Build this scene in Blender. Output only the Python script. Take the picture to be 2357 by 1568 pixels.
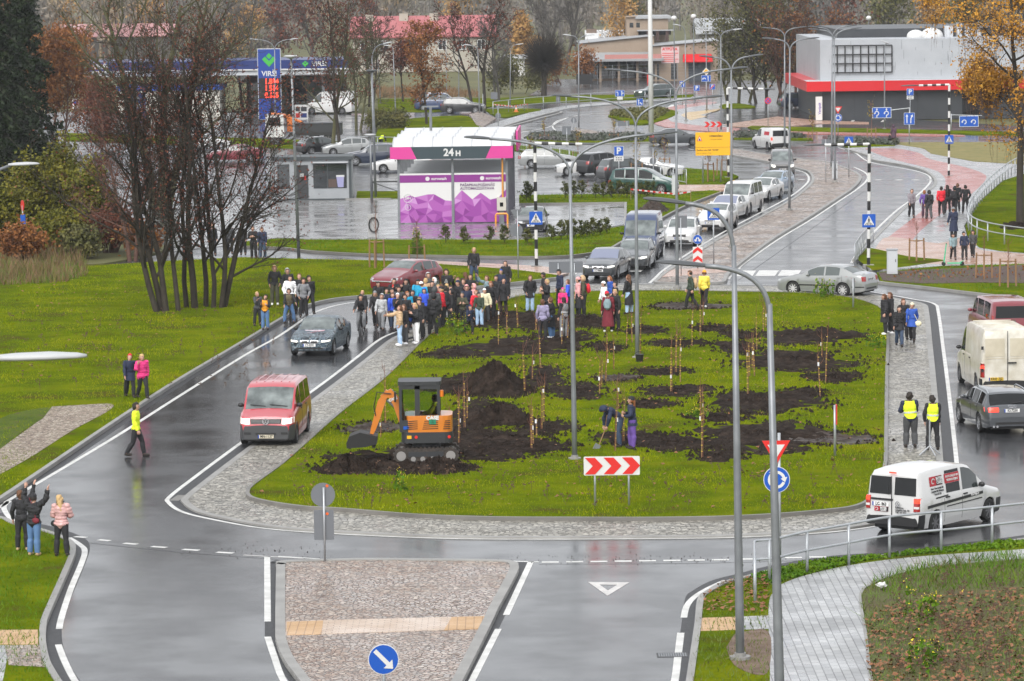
import bpy,bmesh,math,random
import numpy as np
from mathutils import Vector,Matrix
from mathutils.geometry import delaunay_2d_cdt
R=math.radians
PI=math.pi
sc=bpy.context.scene
for _o in list(bpy.data.objects):bpy.data.objects.remove(_o)
# ---------- camera
CAMH,FPX,CX,CY,PITCH,ROLL=15.8,8500.0,1178.5,784.0,R(5.84),0.0135
camd=bpy.data.cameras.new('camera');cam=bpy.data.objects.new('camera',camd)
sc.collection.objects.link(cam)
_F=Vector((0,math.cos(PITCH),-math.sin(PITCH)));_U=Vector((0,math.sin(PITCH),math.cos(PITCH)));_R=Vector((1,0,0))
_cr=_R*math.cos(ROLL)-_U*math.sin(ROLL);_cu=_R*math.sin(ROLL)+_U*math.cos(ROLL)
_m=Matrix(((_cr.x,_cu.x,-_F.x,0),(_cr.y,_cu.y,-_F.y,0),(_cr.z,_cu.z,-_F.z,CAMH),(0,0,0,1)))
cam.matrix_world=_m
camd.sensor_width=36;camd.lens=FPX/2357*36
camd.clip_start=1;camd.clip_end=6000
camd.dof.use_dof=True;camd.dof.focus_distance=125;camd.dof.aperture_fstop=7.0
sc.camera=cam
# ---------- overcast sky and sun
SUN_EL,SUN_AZ=R(42),R(200)
w=bpy.data.worlds.new('World');sc.world=w;w.use_nodes=True
nt=w.node_tree;bg=nt.nodes['Background']
sky=nt.nodes.new('ShaderNodeTexSky');sky.sky_type='NISHITA';sky.sun_disc=False
sky.sun_elevation=SUN_EL;sky.sun_rotation=SUN_AZ;sky.air_density=1.0;sky.dust_density=5.0;sky.ozone_density=1.0
hs=nt.nodes.new('ShaderNodeHueSaturation');hs.inputs['Saturation'].default_value=0.22
cm=nt.nodes.new('ShaderNodeMix');cm.data_type='RGBA';cm.inputs['Factor'].default_value=.6;cm.inputs[7].default_value=(6.0,6.15,6.4,1)
nt.links.new(sky.outputs[0],hs.inputs['Color']);nt.links.new(hs.outputs[0],cm.inputs[6]);nt.links.new(cm.outputs[2],bg.inputs['Color'])
bg.inputs['Strength'].default_value=0.15
sd=bpy.data.lights.new('sun','SUN');sd.energy=1.5;sd.angle=R(40);sd.color=(1,.97,.93)
sun=bpy.data.objects.new('sun',sd);sc.collection.objects.link(sun)
_sv=Vector((math.sin(SUN_AZ)*math.cos(SUN_EL),math.cos(SUN_AZ)*math.cos(SUN_EL),math.sin(SUN_EL)))
sun.rotation_euler=(-_sv).to_track_quat('-Z','Y').to_euler();sun.location=(0,60,80)
sc.view_settings.view_transform='Standard';sc.view_settings.look='None'
sc.view_settings.exposure=0.52;sc.view_settings.gamma=1
sc.cycles.use_denoising=True
sc.cycles.max_bounces=9;sc.cycles.diffuse_bounces=2;sc.cycles.glossy_bounces=2
sc.cycles.transmission_bounces=8;sc.cycles.volume_bounces=0;sc.cycles.transparent_max_bounces=8
sc.cycles.caustics_reflective=False;sc.cycles.caustics_refractive=False
sc.render.use_persistent_data=False
# ---------- picture point -> place
def ray(x,y):
 a,b=x-CX,y-CY
 u=a*math.cos(ROLL)-b*math.sin(ROLL);v=a*math.sin(ROLL)+b*math.cos(ROLL)
 return _F*FPX+_R*u-_U*v
def G(x,y,z=0.0):
 d=ray(x,y);t=(z-CAMH)/d.z
 return Vector((d.x*t,d.y*t,z))
def atY(x,y,Y):
 d=ray(x,y);t=Y/d.y
 return Vector((d.x*t,Y,CAMH+d.z*t))
def spx(y):return max(20,(y+85))*0.0633
def H(x,yb,yt):
 return atY(x,yt,G(x,yb).y).z
# ---------- object helpers
C=sc.collection
def lnk(o,parent=None):
 C.objects.link(o)
 if parent is not None:o.parent=parent
 return o
def tag(o,label=None,cat=None,group=None,kind=None):
 if label:o['label']=label
 if cat:o['category']=cat
 if group:o['group']=group
 if kind:o['kind']=kind
 return o
def thing(name,label,cat,loc=(0,0,0),rz=0.0,group=None):
 o=bpy.data.objects.new(name,None);C.objects.link(o)
 o.location=loc;o.rotation_euler=(0,0,rz);o.empty_display_size=.2
 return tag(o,label,cat,group)
def copy_tree(o,parent=None):
 c=o.copy();C.objects.link(c)
 if parent is not None:c.parent=parent
 for ch in list(o.children):copy_tree(ch,c)
 return c
class MB:
 def __init__(s):s.v=[];s.f=[];s.m=[];s.mi=0
 def add(s,vs,fs):
  o=len(s.v);s.v+=[tuple(v)for v in vs]
  s.f+=[tuple(i+o for i in f)for f in fs];s.m+=[s.mi]*len(fs);return s
 def box(s,c,d,rz=0.0,rx=0.0,ry=0.0,top=1.0):
  x,y,z=d[0]/2,d[1]/2,d[2]/2
  vs=[Vector((sx*x*(top if k else 1),sy*y*(top if k else 1),z if k else-z))for k in(0,1)for sx,sy in((-1,-1),(1,-1),(1,1),(-1,1))]
  if rz or rx or ry:
   M=Matrix.Rotation(rz,3,'Z')@Matrix.Rotation(ry,3,'Y')@Matrix.Rotation(rx,3,'X');vs=[M@v for v in vs]
  c=Vector(c)
  return s.add([v+c for v in vs],[(3,2,1,0),(4,5,6,7),(0,1,5,4),(1,2,6,5),(2,3,7,6),(3,0,4,7)])
 def tube(s,pts,r,n=6,cap=True):
  pts=[Vector(p)for p in pts];k=len(pts)
  if not hasattr(r,'__len__'):r=[r]*k
  up=Vector((0,0,1));vs=[];fs=[];px=None
  for i,p in enumerate(pts):
   d=(pts[min(i+1,k-1)]-pts[max(i-1,0)])
   d=d.normalized()if d.length>1e-9 else up
   if px is None:
    a=Vector((1,0,0))if abs(d.x)<.9 else Vector((0,1,0));px=(a-d*a.dot(d)).normalized()
   else:
    px=px-d*px.dot(d);px=px.normalized()if px.length>1e-6 else Vector((1,0,0))
   py=d.cross(px)
   vs+=[p+(px*math.cos(2*PI*j/n)+py*math.sin(2*PI*j/n))*r[i]for j in range(n)]
  for i in range(k-1):
   for j in range(n):
    a=i*n+j;b=i*n+(j+1)%n;fs.append((a,b,b+n,a+n))
  if cap and n>2:fs.append(tuple(range(n-1,-1,-1)));fs.append(tuple(range((k-1)*n,k*n)))
  return s.add(vs,fs)
 def cyl(s,c,axis,r,h,n=16):
  c=Vector(c);a=Vector(axis).normalized()
  return s.tube([c-a*h/2,c+a*h/2],r,n)
 def prism(s,pts,nrm,th):
  pts=[Vector(p)for p in pts];d=Vector(nrm)*th;n=len(pts)
  return s.add(pts+[p+d for p in pts],[tuple(range(n-1,-1,-1)),tuple(range(n,2*n))]+[(i,(i+1)%n,(i+1)%n+n,i+n)for i in range(n)])
 def ball(s,c,r,n=10,m=7):
  if not hasattr(r,'__len__'):r=(r,r,r)
  vs=[(c[0],c[1],c[2]-r[2])];fs=[]
  for i in range(1,m):
   t=-PI/2+PI*i/m
   vs+=[(c[0]+r[0]*math.cos(t)*math.cos(2*PI*j/n),c[1]+r[1]*math.cos(t)*math.sin(2*PI*j/n),c[2]+r[2]*math.sin(t))for j in range(n)]
  vs.append((c[0],c[1],c[2]+r[2]));L=len(vs)-1
  for j in range(n):fs.append((0,1+(j+1)%n,1+j));fs.append((L,L-n+j,L-n+(j+1)%n))
  for i in range(m-2):
   for j in range(n):a=1+i*n+j;b=1+i*n+(j+1)%n;fs.append((a,b,b+n,a+n))
  return s.add(vs,fs)
 def build(s,name,mats,parent=None,smooth=False,label=None):
  me=bpy.data.meshes.new(name);me.from_pydata(s.v,[],s.f)
  if not isinstance(mats,(list,tuple)):mats=[mats]
  for m in mats:me.materials.append(m)
  if len(mats)>1:me.polygons.foreach_set('material_index',s.m)
  if smooth:me.polygons.foreach_set('use_smooth',[True]*len(s.f))
  if smooth and smooth is not True:
   try:me.set_sharp_from_angle(angle=R(smooth))
   except Exception:pass
  me.update()
  o=bpy.data.objects.new(name,me);lnk(o,parent)
  if label:o['label']=label
  return o
def np_mesh(name,V,F,mat,parent=None,smooth=False):
 me=bpy.data.meshes.new(name);V=np.asarray(V,np.float32);F=np.asarray(F,np.int32)
 k=F.shape[1];me.vertices.add(len(V));me.vertices.foreach_set('co',V.ravel())
 me.loops.add(F.size);me.loops.foreach_set('vertex_index',F.ravel())
 me.polygons.add(len(F));me.polygons.foreach_set('loop_start',np.arange(len(F),dtype=np.int32)*k)
 if smooth:me.polygons.foreach_set('use_smooth',np.ones(len(F),bool))
 me.update(calc_edges=True)
 if isinstance(mat,(list,tuple)):
  for m in mat:me.materials.append(m)
 else:me.materials.append(mat)
 return lnk(bpy.data.objects.new(name,me),parent)
# ---------- materials
_mc={}
def mat(name,col,rough=.6,metal=0.0,col2=None,scale=3.0,bump=0.0,bscale=None,spec=.5,emit=None,coat=0.0,detail=4,rough2=None,coord='pos',stretch=None,contrast=.25):
 if name in _mc:return _mc[name]
 m=bpy.data.materials.new(name);m.use_nodes=True;n=m.node_tree.nodes;l=m.node_tree.links
 b=n['Principled BSDF'];_mc[name]=m
 b.inputs['Base Color'].default_value=(*col,1);b.inputs['Roughness'].default_value=rough
 b.inputs['Metallic'].default_value=metal;b.inputs['Specular IOR Level'].default_value=spec
 b.inputs['Coat Weight'].default_value=coat;b.inputs['Coat Roughness'].default_value=.06
 if emit:b.inputs['Emission Color'].default_value=(*emit[:3],1);b.inputs['Emission Strength'].default_value=emit[3]
 if col2 or bump or rough2 is not None:
  if coord=='pos':tc=n.new('ShaderNodeNewGeometry').outputs['Position']
  else:tc=n.new('ShaderNodeTexCoord').outputs['Object']
  if stretch:
   mp=n.new('ShaderNodeMapping');mp.inputs['Scale'].default_value=stretch;l.new(tc,mp.inputs[0]);tc=mp.outputs[0]
  nz=n.new('ShaderNodeTexNoise');nz.inputs['Scale'].default_value=scale;nz.inputs['Detail'].default_value=detail;l.new(tc,nz.inputs['Vector'])
  if col2:
   rp=n.new('ShaderNodeValToRGB');rp.color_ramp.elements[0].position=.5-contrast/1;rp.color_ramp.elements[1].position=.5+contrast/1
   rp.color_ramp.elements[0].color=(*col,1);rp.color_ramp.elements[1].color=(*col2,1)
   l.new(nz.outputs['Fac'],rp.inputs[0]);l.new(rp.outputs[0],b.inputs['Base Color'])
  if rough2 is not None:
   mr=n.new('ShaderNodeMapRange');mr.inputs['From Min'].default_value=.35;mr.inputs['From Max'].default_value=.65
   mr.inputs['To Min'].default_value=rough;mr.inputs['To Max'].default_value=rough2
   l.new(nz.outputs['Fac'],mr.inputs['Value']);l.new(mr.outputs[0],b.inputs['Roughness'])
  if bump:
   n2=n.new('ShaderNodeTexNoise');n2 .inputs['Scale'].default_value=bscale or scale*4;n2 .inputs['Detail'].default_value=3;l.new(tc,n2 .inputs['Vector'])
   bp=n.new('ShaderNodeBump');bp.inputs['Strength'].default_value=1;bp.inputs['Distance'].default_value=bump
   l.new(n2 .outputs['Fac'],bp.inputs['Height']);l.new(bp.outputs[0],b.inputs['Normal'])
 return m
def ramp_mat(name,stops,scale,rough=.8,bump=0,bscale=20,tex='noise',stretch=None,gap=None,rough_wet=None,detail=6,coord='pos',spec=.5):
 if name in _mc:return _mc[name]
 m=bpy.data.materials.new(name);m.use_nodes=True;n=m.node_tree.nodes;l=m.node_tree.links
 b=n['Principled BSDF'];_mc[name]=m;b.inputs['Roughness'].default_value=rough;b.inputs['Specular IOR Level'].default_value=spec
 tc=n.new('ShaderNodeNewGeometry').outputs['Position']if coord=='pos' else n.new('ShaderNodeTexCoord').outputs['Object']
 base=tc
 if stretch:
  mp=n.new('ShaderNodeMapping');mp.inputs['Scale'].default_value=stretch;l.new(tc,mp.inputs[0]);tc=mp.outputs[0]
 if tex=='noise':
  t=n.new('ShaderNodeTexNoise');t.inputs['Scale'].default_value=scale;t.inputs['Detail'].default_value=detail;t.inputs['Roughness'].default_value=.65;l.new(tc,t.inputs['Vector']);fac=t.outputs['Fac']
 else:
  t=n.new('ShaderNodeTexVoronoi');t.inputs['Scale'].default_value=scale;l.new(tc,t.inputs['Vector'])
  sp=n.new('ShaderNodeSeparateColor');l.new(t.outputs['Color'],sp.inputs[0]);fac=sp.outputs[0]
 rp=n.new('ShaderNodeValToRGB');els=rp.color_ramp.elements
 while len(els)<len(stops):els.new(.5)
 for e,(p,c)in zip(els,stops):e.position=p;e.color=(*c,1)
 l.new(fac,rp.inputs[0]);out=rp.outputs[0]
 if tex=='cell' and gap:
  t2=n.new('ShaderNodeTexVoronoi');t2 .feature='DISTANCE_TO_EDGE';t2 .inputs['Scale'].default_value=scale;l.new(tc,t2 .inputs['Vector'])
  mr=n.new('ShaderNodeMapRange');mr.inputs['From Min'].default_value=.0;mr.inputs['From Max'].default_value=gap;l.new(t2 .outputs['Distance'],mr.inputs['Value'])
  mx=n.new('ShaderNodeMix');mx.data_type='RGBA';mx.blend_type='MULTIPLY';mx.inputs['Factor'].default_value=.75
  l.new(out,mx.inputs[6]);l.new(mr.outputs[0],mx.inputs[7]);out=mx.outputs[2]
  bp=n.new('ShaderNodeBump');bp.inputs['Distance'].default_value=bump;l.new(mr.outputs[0],bp.inputs['Height']);l.new(bp.outputs[0],b.inputs['Normal'])
 elif bump:
  n2=n.new('ShaderNodeTexNoise');n2 .inputs['Scale'].default_value=bscale;n2 .inputs['Detail'].default_value=4;l.new(base,n2 .inputs['Vector'])
  bp=n.new('ShaderNodeBump');bp.inputs['Distance'].default_value=bump;l.new(n2 .outputs['Fac'],bp.inputs['Height']);l.new(bp.outputs[0],b.inputs['Normal'])
 if rough_wet is not None:
  n3=n.new('ShaderNodeTexNoise');n3 .inputs['Scale'].default_value=.35;n3 .inputs['Detail'].default_value=4;l.new(base,n3 .inputs['Vector'])
  mr=n.new('ShaderNodeMapRange');mr.inputs['From Min'].default_value=.4;mr.inputs['From Max'].default_value=.62;mr.inputs['To Min'].default_value=rough;mr.inputs['To Max'].default_value=rough_wet
  l.new(n3 .outputs['Fac'],mr.inputs['Value']);l.new(mr.outputs[0],b.inputs['Roughness'])
 l.new(out,b.inputs['Base Color']);return m
def brick_mat(name,c1,c2,cm,bw,bh,mortar=.012,rough=.45,rough_wet=.2,rot=0.0,rowoff=.5):
 if name in _mc:return _mc[name]
 m=bpy.data.materials.new(name);m.use_nodes=True;n=m.node_tree.nodes;l=m.node_tree.links
 b=n['Principled BSDF'];_mc[name]=m
 tc=n.new('ShaderNodeNewGeometry').outputs['Position']
 mp=n.new('ShaderNodeMapping');mp.inputs['Rotation'].default_value=(0,0,rot);l.new(tc,mp.inputs[0])
 t=n.new('ShaderNodeTexBrick');t.inputs['Color1'].default_value=(*c1,1);t.inputs['Color2'].default_value=(*c2,1);t.inputs['Mortar'].default_value=(*cm,1)
 t.inputs['Scale'].default_value=1;t.inputs['Brick Width'].default_value=bw;t.inputs['Row Height'].default_value=bh;t.inputs['Mortar Size'].default_value=mortar;t.offset=rowoff
 l.new(mp.outputs[0],t.inputs['Vector'])
 nz=n.new('ShaderNodeTexNoise');nz.inputs['Scale'].default_value=.6;nz.inputs['Detail'].default_value=5;l.new(tc,nz.inputs['Vector'])
 mr0=n.new('ShaderNodeMapRange');mr0 .inputs['To Min'].default_value=.6;mr0 .inputs['To Max'].default_value=1.35;l.new(nz.outputs['Fac'],mr0 .inputs['Value'])
 mx=n.new('ShaderNodeMix');mx.data_type='RGBA';mx.blend_type='MULTIPLY';mx.inputs['Factor'].default_value=.8
 l.new(t.outputs['Color'],mx.inputs[6]);l.new(mr0 .outputs[0],mx.inputs[7]);l.new(mx.outputs[2],b.inputs['Base Color'])
 mr=n.new('ShaderNodeMapRange');mr.inputs['From Min'].default_value=.4;mr.inputs['From Max'].default_value=.62;mr.inputs['To Min'].default_value=rough;mr.inputs['To Max'].default_value=rough_wet
 l.new(nz.outputs['Fac'],mr.inputs['Value']);l.new(mr.outputs[0],b.inputs['Roughness'])
 return m
def flat(name,col,rough=.5,**k):return mat(name,col,rough,**k)
M_WHITE=flat('white_paint',(.62,.62,.61),.45)
M_BLACK=flat('black_plastic',(.012,.012,.013),.45)
M_STEEL=mat('galvanised_steel',(.17,.18,.195),.42,.35,col2=(.25,.265,.28),scale=2.5)
M_STEELL=mat('galvanised_light',(.34,.36,.38),.35,.4,col2=(.44,.46,.48),scale=3)
M_SIGNBACK=flat('sign_back_grey',(.14,.15,.165),.5)
M_BLUE=flat('sign_blue',(.005,.08,.42),.4)
M_RED=flat('sign_red',(.62,.02,.015),.4)
M_YELLOW=flat('sign_yellow',(.8,.42,.01),.45)
M_DARK=flat('dark_grey',(.03,.032,.036),.5)
M_GREYL=flat('light_grey',(.5,.52,.54),.5)
FONT_N=[0]
def text(s,size,mat_,parent,loc,rot,align='CENTER',bold=0.0,xs=1.0,name='lettering'):
 cu=bpy.data.curves.new(name,'FONT');cu.body=s;cu.size=size;cu.align_x=align;cu.align_y='CENTER'
 cu.offset=bold;cu.extrude=.002;cu.resolution_u=2;cu.materials.append(mat_)
 o=bpy.data.objects.new(name,cu);lnk(o,parent);o.location=loc;o.rotation_euler=rot;o.scale=(xs,1,1)
 return o
def crom(pts,step=None,n=8,closed=False):
 P=[Vector(p)for p in pts];out=[];k=len(P)
 rng=range(k if closed else k-1)
 for i in rng:
  p0=P[(i-1)%k]if(closed or i>0)else P[0];p1=P[i];p2=P[(i+1)%k];p3=P[(i+2)%k]if(closed or i+2<k)else P[-1]
  for j in range(n):
   t=j/n;t2=t*t;t3=t2*t
   out.append(.5*((2*p1)+(p2-p0)*t+(2*p0-5*p1+4*p2-p3)*t2+(3*p1-p0-3*p2+p3)*t3))
 if not closed:out.append(P[-1])
 return out
#  ground, roads, pavements
rng=np.random.default_rng(7);random.seed(7)
M_ASPH=ramp_mat('wet_asphalt',[(.3,(.024,.025,.027)),(.7,(.062,.063,.066))],1.3,rough=.26,bump=.0005,bscale=25,rough_wet=.13,detail=9)
M_LAWN=ramp_mat('lawn',[(.33,(.075,.06,.018)),(.45,(.075,.11,.004)),(.6,(.13,.155,.005)),(.74,(.12,.105,.012))],.35,rough=.9,bump=.05,bscale=9,detail=9,spec=.0)
M_BLADE=ramp_mat('grass_blade',[(.33,(.13,.11,.015)),(.44,(.135,.205,.005)),(.56,(.24,.27,.006)),(.74,(.235,.21,.014))],.3,rough=.8,detail=4,spec=.0)
M_BLADE2=ramp_mat('grass_blade_green',[(.28,(.035,.09,.004)),(.5,(.08,.17,.005)),(.7,(.15,.21,.01))],.5,rough=.6,detail=9,spec=.12)
M_MEADOW=ramp_mat('meadow_blade',[(.3,(.12,.06,.025)),(.43,(.12,.11,.02)),(.53,(.09,.15,.012)),(.72,(.13,.18,.02))],.5,rough=.75,detail=8)
M_STRAW=ramp_mat('straw',[(.3,(.10,.055,.03)),(.7,(.27,.17,.08))],1.2,rough=.8)
M_SOIL=ramp_mat('dark_soil',[(.3,(.010,.0075,.006)),(.52,(.026,.019,.015)),(.75,(.062,.045,.036))],2.6,rough=.9,bump=.05,bscale=11,detail=9,spec=.05)
M_MUD=ramp_mat('wet_mud',[(.3,(.02,.015,.012)),(.7,(.07,.05,.04))],2.0,rough=.7,bump=.03,bscale=6,detail=8,rough_wet=.4,spec=.2)
M_COB=ramp_mat('cobbles',[(0,(.15,.105,.08)),(.4,(.34,.26,.21)),(.7,(.26,.225,.20)),(1,(.52,.43,.37))],3.4,rough=.55,tex='cell',gap=.13,bump=.03,rough_wet=.2,stretch=(1,1,0))
M_SETT=ramp_mat('granite_setts',[(0,(.15,.14,.115)),(.5,(.29,.275,.24)),(1,(.45,.425,.37))],6.5,rough=.5,tex='cell',gap=.10,bump=.02,rough_wet=.25,stretch=(1,1,0))
M_COBP=ramp_mat('fieldstone_cobbles',[(0,(.22,.15,.12)),(.35,(.38,.28,.22)),(.65,(.30,.26,.235)),(1,(.5,.41,.34))],8,rough=.5,tex='cell',gap=.12,bump=.02,rough_wet=.15,stretch=(1,1,0))
M_KERB=mat('kerb_concrete',(.20,.195,.185),.5,col2=(.30,.295,.28),scale=1.2,bump=.003,bscale=30)
M_KERBD=mat('kerb_wet_dark',(.11,.105,.095),.4,col2=(.19,.18,.165),scale=.8)
M_PAVE=brick_mat('grey_paving',(.26,.265,.27),(.38,.385,.385),(.10,.10,.10),.4,.2,.012,.42,.2,rot=R(90))
M_LOT=brick_mat('lot_paving',(.2,.2,.2),(.27,.265,.26),(.09,.09,.09),.2,.1,.008,.3,.08)
M_REDP=brick_mat('red_paving',(.34,.10,.085),(.42,.15,.125),(.12,.05,.045),.2,.1,.006,.4,.22)
M_PINKP=brick_mat('pink_paving',(.42,.25,.18),(.46,.31,.24),(.2,.13,.1),.3,.15,.008,.4,.22)
M_TACT=brick_mat('tactile_paving',(.5,.30,.13),(.56,.36,.18),(.3,.17,.08),.2,.1,.012,.5,.35,rowoff=0)
M_MARK=mat('marking_white',(.48,.48,.46),.45,col2=(.66,.66,.64),scale=2.0,contrast=.15)
M_MARKW=mat('marking_worn',(.38,.37,.36),.4,col2=(.62,.6,.58),scale=3.0)
M_GRAV=ramp_mat('gravel',[(0,(.18,.13,.10)),(.5,(.36,.29,.22)),(1,(.52,.45,.37))],9,rough=.7,tex='cell',gap=.1,bump=.04,stretch=(1,1,0))
M_BARK=ramp_mat('bark_mulch',[(.3,(.035,.022,.018)),(.6,(.09,.055,.045)),(.8,(.17,.11,.085))],5,rough=.8,bump=.05,bscale=14,detail=8)
M_FAR=ramp_mat('far_ground',[(.3,(.06,.06,.02)),(.55,(.10,.10,.03)),(.75,(.15,.12,.05))],.05,rough=.85,bump=.05,bscale=4,detail=8)
M_YELP=brick_mat('yellow_paving',(.5,.34,.13),(.56,.4,.18),(.3,.2,.1),.2,.1,.006,.4,.25)
def pxline(pts,n=8,smooth=True,z=0.0,closed=False):
 if smooth:pts=[(p.x,p.y)for p in crom([(x,y,0)for x,y in pts],n=n,closed=closed)]
 return[G(x,y,z)for x,y in pts]
def cdt(poly,inner=()):
 vs=[Vector((p.x,p.y))for p in poly]+[Vector(p)for p in inner]
 n=len(poly)
 r=delaunay_2d_cdt(vs,[(i,(i+1)%n)for i in range(n)],[],1,1e-4)
 return r[0],r[2]
def slab(name,poly,z,m,skirt=.3,kind='structure',grid=None,hf=None):
 inner=[]
 if grid:
  xs=[p.x for p in poly];ys=[p.y for p in poly]
  gx,gy=np.meshgrid(np.arange(min(xs),max(xs),grid),np.arange(min(ys),max(ys),grid))
  P=np.stack([gx.ravel(),gy.ravel()],1);inner=[tuple(p)for p in P[inpoly(P,poly)]]
 v2,f2=cdt(poly,inner)
 mb=MB();mb.add([(v.x,v.y,z+(hf(v.x,v.y)if hf else 0))for v in v2],f2)
 n=len(poly)
 if skirt:mb.add([(p.x,p.y,z)for p in poly]+[(p.x,p.y,z-skirt)for p in poly],[(i,(i+1)%n,(i+1)%n+n,i+n)for i in range(n)])
 o=mb.build(name,m,smooth=bool(hf))
 if kind:o['kind']=kind
 bm=bmesh.new();bm.from_mesh(o.data);bmesh.ops.recalc_face_normals(bm,faces=bm.faces)
 up=sum(f.normal.z*f.calc_area()for f in bm.faces)
 if up<0:bmesh.ops.reverse_faces(bm,faces=bm.faces)
 bm.to_mesh(o.data);bm.free();return o
def inpoly(P,poly):
 x,y=P[:,0],P[:,1];ins=np.zeros(len(P),bool);n=len(poly);j=n-1
 for i in range(n):
  xi,yi,xj,yj=poly[i].x,poly[i].y,poly[j].x,poly[j].y
  if yi!=yj:ins^=((yi>y)!=(yj>y))&(x<(xj-xi)*(y-yi)/(yj-yi)+xi)
  j=i
 return ins
def ribbon(name,path,wd,z,m,off=0.0,th=0.0,kind='structure',closed=False):
 n=len(path);mb=MB();vs=[]
 for i,p in enumerate(path):
  d=path[(i+1)%n if closed else min(i+1,n-1)]-path[(i-1)%n if closed else max(i-1,0)];d.z=0
  d=d.normalized()if d.length>1e-6 else Vector((0,1,0));nn=Vector((-d.y,d.x,0))
  for s in(-1,1):
   q=p+nn*(off+s*wd/2);vs.append((q.x,q.y,z))
  if th:
   for s in(-1,1):
    q=p+nn*(off+s*(wd/2+.005));vs.append((q.x,q.y,z-th))
 k=4 if th else 2;fs=[]
 for i in range(n if closed else n-1):
  a=i*k;b=((i+1)%n)*k
  fs.append((a,b,b+1,a+1))
  if th:fs+=[(a+2,b+2,b,a),(a+1,b+1,b+3,a+3)]
 mb.add(vs,fs);
 if th and not closed:mb.add([vs[0],vs[1],vs[3],vs[2]],[(0,1,2,3)]);mb.add(vs[-4:],[(1,0,2,3)])
 o=mb.build(name,m)
 if kind:o['kind']=kind
 bm=bmesh.new();bm.from_mesh(o.data);bmesh.ops.recalc_face_normals(bm,faces=bm.faces);
 if sum(f.normal.z*f.calc_area()for f in bm.faces)<0:bmesh.ops.reverse_faces(bm,faces=bm.faces)
 bm.to_mesh(o.data);bm.free();return o
def line(pts,wd=.14,m=None,smooth=True,z=.004):return ribbon('road_marking',pxline(pts,smooth=smooth),wd,z,m or M_MARK)
def kerb(pts,z=.13,wd=.16,m=None,smooth=True,closed=False,th=.16):return ribbon('kerb',pxline(pts,smooth=smooth,z=z,closed=closed),wd,z,m or M_KERB,th=th,closed=closed)
def blades(name,poly,dens,h,wd,m,holes=(),seed=1,z=.1,lean=.5,kind='stuff',maxn=400000):
 g=np.random.default_rng(seed);xs=[p.x for p in poly];ys=[p.y for p in poly]
 A=(max(xs)-min(xs))*(max(ys)-min(ys));n=int(min(maxn,A*dens))
 P=np.stack([g.uniform(min(xs),max(xs),n),g.uniform(min(ys),max(ys),n)],1);k=inpoly(P,poly)
 for(hx,hy,rx,ry)in holes:
  d=((P[:,0]-hx)/rx)**2+((P[:,1]-hy)/ry)**2;k&=d>g.uniform(.62,1.1,n)
 P=P[k];n=len(P);a=g.uniform(0,PI,n);pat=.6+.5*np.sin(P[:,0]*.9+1.7*np.sin(P[:,1]*.23))*np.sin(P[:,1]*.37)
 hh=h*g.uniform(.4,1.25,n)*np.clip(pat+.35,.5,1.3);w2=wd*g.uniform(.5,1.2,n)/2
 V=np.zeros((n,3,3));dx,dy=np.cos(a)*w2,np.sin(a)*w2
 V[:,0]=np.stack([P[:,0]-dx,P[:,1]-dy,np.full(n,z-.01)],1);V[:,1]=np.stack([P[:,0]+dx,P[:,1]+dy,np.full(n,z-.01)],1)
 lx,ly=g.normal(0,lean,n)*hh,g.normal(0,lean,n)*hh
 V[:,2]=np.stack([P[:,0]+lx,P[:,1]+ly,z+hh],1)
 o=np_mesh(name,V.reshape(-1,3),np.arange(3*n).reshape(-1,3),m);o['kind']=kind
 return o
mb=MB();mb.add([(-2500,-200,-.06),(2500,-200,-.06),(2500,4500,-.06),(-2500,4500,-.06)],[(0,1,2,3)]);o=mb.build('ground',M_FAR);o['kind']='structure'
ASPH=pxline([(-260,1700),(2640,1700),(2640,310),(1995,268),(1985,195),(1780,186),(1280,182),(1210,224),(1110,246),(870,256),(870,262),(140,258),(-260,300)],smooth=False)
slab('road',ASPH,0,M_ASPH,skirt=0)
APR=[(563,1040),(496,1091),(432,1142),(429,1156),(460,1176),(531,1193),(637,1211),(779,1222),(995,1232),(1207,1235),(1562,1233),(1705,1230),(1882,1220),(2003,1204),(2085,1184),(2140,1152),(2163,1105),(2163,1056),(2150,894),(2141,799),(2133,720),(2124,700),(2078,690),(2010,678),(1900,663),(1650,657),(1400,656),(1190,666),(1110,684),(1040,715),(970,752),(906,779),(853,821),(783,876),(690,945)]
ISL=[(648,1066),(585,1112),(570,1130),(582,1144),(637,1156),(708,1165),(783,1169),(960,1183),(1137,1189),(1314,1190),(1528,1190),(1705,1186),(1882,1174),(1985,1157),(2028,1110),(2037,1066),(2039,1040),(2041,859),(2044,781),(2040,735),(2015,700),(1900,676),(1650,669),(1400,668),(1230,676),(1160,690),(1075,722),(1012,752),(966,788),(923,831),(870,880),(783,947),(708,1013)]
apr=pxline(APR,closed=True,n=6,z=.05);isl=pxline(ISL,closed=True,n=6,z=.14)
slab('apron',apr,.05,M_SETT)
kerb(APR,z=.056,wd=.22,closed=True,th=.07)
slab('island_lawn',isl,.135,M_LAWN)
kerb(ISL,z=.16,wd=.12,m=M_KERBD,closed=True)
ribbon('road_marking',pxline(APR,closed=True,n=6),.13,.004,M_MARK,off=-.42,closed=True)if False else None
def off_line(pts,d,wd=.14):
 ribbon('road_marking',pxline(pts,n=6,closed=True),wd,.0045,M_MARK,off=d,closed=True)
off_line(APR,-.52)
LK=[(-300,1345),(-60,1183),(0,1145),(100,1078),(250,977),(400,879),(540,796),(640,736),(700,704),(760,688),(830,680),(920,675),(1040,664),(1170,651),(1283,638)]
LL=LK+[(1290,634),(1262,630),(1180,620),(1060,611),(900,600),(700,596),(560,592),(400,600),(200,612),(0,616),(-300,620)]
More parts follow.
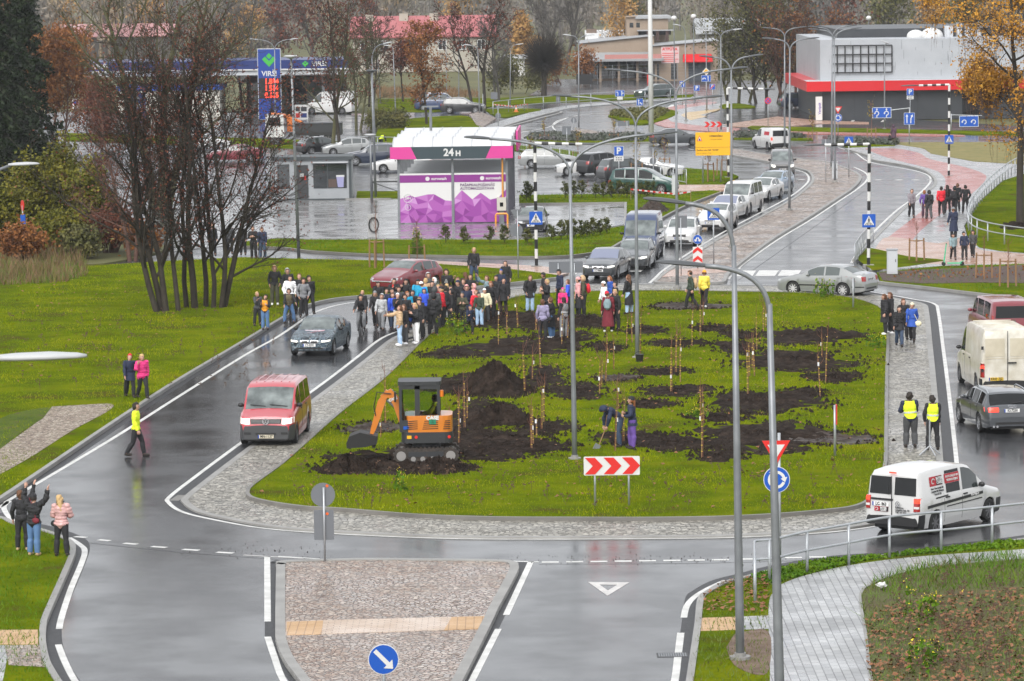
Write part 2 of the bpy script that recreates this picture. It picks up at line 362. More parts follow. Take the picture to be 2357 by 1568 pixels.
LAWNL=pxline(LL,n=5,z=.1,smooth=False);slab('lawn',LAWNL,.1,M_LAWN)
kerb(LK)
line([(-60,1200),(9,1162),(21,1151),(106,1101),(262,1008),(400,920),(560,820),(640,775),(720,722),(780,702),(850,693),(960,687),(1060,672)],.15)
gv=pxline([(120,936),(190,932),(257,930),(247,947),(169,989),(110,1027),(60,1058),(-20,1100),(-80,1110),(-20,1050),(60,990),(100,962)],n=4,z=.11)
slab('gravel',gv,.112,M_GRAV,skirt=.02)
slab('ditch_bank',pxline([(-120,1060),(-60,1000),(20,955),(115,938),(98,962),(55,990),(-20,1050)],n=4,z=.11),.108,ramp_mat('dark_turf',[(.35,(.04,.07,.004)),(.55,(.07,.10,.006)),(.68,(.08,.06,.035))],.9,rough=.8,bump=.05,bscale=9,spec=.1),skirt=.02)
K3=[(-260,1150),(-60,1183),(0,1189),(35,1204),(96,1218),(142,1234),(163,1247),(168,1261),(163,1282),(142,1331),(106,1413),(99,1440),(98,1475),(106,1516),(120,1544),(140,1575),(190,1650),(230,1700)]
L3=pxline(K3,n=5,z=.1,smooth=False)+pxline([(-300,1700),(-300,1150)],smooth=False,z=.1)
slab('lawn',L3,.1,M_LAWN);kerb(K3)
slab('paving',pxline([(-200,1450),(87,1449),(88,1483),(-200,1484)],smooth=False,z=.11),.106,M_TACT,skirt=.01)
slab('cobbles',pxline([(10,1485),(92,1484),(100,1516),(110,1535),(20,1530)],smooth=False,z=.11),.109,M_COBP,skirt=.01)
slab('paving',pxline([(-200,1485),(22,1485),(0,1600),(-200,1640)],smooth=False,z=.11),.107,M_PAVE,skirt=.01)
line([(159,1238),(184,1254),(195,1268),(188,1296),(163,1356),(142,1420),(136,1448)],.16)
line([(21,1154),(9,1168),(21,1190),(43,1201)],.16)
line([(134,1484),(149,1523),(174,1570),(230,1650)],.16)
K4=[(760,1640),(705,1568),(666,1516),(648,1473),(645,1438),(646,1310),(649,1297),(662,1291),(829,1286),(995,1287),(1140,1289),(1176,1293),(1183,1300),(1179,1318),(1135,1400),(1128,1416),(1112,1448),(1055,1560),(1010,1640)]
sp=pxline(K4,n=5,z=.1,smooth=False);slab('splitter_island',sp,.1,M_COBP);kerb(K4,wd=.24,m=M_KERB)
slab('paving',pxline([(652,1430),(1122,1417),(1105,1447),(654,1462)],smooth=False,z=.11),.106,brick_mat('warm_paving',(.46,.34,.25),(.54,.42,.32),(.24,.17,.12),.3,.15,.01,.45,.2),skirt=.01)
slab('paving',pxline([(660,1431),(744,1428),(740,1459),(660,1461)],smooth=False,z=.115),.111,M_TACT,skirt=.01)
slab('paving',pxline([(1040,1420),(1116,1418),(1100,1447),(1022,1450)],smooth=False,z=.115),.111,M_TACT,skirt=.01)
line([(615,1281),(616,1431)],.16,smooth=False);line([(616,1466),(630,1508),(652,1566),(700,1640)],.16)
line([(1222,1293),(1165,1416)],.16,smooth=False);line([(1147,1448),(1087,1566),(1045,1640)],.16,smooth=False)
for i in range(12):
 x=1247+i*56;y=1294.5-i*.75-max(0,i-7)*.9
 if i!=9 or True:line([(x,y),(x+39,y-.5)],.22,smooth=False)
for x0,x1,y in((172,198,1236.5),(227,253,1244),(285,316,1252),(349,383,1259.5),(421,458,1266),(499,537,1272.5)):line([(x0,y-1.2),(x1,y+1.2)],.2,smooth=False)
line([(560,1278),(700,1286)],.1,m=M_MARKW,smooth=False);line([(640,1281),(735,1287)],.12,smooth=False)
line([(1010,1287),(1240,1294)],.12,smooth=False)
def tri_mark(P,wd):
 P=[G(*p)for p in P];c=sum(P,Vector())/3;I=[c+(p-c)*.42 for p in P];mb=MB()
 mb.add([(p.x,p.y,.005)for p in P+I],[(0,1,4,3),(1,2,5,4),(2,0,3,5)]);o=mb.build('road_marking',M_MARKW);o['kind']='structure'
tri_mark([(1353,1340),(1449,1341),(1398,1372)],.2)
K13=[(1570,1650),(1587,1568),(1596,1508),(1606,1438),(1613,1378),(1631,1360),(1670,1339),(1727,1324),(1812,1303),(1936,1284),(2060,1275),(2201,1257),(2357,1239),(2640,1195)]
P13L=[(1760,1650),(1772,1568),(1769,1402),(1783,1360),(1812,1339),(1882,1317),(1989,1296),(2130,1280),(2357,1264),(2640,1240)]
P13R=[(2030,1650),(2006,1568),(1992,1455),(1982,1395),(1982,1363),(2003,1344),(2060,1321),(2166,1300),(2357,1284),(2640,1262)]
verge=pxline(K13,n=5,z=.1)+pxline(P13L,n=5,z=.1)[::-1];slab('verge',verge,.1,M_LAWN)
path=pxline(P13L,n=5,z=.105)+pxline(P13R,n=5,z=.105)[::-1];slab('path',path,.108,M_PAVE)
mead=pxline(P13R,n=5,z=.1)+[G(2700,1262),G(2700,1700)];slab('meadow',mead,.1,ramp_mat('meadow_floor',[(.3,(.07,.04,.02)),(.5,(.075,.075,.015)),(.7,(.07,.10,.012))],1.2,rough=.85,bump=.06,bscale=9))
kerb(K13);kerb(P13R,z=.125,wd=.07)
slab('paving',pxline([(1613,1422),(1700,1419),(1700,1449),(1608,1452)],smooth=False,z=.11),.106,M_TACT,skirt=.01)
slab('paving',pxline([(1700,1419),(1775,1416),(1775,1447),(1700,1449)],smooth=False,z=.11),.1065,M_PAVE,skirt=.01)
slab('bare_earth',pxline([(1690,1460),(1768,1452),(1770,1540),(1740,1552),(1690,1530),(1672,1490)],n=4,z=.11),.112,ramp_mat('brown_earth',[(.3,(.09,.055,.035)),(.7,(.2,.14,.1))],2.5,rough=.8,bump=.03),skirt=.02)
line([(1535,1650),(1553,1568),(1560,1515),(1567,1457)],.17);line([(1574,1422),(1581,1395),(1599,1374),(1631,1354),(1670,1336)],.16)
RV=pxline([(2018,627),(2027,647),(2127,658),(2279,676),(2420,690),(2420,606),(2170,612)],smooth=False,z=.1);slab('verge',RV,.1,M_LAWN)
kerb([(1960,628),(2000,640),(2027,648),(2127,659),(2279,677),(2420,691)])
slab('mulch_bed',pxline([(2022,628),(2100,622),(2250,616),(2420,610),(2420,648),(2250,650),(2127,652),(2032,645)],n=4,z=.12),.125,M_BARK,skirt=.03)
S9L=[(1947,342),(2002,358),(2011,367),(2081,379),(2127,391),(2150,408),(2152,425),(2127,446),(2081,480),(2011,550),(1966,597)]
S9=S9L+[(1985,600),(2005,622),(2170,612),(2420,606),(2420,588),(2300,578),(2254,570),(2226,546),(2219,520),(2249,468),(2307,416),(2420,380),(2420,366),(2357,379),(2240,372),(2143,354),(2127,343),(2085,333),(2000,335)]
slab('pavement',pxline(S9,smooth=False,z=.1),.1,M_PAVE);kerb(S9L,wd=.2)
slab('cycle_path',pxline([(1990,342),(2060,342),(2115,352),(2140,366),(2210,382),(2260,398),(2268,415),(2225,455),(2170,490),(2120,530),(2095,560),(2080,585),(2020,570),(2040,550),(2110,495),(2160,452),(2176,425),(2170,403),(2140,388),(2060,368),(2020,355)],n=4,z=.105),.105,M_REDP,skirt=.01)
slab('paving',pxline([(2022,560),(2050,545),(2160,560),(2220,545),(2250,572),(2300,580),(2420,590),(2420,604),(2170,608),(2060,600),(2010,580)],n=3,z=.11),.109,M_PINKP,skirt=.01)
slab('verge',pxline([(1983,574),(2010,572),(2090,590),(2170,598),(2150,604),(2022,621),(2002,617),(1975,598)],n=4,z=.11),.114,M_LAWN,skirt=.02)
S10=pxline([(2254,570),(2228,545),(2222,520),(2252,468),(2310,416),(2420,382),(3300,350),(3300,600),(2420,585),(2300,577)],smooth=False,z=.1);slab('lawn',S10,.115,M_LAWN)
slab('lawn',pxline([(2060,328),(2060,332),(2127,342),(2143,354),(2240,371),(2357,378),(2640,370),(2640,322),(2357,327)],smooth=False,z=.1),.11,ramp_mat('dry_turf',[(.3,(.12,.12,.02)),(.7,(.24,.19,.06))],.8,rough=.8,bump=.05,bscale=6))
K8=[(1520,649),(1516,640),(1540,621),(1600,583),(1678,536),(1750,499),(1819,461),(1852,437),(1871,416),(1865,397),(1840,387),(1761,370),(1688,356),(1680,348),(1690,342),(1761,354),(1834,364),(1898,371),(1944,385),(1975,400),(1979,412),(1959,434),(1914,464),(1852,504),(1773,552),(1697,609),(1673,631),(1668,642),(1650,649)]
s8=pxline(K8,closed=True,n=5,z=.1);slab('splitter_island',s8,.1,M_COB);kerb(K8,wd=.2,closed=True)
slab('paving',pxline([(1530,622),(1690,611),(1676,625),(1522,638)],smooth=False,z=.11),.106,M_PINKP,skirt=.01)
line([(1495,652),(1508,640),(1530,620),(1590,580),(1668,533),(1740,495),(1808,459),(1842,436),(1861,416),(1856,400),(1832,391)],.15)
line([(1700,620),(1712,607),(1790,552),(1868,505),(1930,464),(1975,434),(1997,412),(1992,398),(1966,385)],.15);line([(1684,632),(1676,643)],.15,smooth=False)
line([(1960,605),(1995,552),(2060,488),(2105,455),(2133,430),(2142,415),(2135,403),(2100,392),(2005,374),(1968,352),(1930,340)],.15)
for i in range(4):line([(1655+i*52+2,636.5-i*.5),(1655+i*52+11,623.5-i*.5)],1.0,smooth=False)
for i in range(3):line([(1300+i*75,632-i*3),(1318+i*75,617-i*3)],1.1,smooth=False)
for x in(2015,2062,2100,2135):line([(x,414),(x+14,414.5)],.5,smooth=False)
line([(1838,413.5),(1852,414)],.5,smooth=False);line([(1870,411),(1890,411.5)],.5,smooth=False)
for a in((1700,424,1724,434),(1585,430,1600,434)):pass
K2=[(560,566),(650,569),(720,577),(850,584),(1000,587),(1200,590),(1310,587),(1390,575),(1430,556),(1480,526),(1560,481),(1620,456),(1660,441)]
S2=pxline(K2,n=3,z=.1)+pxline([(1640,438),(1500,447),(1430,446),(1195,449),(1195,468),(1440,465),(1439,518),(1330,538),(1205,551),(700,551),(640,549),(560,556)],smooth=False,z=.1)
slab('verge',S2,.1,M_LAWN);kerb(K2,m=M_KERBD)
slab('car_park_paving',pxline([(400,580),(560,562),(640,548),(700,550.5),(1205,550.5),(1330,537.5),(1438.5,517.5),(1439.5,465.5),(1195,468.5),(900,455),(560,458),(400,478)],smooth=False),.03,M_LOT,skirt=.05)
kerb([(1195,468),(1440,465),(1439,518)],smooth=False,z=.16)
kerb([(560,458),(900,456)],smooth=False,z=.12)
slab('verge',pxline([(820,455),(918,455),(918,440),(822,440)],smooth=False,z=.1),.1,M_LAWN)
kerb([(700,551),(1205,551),(1330,538),(1439,518)],smooth=False,z=.11,wd=.1)
slab('pavement',pxline([(905,600),(1060,611),(1180,621),(1262,631),(1290,633),(1310,622),(1240,612),(1060,603),(960,598)],n=3,z=.1),.09,M_PINKP)
S7=pxline([(1180,333),(1300,345),(1420,366),(1536,384),(1674,394),(1700,406),(1662,424),(1562,424),(1540,408),(1430,383),(1330,364),(1180,345)],smooth=False,z=.1);slab('verge',S7,.1,M_LAWN)
slab('pavement',pxline([(1480,436),(1562,425),(1664,424.5),(1690,431),(1690,436),(1560,441),(1490,448)],smooth=False,z=.1),.085,M_PINKP)
slab('planting_bed',pxline([(1216,323),(1228,311),(1400,312),(1520,309),(1601,309),(1600,320),(1500,326),(1350,329)],n=3,z=.1),.12,M_LAWN);kerb([(1216,323),(1228,311),(1400,312),(1520,309),(1601,309),(1600,320),(1500,326),(1350,329)],closed=True)
slab('splitter_island',pxline([(1312,302),(1330,297),(1375,302),(1398,310),(1385,314),(1340,310)],n=3,z=.1),.1,M_COB)
slab('planting_bed',pxline([(1400,267),(1412,258),(1450,252),(1500,250),(1540,252),(1560,262),(1500,284),(1450,285)],n=3,z=.1),.12,M_LAWN)
slab('verge',pxline([(1688,312),(1700,307),(1800,309),(1862,318),(1856,322),(1690,319)],n=3,z=.1),.12,M_LAWN)
slab('verge',pxline([(1905,323),(2060,328),(2060,336),(1960,340)],smooth=False,z=.1),.12,M_LAWN)
slab('verge',pxline([(1721,293),(1730,290),(2173,300),(2357,304),(2357,311),(2173,307),(1740,299)],smooth=False,z=.1),.11,M_LAWN)
slab('cycle_path',pxline([(1500,262),(1520,252),(1560,243),(1620,236),(1650,236),(1600,255),(1560,270),(1580,283),(1700,295),(1740,301),(2173,309),(2173,313),(1740,306),(1640,303),(1530,292),(1496,278)],n=3,z=.06),.06,M_REDP,skirt=.1)
slab('pavement',pxline([(1530,268),(1560,252),(1640,240),(1690,236),(1660,250),(1620,270),(1680,292),(1600,288),(1545,280)],n=3,z=.07),.07,M_PAVE,skirt=.1)
slab('paving',pxline([(1567,265),(1580,259),(1660,250),(1650,255),(1610,265),(1627,268),(1590,277)],smooth=False,z=.08),.08,M_YELP,skirt=.05)
slab('verge',pxline([(1655,246),(1665,240),(1700,238),(1735,244),(1730,248),(1660,248)],n=3,z=.1),.1,M_LAWN)
slab('pavement',pxline([(1640,290),(1790,268),(1890,277),(2000,281),(2000,285),(1890,284),(1800,292)],smooth=False,z=.06),.05,M_PINKP,skirt=.1)
slab('verge',pxline([(1114,250),(1246,251),(1200,262),(1161,270),(1130,262)],n=3,z=.1),.1,M_LAWN)
slab('pavement',pxline([(1111,292),(1180,270),(1260,250),(1350,240),(1590,222),(1600,226),(1350,245),(1275,257),(1215,272),(1150,292)],n=3,z=.07),.07,M_PAVE)
kerb([(1150,293),(1215,273),(1275,258),(1290,259),(1230,275),(1165,292)],z=.13,wd=.3)
slab('verge',pxline([(870,256),(870,228),(1135,226),(1300,219),(1600,217),(1590,224),(1300,234),(1135,244),(1110,249),(1000,256)],smooth=False,z=.1),.1,M_LAWN)
slab('verge',pxline([(860,345),(870,300),(912,279),(1060,268),(1090,280),(1108,292),(1085,300),(950,318)],n=3,z=.1),.2,M_LAWN)
slab('cobbles',pxline([(1080,264),(1104,257),(1142,273),(1112,293),(1096,288)],smooth=False,z=.2),.24,M_COB)
slab('verge',pxline([(150,322),(620,338),(860,345),(860,328),(640,320),(150,306)],smooth=False,z=.1),.1,M_LAWN)
slab('verge',pxline([(-300,622),(0,617),(240,606),(330,590),(400,570),(300,545),(200,430),(160,330),(-300,330)],smooth=False,z=.1),.09,M_FAR)
line([(1110,318),(1250,296),(1290,278),(1330,266),(1400,260)],.15);line([(1278,300),(1272,290),(1284,278),(1320,268)],.15)
for i in range(5):line([(1280+i*9,292+i*3),(1298+i*9,291+i*3)],.3,smooth=False)
for i in range(8):line([(1200+i*28,372+i*6),(1230+i*28,369+i*6)],.12,smooth=False)
for i in range(5):line([(1585+i*26,343+i*3.5),(1597+i*26,345+i*3.5)],.14,smooth=False)
for i in range(4):line([(1700+i*28,341+i*2),(1712+i*28,342+i*2)],.14,smooth=False)
for x in(1960,2030):line([(x,281),(x+8,274)],.3,smooth=False)
for i in range(4):line([(1545+i*30,247-i*1.5),(1553+i*30,241-i*1.5)],.8,smooth=False)
line([(400,1153),(420,1140)],.3,m=M_KERBD,smooth=False)
def bump_patch(name,cx,cy,rx,ry,hz,m,seed,n=44,k=14,z=.14,rough=.18,peak=1.6,kind='structure',cen=None):
 g=np.random.default_rng(seed);vs=[];fs=[];ph=g.uniform(0,6.28,6)
 c=cen or G(cx,cy,z)
 def prof(a):return 1+.16*math.sin(2*a+ph[0])+.12*math.sin(3*a+ph[1])+.09*math.sin(5*a+ph[2])+.05*math.sin(9*a+ph[3])
 for i in range(k+1):
  for j in range(n):
   t=i/k;a=2*PI*j/n;r=t*prof(a)
   e=(1-t)**peak if peak>1 else(1-t**2)
   e=(.5+.5*math.cos(PI*t))*.75+(1-t)*.25 if rough<.06 else e;zz=hz*e*(1+rough*.5*g.normal())+(min(.05,hz*.3+.02)*g.normal()*(1 if 0<t<1 else 0))-(.05 if i==k else 0)
   vs.append((c.x+rx*r*math.cos(a),c.y+ry*r*math.sin(a),z-.0+max(-.06,zz)+.012*(t<1)))
 for i in range(k):
  for j in range(n):a=i*n+j;b=i*n+(j+1)%n;fs.append((a,a+n,b+n,b))
 mb=MB();mb.add(vs,fs);o=mb.build(name,m,smooth=60)
 if kind:o['kind']=kind
 return o
SOIL=[]
for i,s in enumerate([(1060,885,90,20,.1),(1110,955,100,34,.12),(1190,800,150,24,.12),(1160,735,95,24,.14),(1120,1040,120,20,.08),(900,1062,150,26,.2),(1300,780,70,22,.1),(1060,1000,60,40,.1),(1350,742,60,14,.4),(1240,740,80,20,.35),(1480,760,50,9,.07),(1560,790,70,9,.06),(1640,755,45,8,.07),(1860,775,120,20,.2),(1700,800,60,14,.1),(1830,832,150,22,.28),(1920,868,60,14,.15),(1760,925,150,24,.22),(1560,900,90,12,.08),(1850,905,50,10,.07),(1760,1005,180,34,.3),(1560,1020,110,18,.12),(1650,1050,60,12,.06),(1450,1010,80,16,.08),(1330,900,70,18,.06),(1250,870,60,26,.1),(1530,855,60,9,.05),(1260,985,70,16,.06),(1000,1080,70,10,.12),(1590,705,90,8,.03),(1400,800,40,10,.06),(1130,1010,140,16,.1),(1220,1030,100,12,.06),(860,985,70,12,.05),(1030,815,70,10,.05),(1700,770,45,10,.08),(1420,870,50,8,.05),(1500,930,60,9,.05),(1650,960,70,10,.06),(1900,1010,110,14,.05)]):
 px,py,a,b,hz=s;hz*=.55;c=G(px,py,.14);s0=1/spx(py);ry=(G(px,py-b,.14)-G(px,py+b,.14)).length/2
 SOIL.append((c.x,c.y,a*s0,ry));bump_patch('soil',px,py,a*s0,ry,hz,M_SOIL if i not in(29,33,36,39)else M_MUD,100+i)
def mound(px,py,wpx,top,label,seed,dep=None,m=None,z=.14):
 c=G(px,py,z);r=wpx/spx(py)/2;h=H(px,py,top)-z
 o=bump_patch('soil_mound',px,py,r,dep or r*.95,h,m or M_SOIL,seed,n=60,k=26,rough=.05,peak=1.25,kind=None,z=z,cen=c);tag(o,label,'soil mound','soil mounds on the island')
 SOIL.append((c.x,c.y,r,r*.9))
mound(1140,905,190,824,'tallest pointed heap of dark soil on the roundabout island behind the mini excavator',1)
mound(1150,972,165,920,'broad flat-topped heap of dark soil right of the mini excavator cab',2)
mound(800,1082,140,1040,'low heap of dark soil under the excavator bucket',3)
mound(1010,1080,170,1046,'low heap of dark soil against the excavator track',4)
mound(1505,486,85,455,'brown heap of earth beside red and white tape by the parked cars',5,m=M_MUD,z=.1)
blades('grass',isl,70,.075,.028,M_BLADE,SOIL,seed=3,z=.135)
blades('grass',pxline(LL,n=5,z=.1,smooth=False),44,.08,.034,M_BLADE,[(G(150,985).x,G(150,985).y,1.3,8)],seed=4,z=.1)
blades('grass',L3,60,.11,.03,M_BLADE2,seed=5,maxn=60000)
blades('grass',verge,60,.10,.03,M_MEADOW,seed=6);blades('grass',[p for p in mead],60,.20,.03,M_MEADOW,seed=7,lean=.6)
_ml=pxline([(2003,1350),(2060,1325),(2166,1303),(2357,1287),(2357,1350),(2200,1370),(2050,1385)],n=3)
blades('grass',_ml,70,.26,.03,M_BLADE2,seed=71)
blades('grass',S10,22,.1,.05,M_BLADE2,seed=8,maxn=60000);blades('grass',RV,22,.08,.05,M_BLADE2,seed=9);blades('grass',S2,22,.1,.05,M_BLADE2,seed=10);blades('grass',S7,20,.09,.05,M_BLADE2,seed=11)
_dg=pxline([(-60,665),(40,660),(150,655),(200,640),(195,605),(120,590),(-60,590)],smooth=False)
blades('dry_grass',_dg,22,.75,.05,M_STRAW,seed=12,lean=.3);blades('dry_grass',_dg,26,.5,.06,M_MEADOW,seed=14,lean=.4)
_dg2=pxline([(870,228),(1100,226),(1100,215),(860,205)],smooth=False);blades('dry_grass',_dg2,8,.7,.12,M_STRAW,seed=13,lean=.3)
def leaf_litter(poly,dens,seed):
 g=np.random.default_rng(seed);xs=[p.x for p in poly];ys=[p.y for p in poly];n=int((max(xs)-min(xs))*(max(ys)-min(ys))*dens)
 P=np.stack([g.uniform(min(xs),max(xs),n),g.uniform(min(ys),max(ys),n)],1);P=P[inpoly(P,poly)];n=len(P);a=g.uniform(0,2*PI,n);s=g.uniform(.03,.08,n)
 V=np.zeros((n,4,3))
 for q in range(4):
  V[:,q,0]=P[:,0]+np.cos(a+q*PI/2)*s;V[:,q,1]=P[:,1]+np.sin(a+q*PI/2)*s*.7;V[:,q,2]=.13+g.uniform(0,.08,n)
 o=np_mesh('fallen_leaves',V.reshape(-1,3),np.arange(4*n).reshape(-1,4),ramp_mat('dead_leaf',[(.3,(.12,.045,.02)),(.6,(.26,.11,.045)),(.8,(.38,.21,.08))],9,rough=.6));o['kind']='stuff'
leaf_litter(pxline([(2000,1600),(1990,1440),(2050,1405),(2200,1380),(2400,1365),(2400,1600)],smooth=False),34,3)
leaf_litter(pxline([(1620,1425),(1615,1380),(1660,1350),(1765,1330),(1768,1420)],smooth=False),30,4)
leaf_litter(isl,.8,8);leaf_litter(pxline([(20,900),(500,760),(560,700),(300,640),(20,660)],smooth=False),.5,9)
def specks(name,P,s,m,seed,z):
 g=np.random.default_rng(seed);n=len(P);a=g.uniform(0,6.28,n);r=s*g.uniform(.4,1.6,n);V=np.zeros((n,4,3))
 for q in range(3):V[:,q]=np.stack([P[:,0]+np.cos(a+q*2.09)*r,P[:,1]+np.sin(a+q*2.09)*r,np.full(n,z)],1)
 V[:,3]=np.stack([P[:,0],P[:,1],z+r*1.1],1);F=np.array([[0,1,3],[1,2,3],[2,0,3]]);F=(F[None]+4*np.arange(n)[:,None,None]).reshape(-1,3);o=np_mesh(name,V.reshape(-1,3),F,m);o['kind']='stuff'
g=np.random.default_rng(21);P=[]
for(hx,hy,rx,ry)in SOIL[:-1]:n=int(60*rx+30);a=g.uniform(0,6.28,n);q=1+np.abs(g.normal(0,.22,n))-.08;P.append(np.stack([hx+np.cos(a)*rx*q,hy+np.sin(a)*ry*q],1))
specks('soil_crumbs',np.concatenate(P),.06,M_SOIL,22,.15)
P=[np.stack([[G(x,y).x,G(x,y).y]])for x,y in zip(g.normal(1500,260,170),g.normal(1288,7,170))]+[np.stack([[G(x,y).x,G(x,y).y]])for x,y in zip(g.normal(620,90,100),g.normal(1268,10,100))];specks('grit',np.concatenate(P),.014,M_SOIL,23,.005)
M_SEAM=mat('asphalt_seam',(.012,.012,.013),.5)
for pts in([(165,1246),(420,1272),(640,1288)],[(1240,1299),(1600,1297),(1930,1288)],[(1700,645),(1850,540),(1990,440)]):line(pts,.035,M_SEAM,z=.003)
M_EDGE=ramp_mat('coarse_edge_asphalt',[(.35,(.016,.0165,.018)),(.65,(.042,.043,.046))],6,rough=.5,bump=.004,bscale=40,detail=6,spec=.3)
def edge(pts,d,wd,closed=False,n=6,smooth=True):ribbon('road_edge',pxline(pts,n=n,closed=closed,smooth=smooth),wd,.0018,M_EDGE,off=d,closed=closed)
edge(APR,-.3,.42,True);edge(LK,-.3,.5);edge(K3[1:],.27,.38);edge(K4[:8],.24,.26);edge(K4[11:],.24,.26);edge(K13,.24,.3);edge(K2,-.3,.4)
edge(K8,-.28,.34,True)
RL=[(2530,640),(2525,700),(2560,820),(2600,960),(2640,1120),(2670,1180)]
slab('lawn',pxline(RL,n=4,z=.1)+pxline([(3500,1180),(3300,640)],smooth=False,z=.1),.1,M_LAWN);kerb(RL)
slab('lawn',pxline([(-300,620),(-300,1345),(-1100,1345),(-900,620)],smooth=False,z=.1),.095,M_LAWN)
#  lamps, signs, railings, young trees
M_HEAD=flat('lamp_head_grey',(.07,.075,.08),.4);M_HEADL=flat('lamp_head_pale',(.42,.43,.44),.4)
def head_mesh(mb,p,d,L=.8):
 d=Vector(d).normalized();s=Vector((-d.y,d.x,0));s=s.normalized()if s.length>.01 else Vector((1,0,0));u=s.cross(d)*-1
 if u.z<0:u=-u
 sec=[(0,.05,.05),(.12*L,.07,.06),(.25*L,.13,.07),(.6*L,.15,.075),(.9*L,.11,.05),(L,.03,.025)];vs=[];fs=[];n=8
 for t,wd,hh in sec:
  for j in range(n):
   a=2*PI*j/n;vs.append(p+d*t+s*wd*math.cos(a)+u*(hh*math.sin(a)*(1 if math.sin(a)>0 else.45)))
 for i in range(len(sec)-1):
  for j in range(n):a=i*n+j;b=i*n+(j+1)%n;fs.append((a,b,b+n,a+n))
 fs+=[tuple(range(n-1,-1,-1)),tuple(range((len(sec)-1)*n,len(sec)*n))]
 mb.add(vs,fs)
def lamp(bx,by,jx,jy,tips,label,r=.085,group='tall street lamps with curved arms',hd=None,L=.8,foot=True,cat='street lamp'):
 b=G(bx,by);t=thing('street_lamp',label,cat,b,0,group)
 j=atY(jx,jy,b.y)-b
 mb=MB();mb.tube([(0,0,0),(j.x*.15,0,j.z*.15),(j.x*.5,0,j.z*.5),j],[r,r*.97,r*.8,r*.55],10);mb.build('pole',M_STEEL,t,smooth=True)
 if foot:
  mb=MB();mb.cyl((0,0,.1),(0,0,1),r*2.4,.16,12);mb.cyl((0,0,.2),(0,0,1),r*1.3,.12,10);mb.build('base_plate',M_KERB,t)
 for(tx,ty)in tips:
  e=atY(tx,ty,b.y)-b;e0=e-j;c=Vector((j.x,0,j.z+e0 .z*.82));pts=[]
  dr=Vector((e0 .x,0,e0 .z*.25)).normalized();e1=e-dr*L
  for k in range(11):
   q=k/10;pts.append(Vector((j.x,0,j.z-.25))*(1-q)**2+c*2*q*(1-q)*1.0+e1*q*q)
  mb=MB();mb.tube(pts,[r*.5]*11,8);a=mb.build('arm',M_STEEL,t,smooth=True)
  mb=MB();head_mesh(mb,e1,dr,L);mb.build('lamp_head',hd or M_HEAD,a,smooth=40)
 return t
lamp(1323,1066,1312,388,[(1068,316),(1560,304)],'double-armed street lamp standing on the island grass behind the chevron board')
lamp(1467,831,1463,280,[(1268,219),(1664,221)],'double-armed street lamp on the island with a dark bucket at its foot')
lamp(1559,668,1556,213,[(1391,160),(1722,155)],'double-armed street lamp at the far edge of the island by the median tip')
lamp(1684,573,1683,163,[(1609,129),(1757,126)],'double-armed street lamp on the cobbled median nearest its tip')
lamp(1817,488,1818,112,[(1753,88),(1886,87)],'double-armed street lamp on the median beside the grey car queue')
lamp(1922,423,1920,90,[(1860,67),(1984,64)],'double-armed street lamp on the median beside the grey cabinet')
lamp(1914,391,1916,84,[(1859,61),(1973,58)],'double-armed street lamp directly behind the lamp beside the grey cabinet')
lamp(1806,345,1806,82,[(1754,64),(1857,62)],'double-armed street lamp at the far end of the cobbled median')
lamp(1660,305,1659,84,[(1613,70),(1707,67)],'double-armed street lamp behind the three red chevrons',hd=M_HEADL)
lamp(1332,300,1332,98,[(1295,80),(1368,80)],'double-armed street lamp on the small island of the far roundabout',hd=M_HEADL)
lamp(1704,1528,1689,565,[(1480,457)],'foreground lamp pole on the bare earth with its arm over the blue crossing sign',r=.1,L=.95)
lamp(1797,1690,1771,700,[(1510,603)],'nearest lamp pole beside the grey path with one long curved arm',r=.105,L=1.0)
lamp(634,292,632,112,[(575,90),(686,89)],'double-armed lamp beside the blue fuel price totem',hd=M_HEADL)
for i,(bx,by,jx,jy,tx,ty,lb)in enumerate([(864,340,856,135,903,97,'single-arm lamp left of the car wash, arm to the red-roofed house'),(876,240,868,105,846,95,'slim far lamp behind the single-arm lamp near the red-roofed house'),(911,268,905,118,882,104,'slim lamp on the pale forecourt strip, arm to the left'),(1028,223,1027,116,998,96,'slim lamp in front of the red-roofed house wall'),(1056,226,1056,118,1073,104,'slim lamp with arm to the right by the leaning bare tree'),(1104,266,1100,118,1067,103,'lamp on the cobbled slope beside the parked dark car'),(1174,247,1175,116,1205,101,'lamp behind the pale railing below the red roof gable'),(129,320,122,92,188,60,'single-arm lamp among the brown-leaved trees'),(200,300,195,115,182,104,'small lamp before the fuel station canopy end'),(1579,281,1577,78,1548,56,'single-arm lamp on the yellow paving far off'),(1627,255,1625,78,1605,64,'single-arm lamp behind the yellow diamond sign'),(2036,300,2036,106,2028,94,'thin pole with a small lamp in front of the white store wall')]):
 lamp(bx,by,jx,jy,[(tx,ty)],lb,r=.075,group='single-arm street lamps',hd=M_HEADL)
for x,y,tx,ty,lb in((688,596,670,134,'park lamp with a flat round head beside the bare brown trees'),(865,457,855,166,'park lamp with a dark mushroom head beside the vacuum post'),(856,466,852,314,'short pole with a flat white lamp head left of the car wash')):
 b=G(x,y);t=thing('park_lamp',lb,'lamp post',b,0,'mushroom-headed lamps');j=atY(tx,ty,b.y)-b
 mb=MB();mb.tube([(0,0,0),j*.6,j],[.09,.075,.055],8);mb.build('pole',M_STEEL,t,smooth=True)
 mb=MB();mb.tube([j+Vector((0,0,-.05)),j+Vector((0,0,.1)),j+Vector((0,0,.16))],[.06,.42,.3],14);mb.build('lamp_head',M_HEADL if ty!=166 else M_HEAD,t,smooth=True)
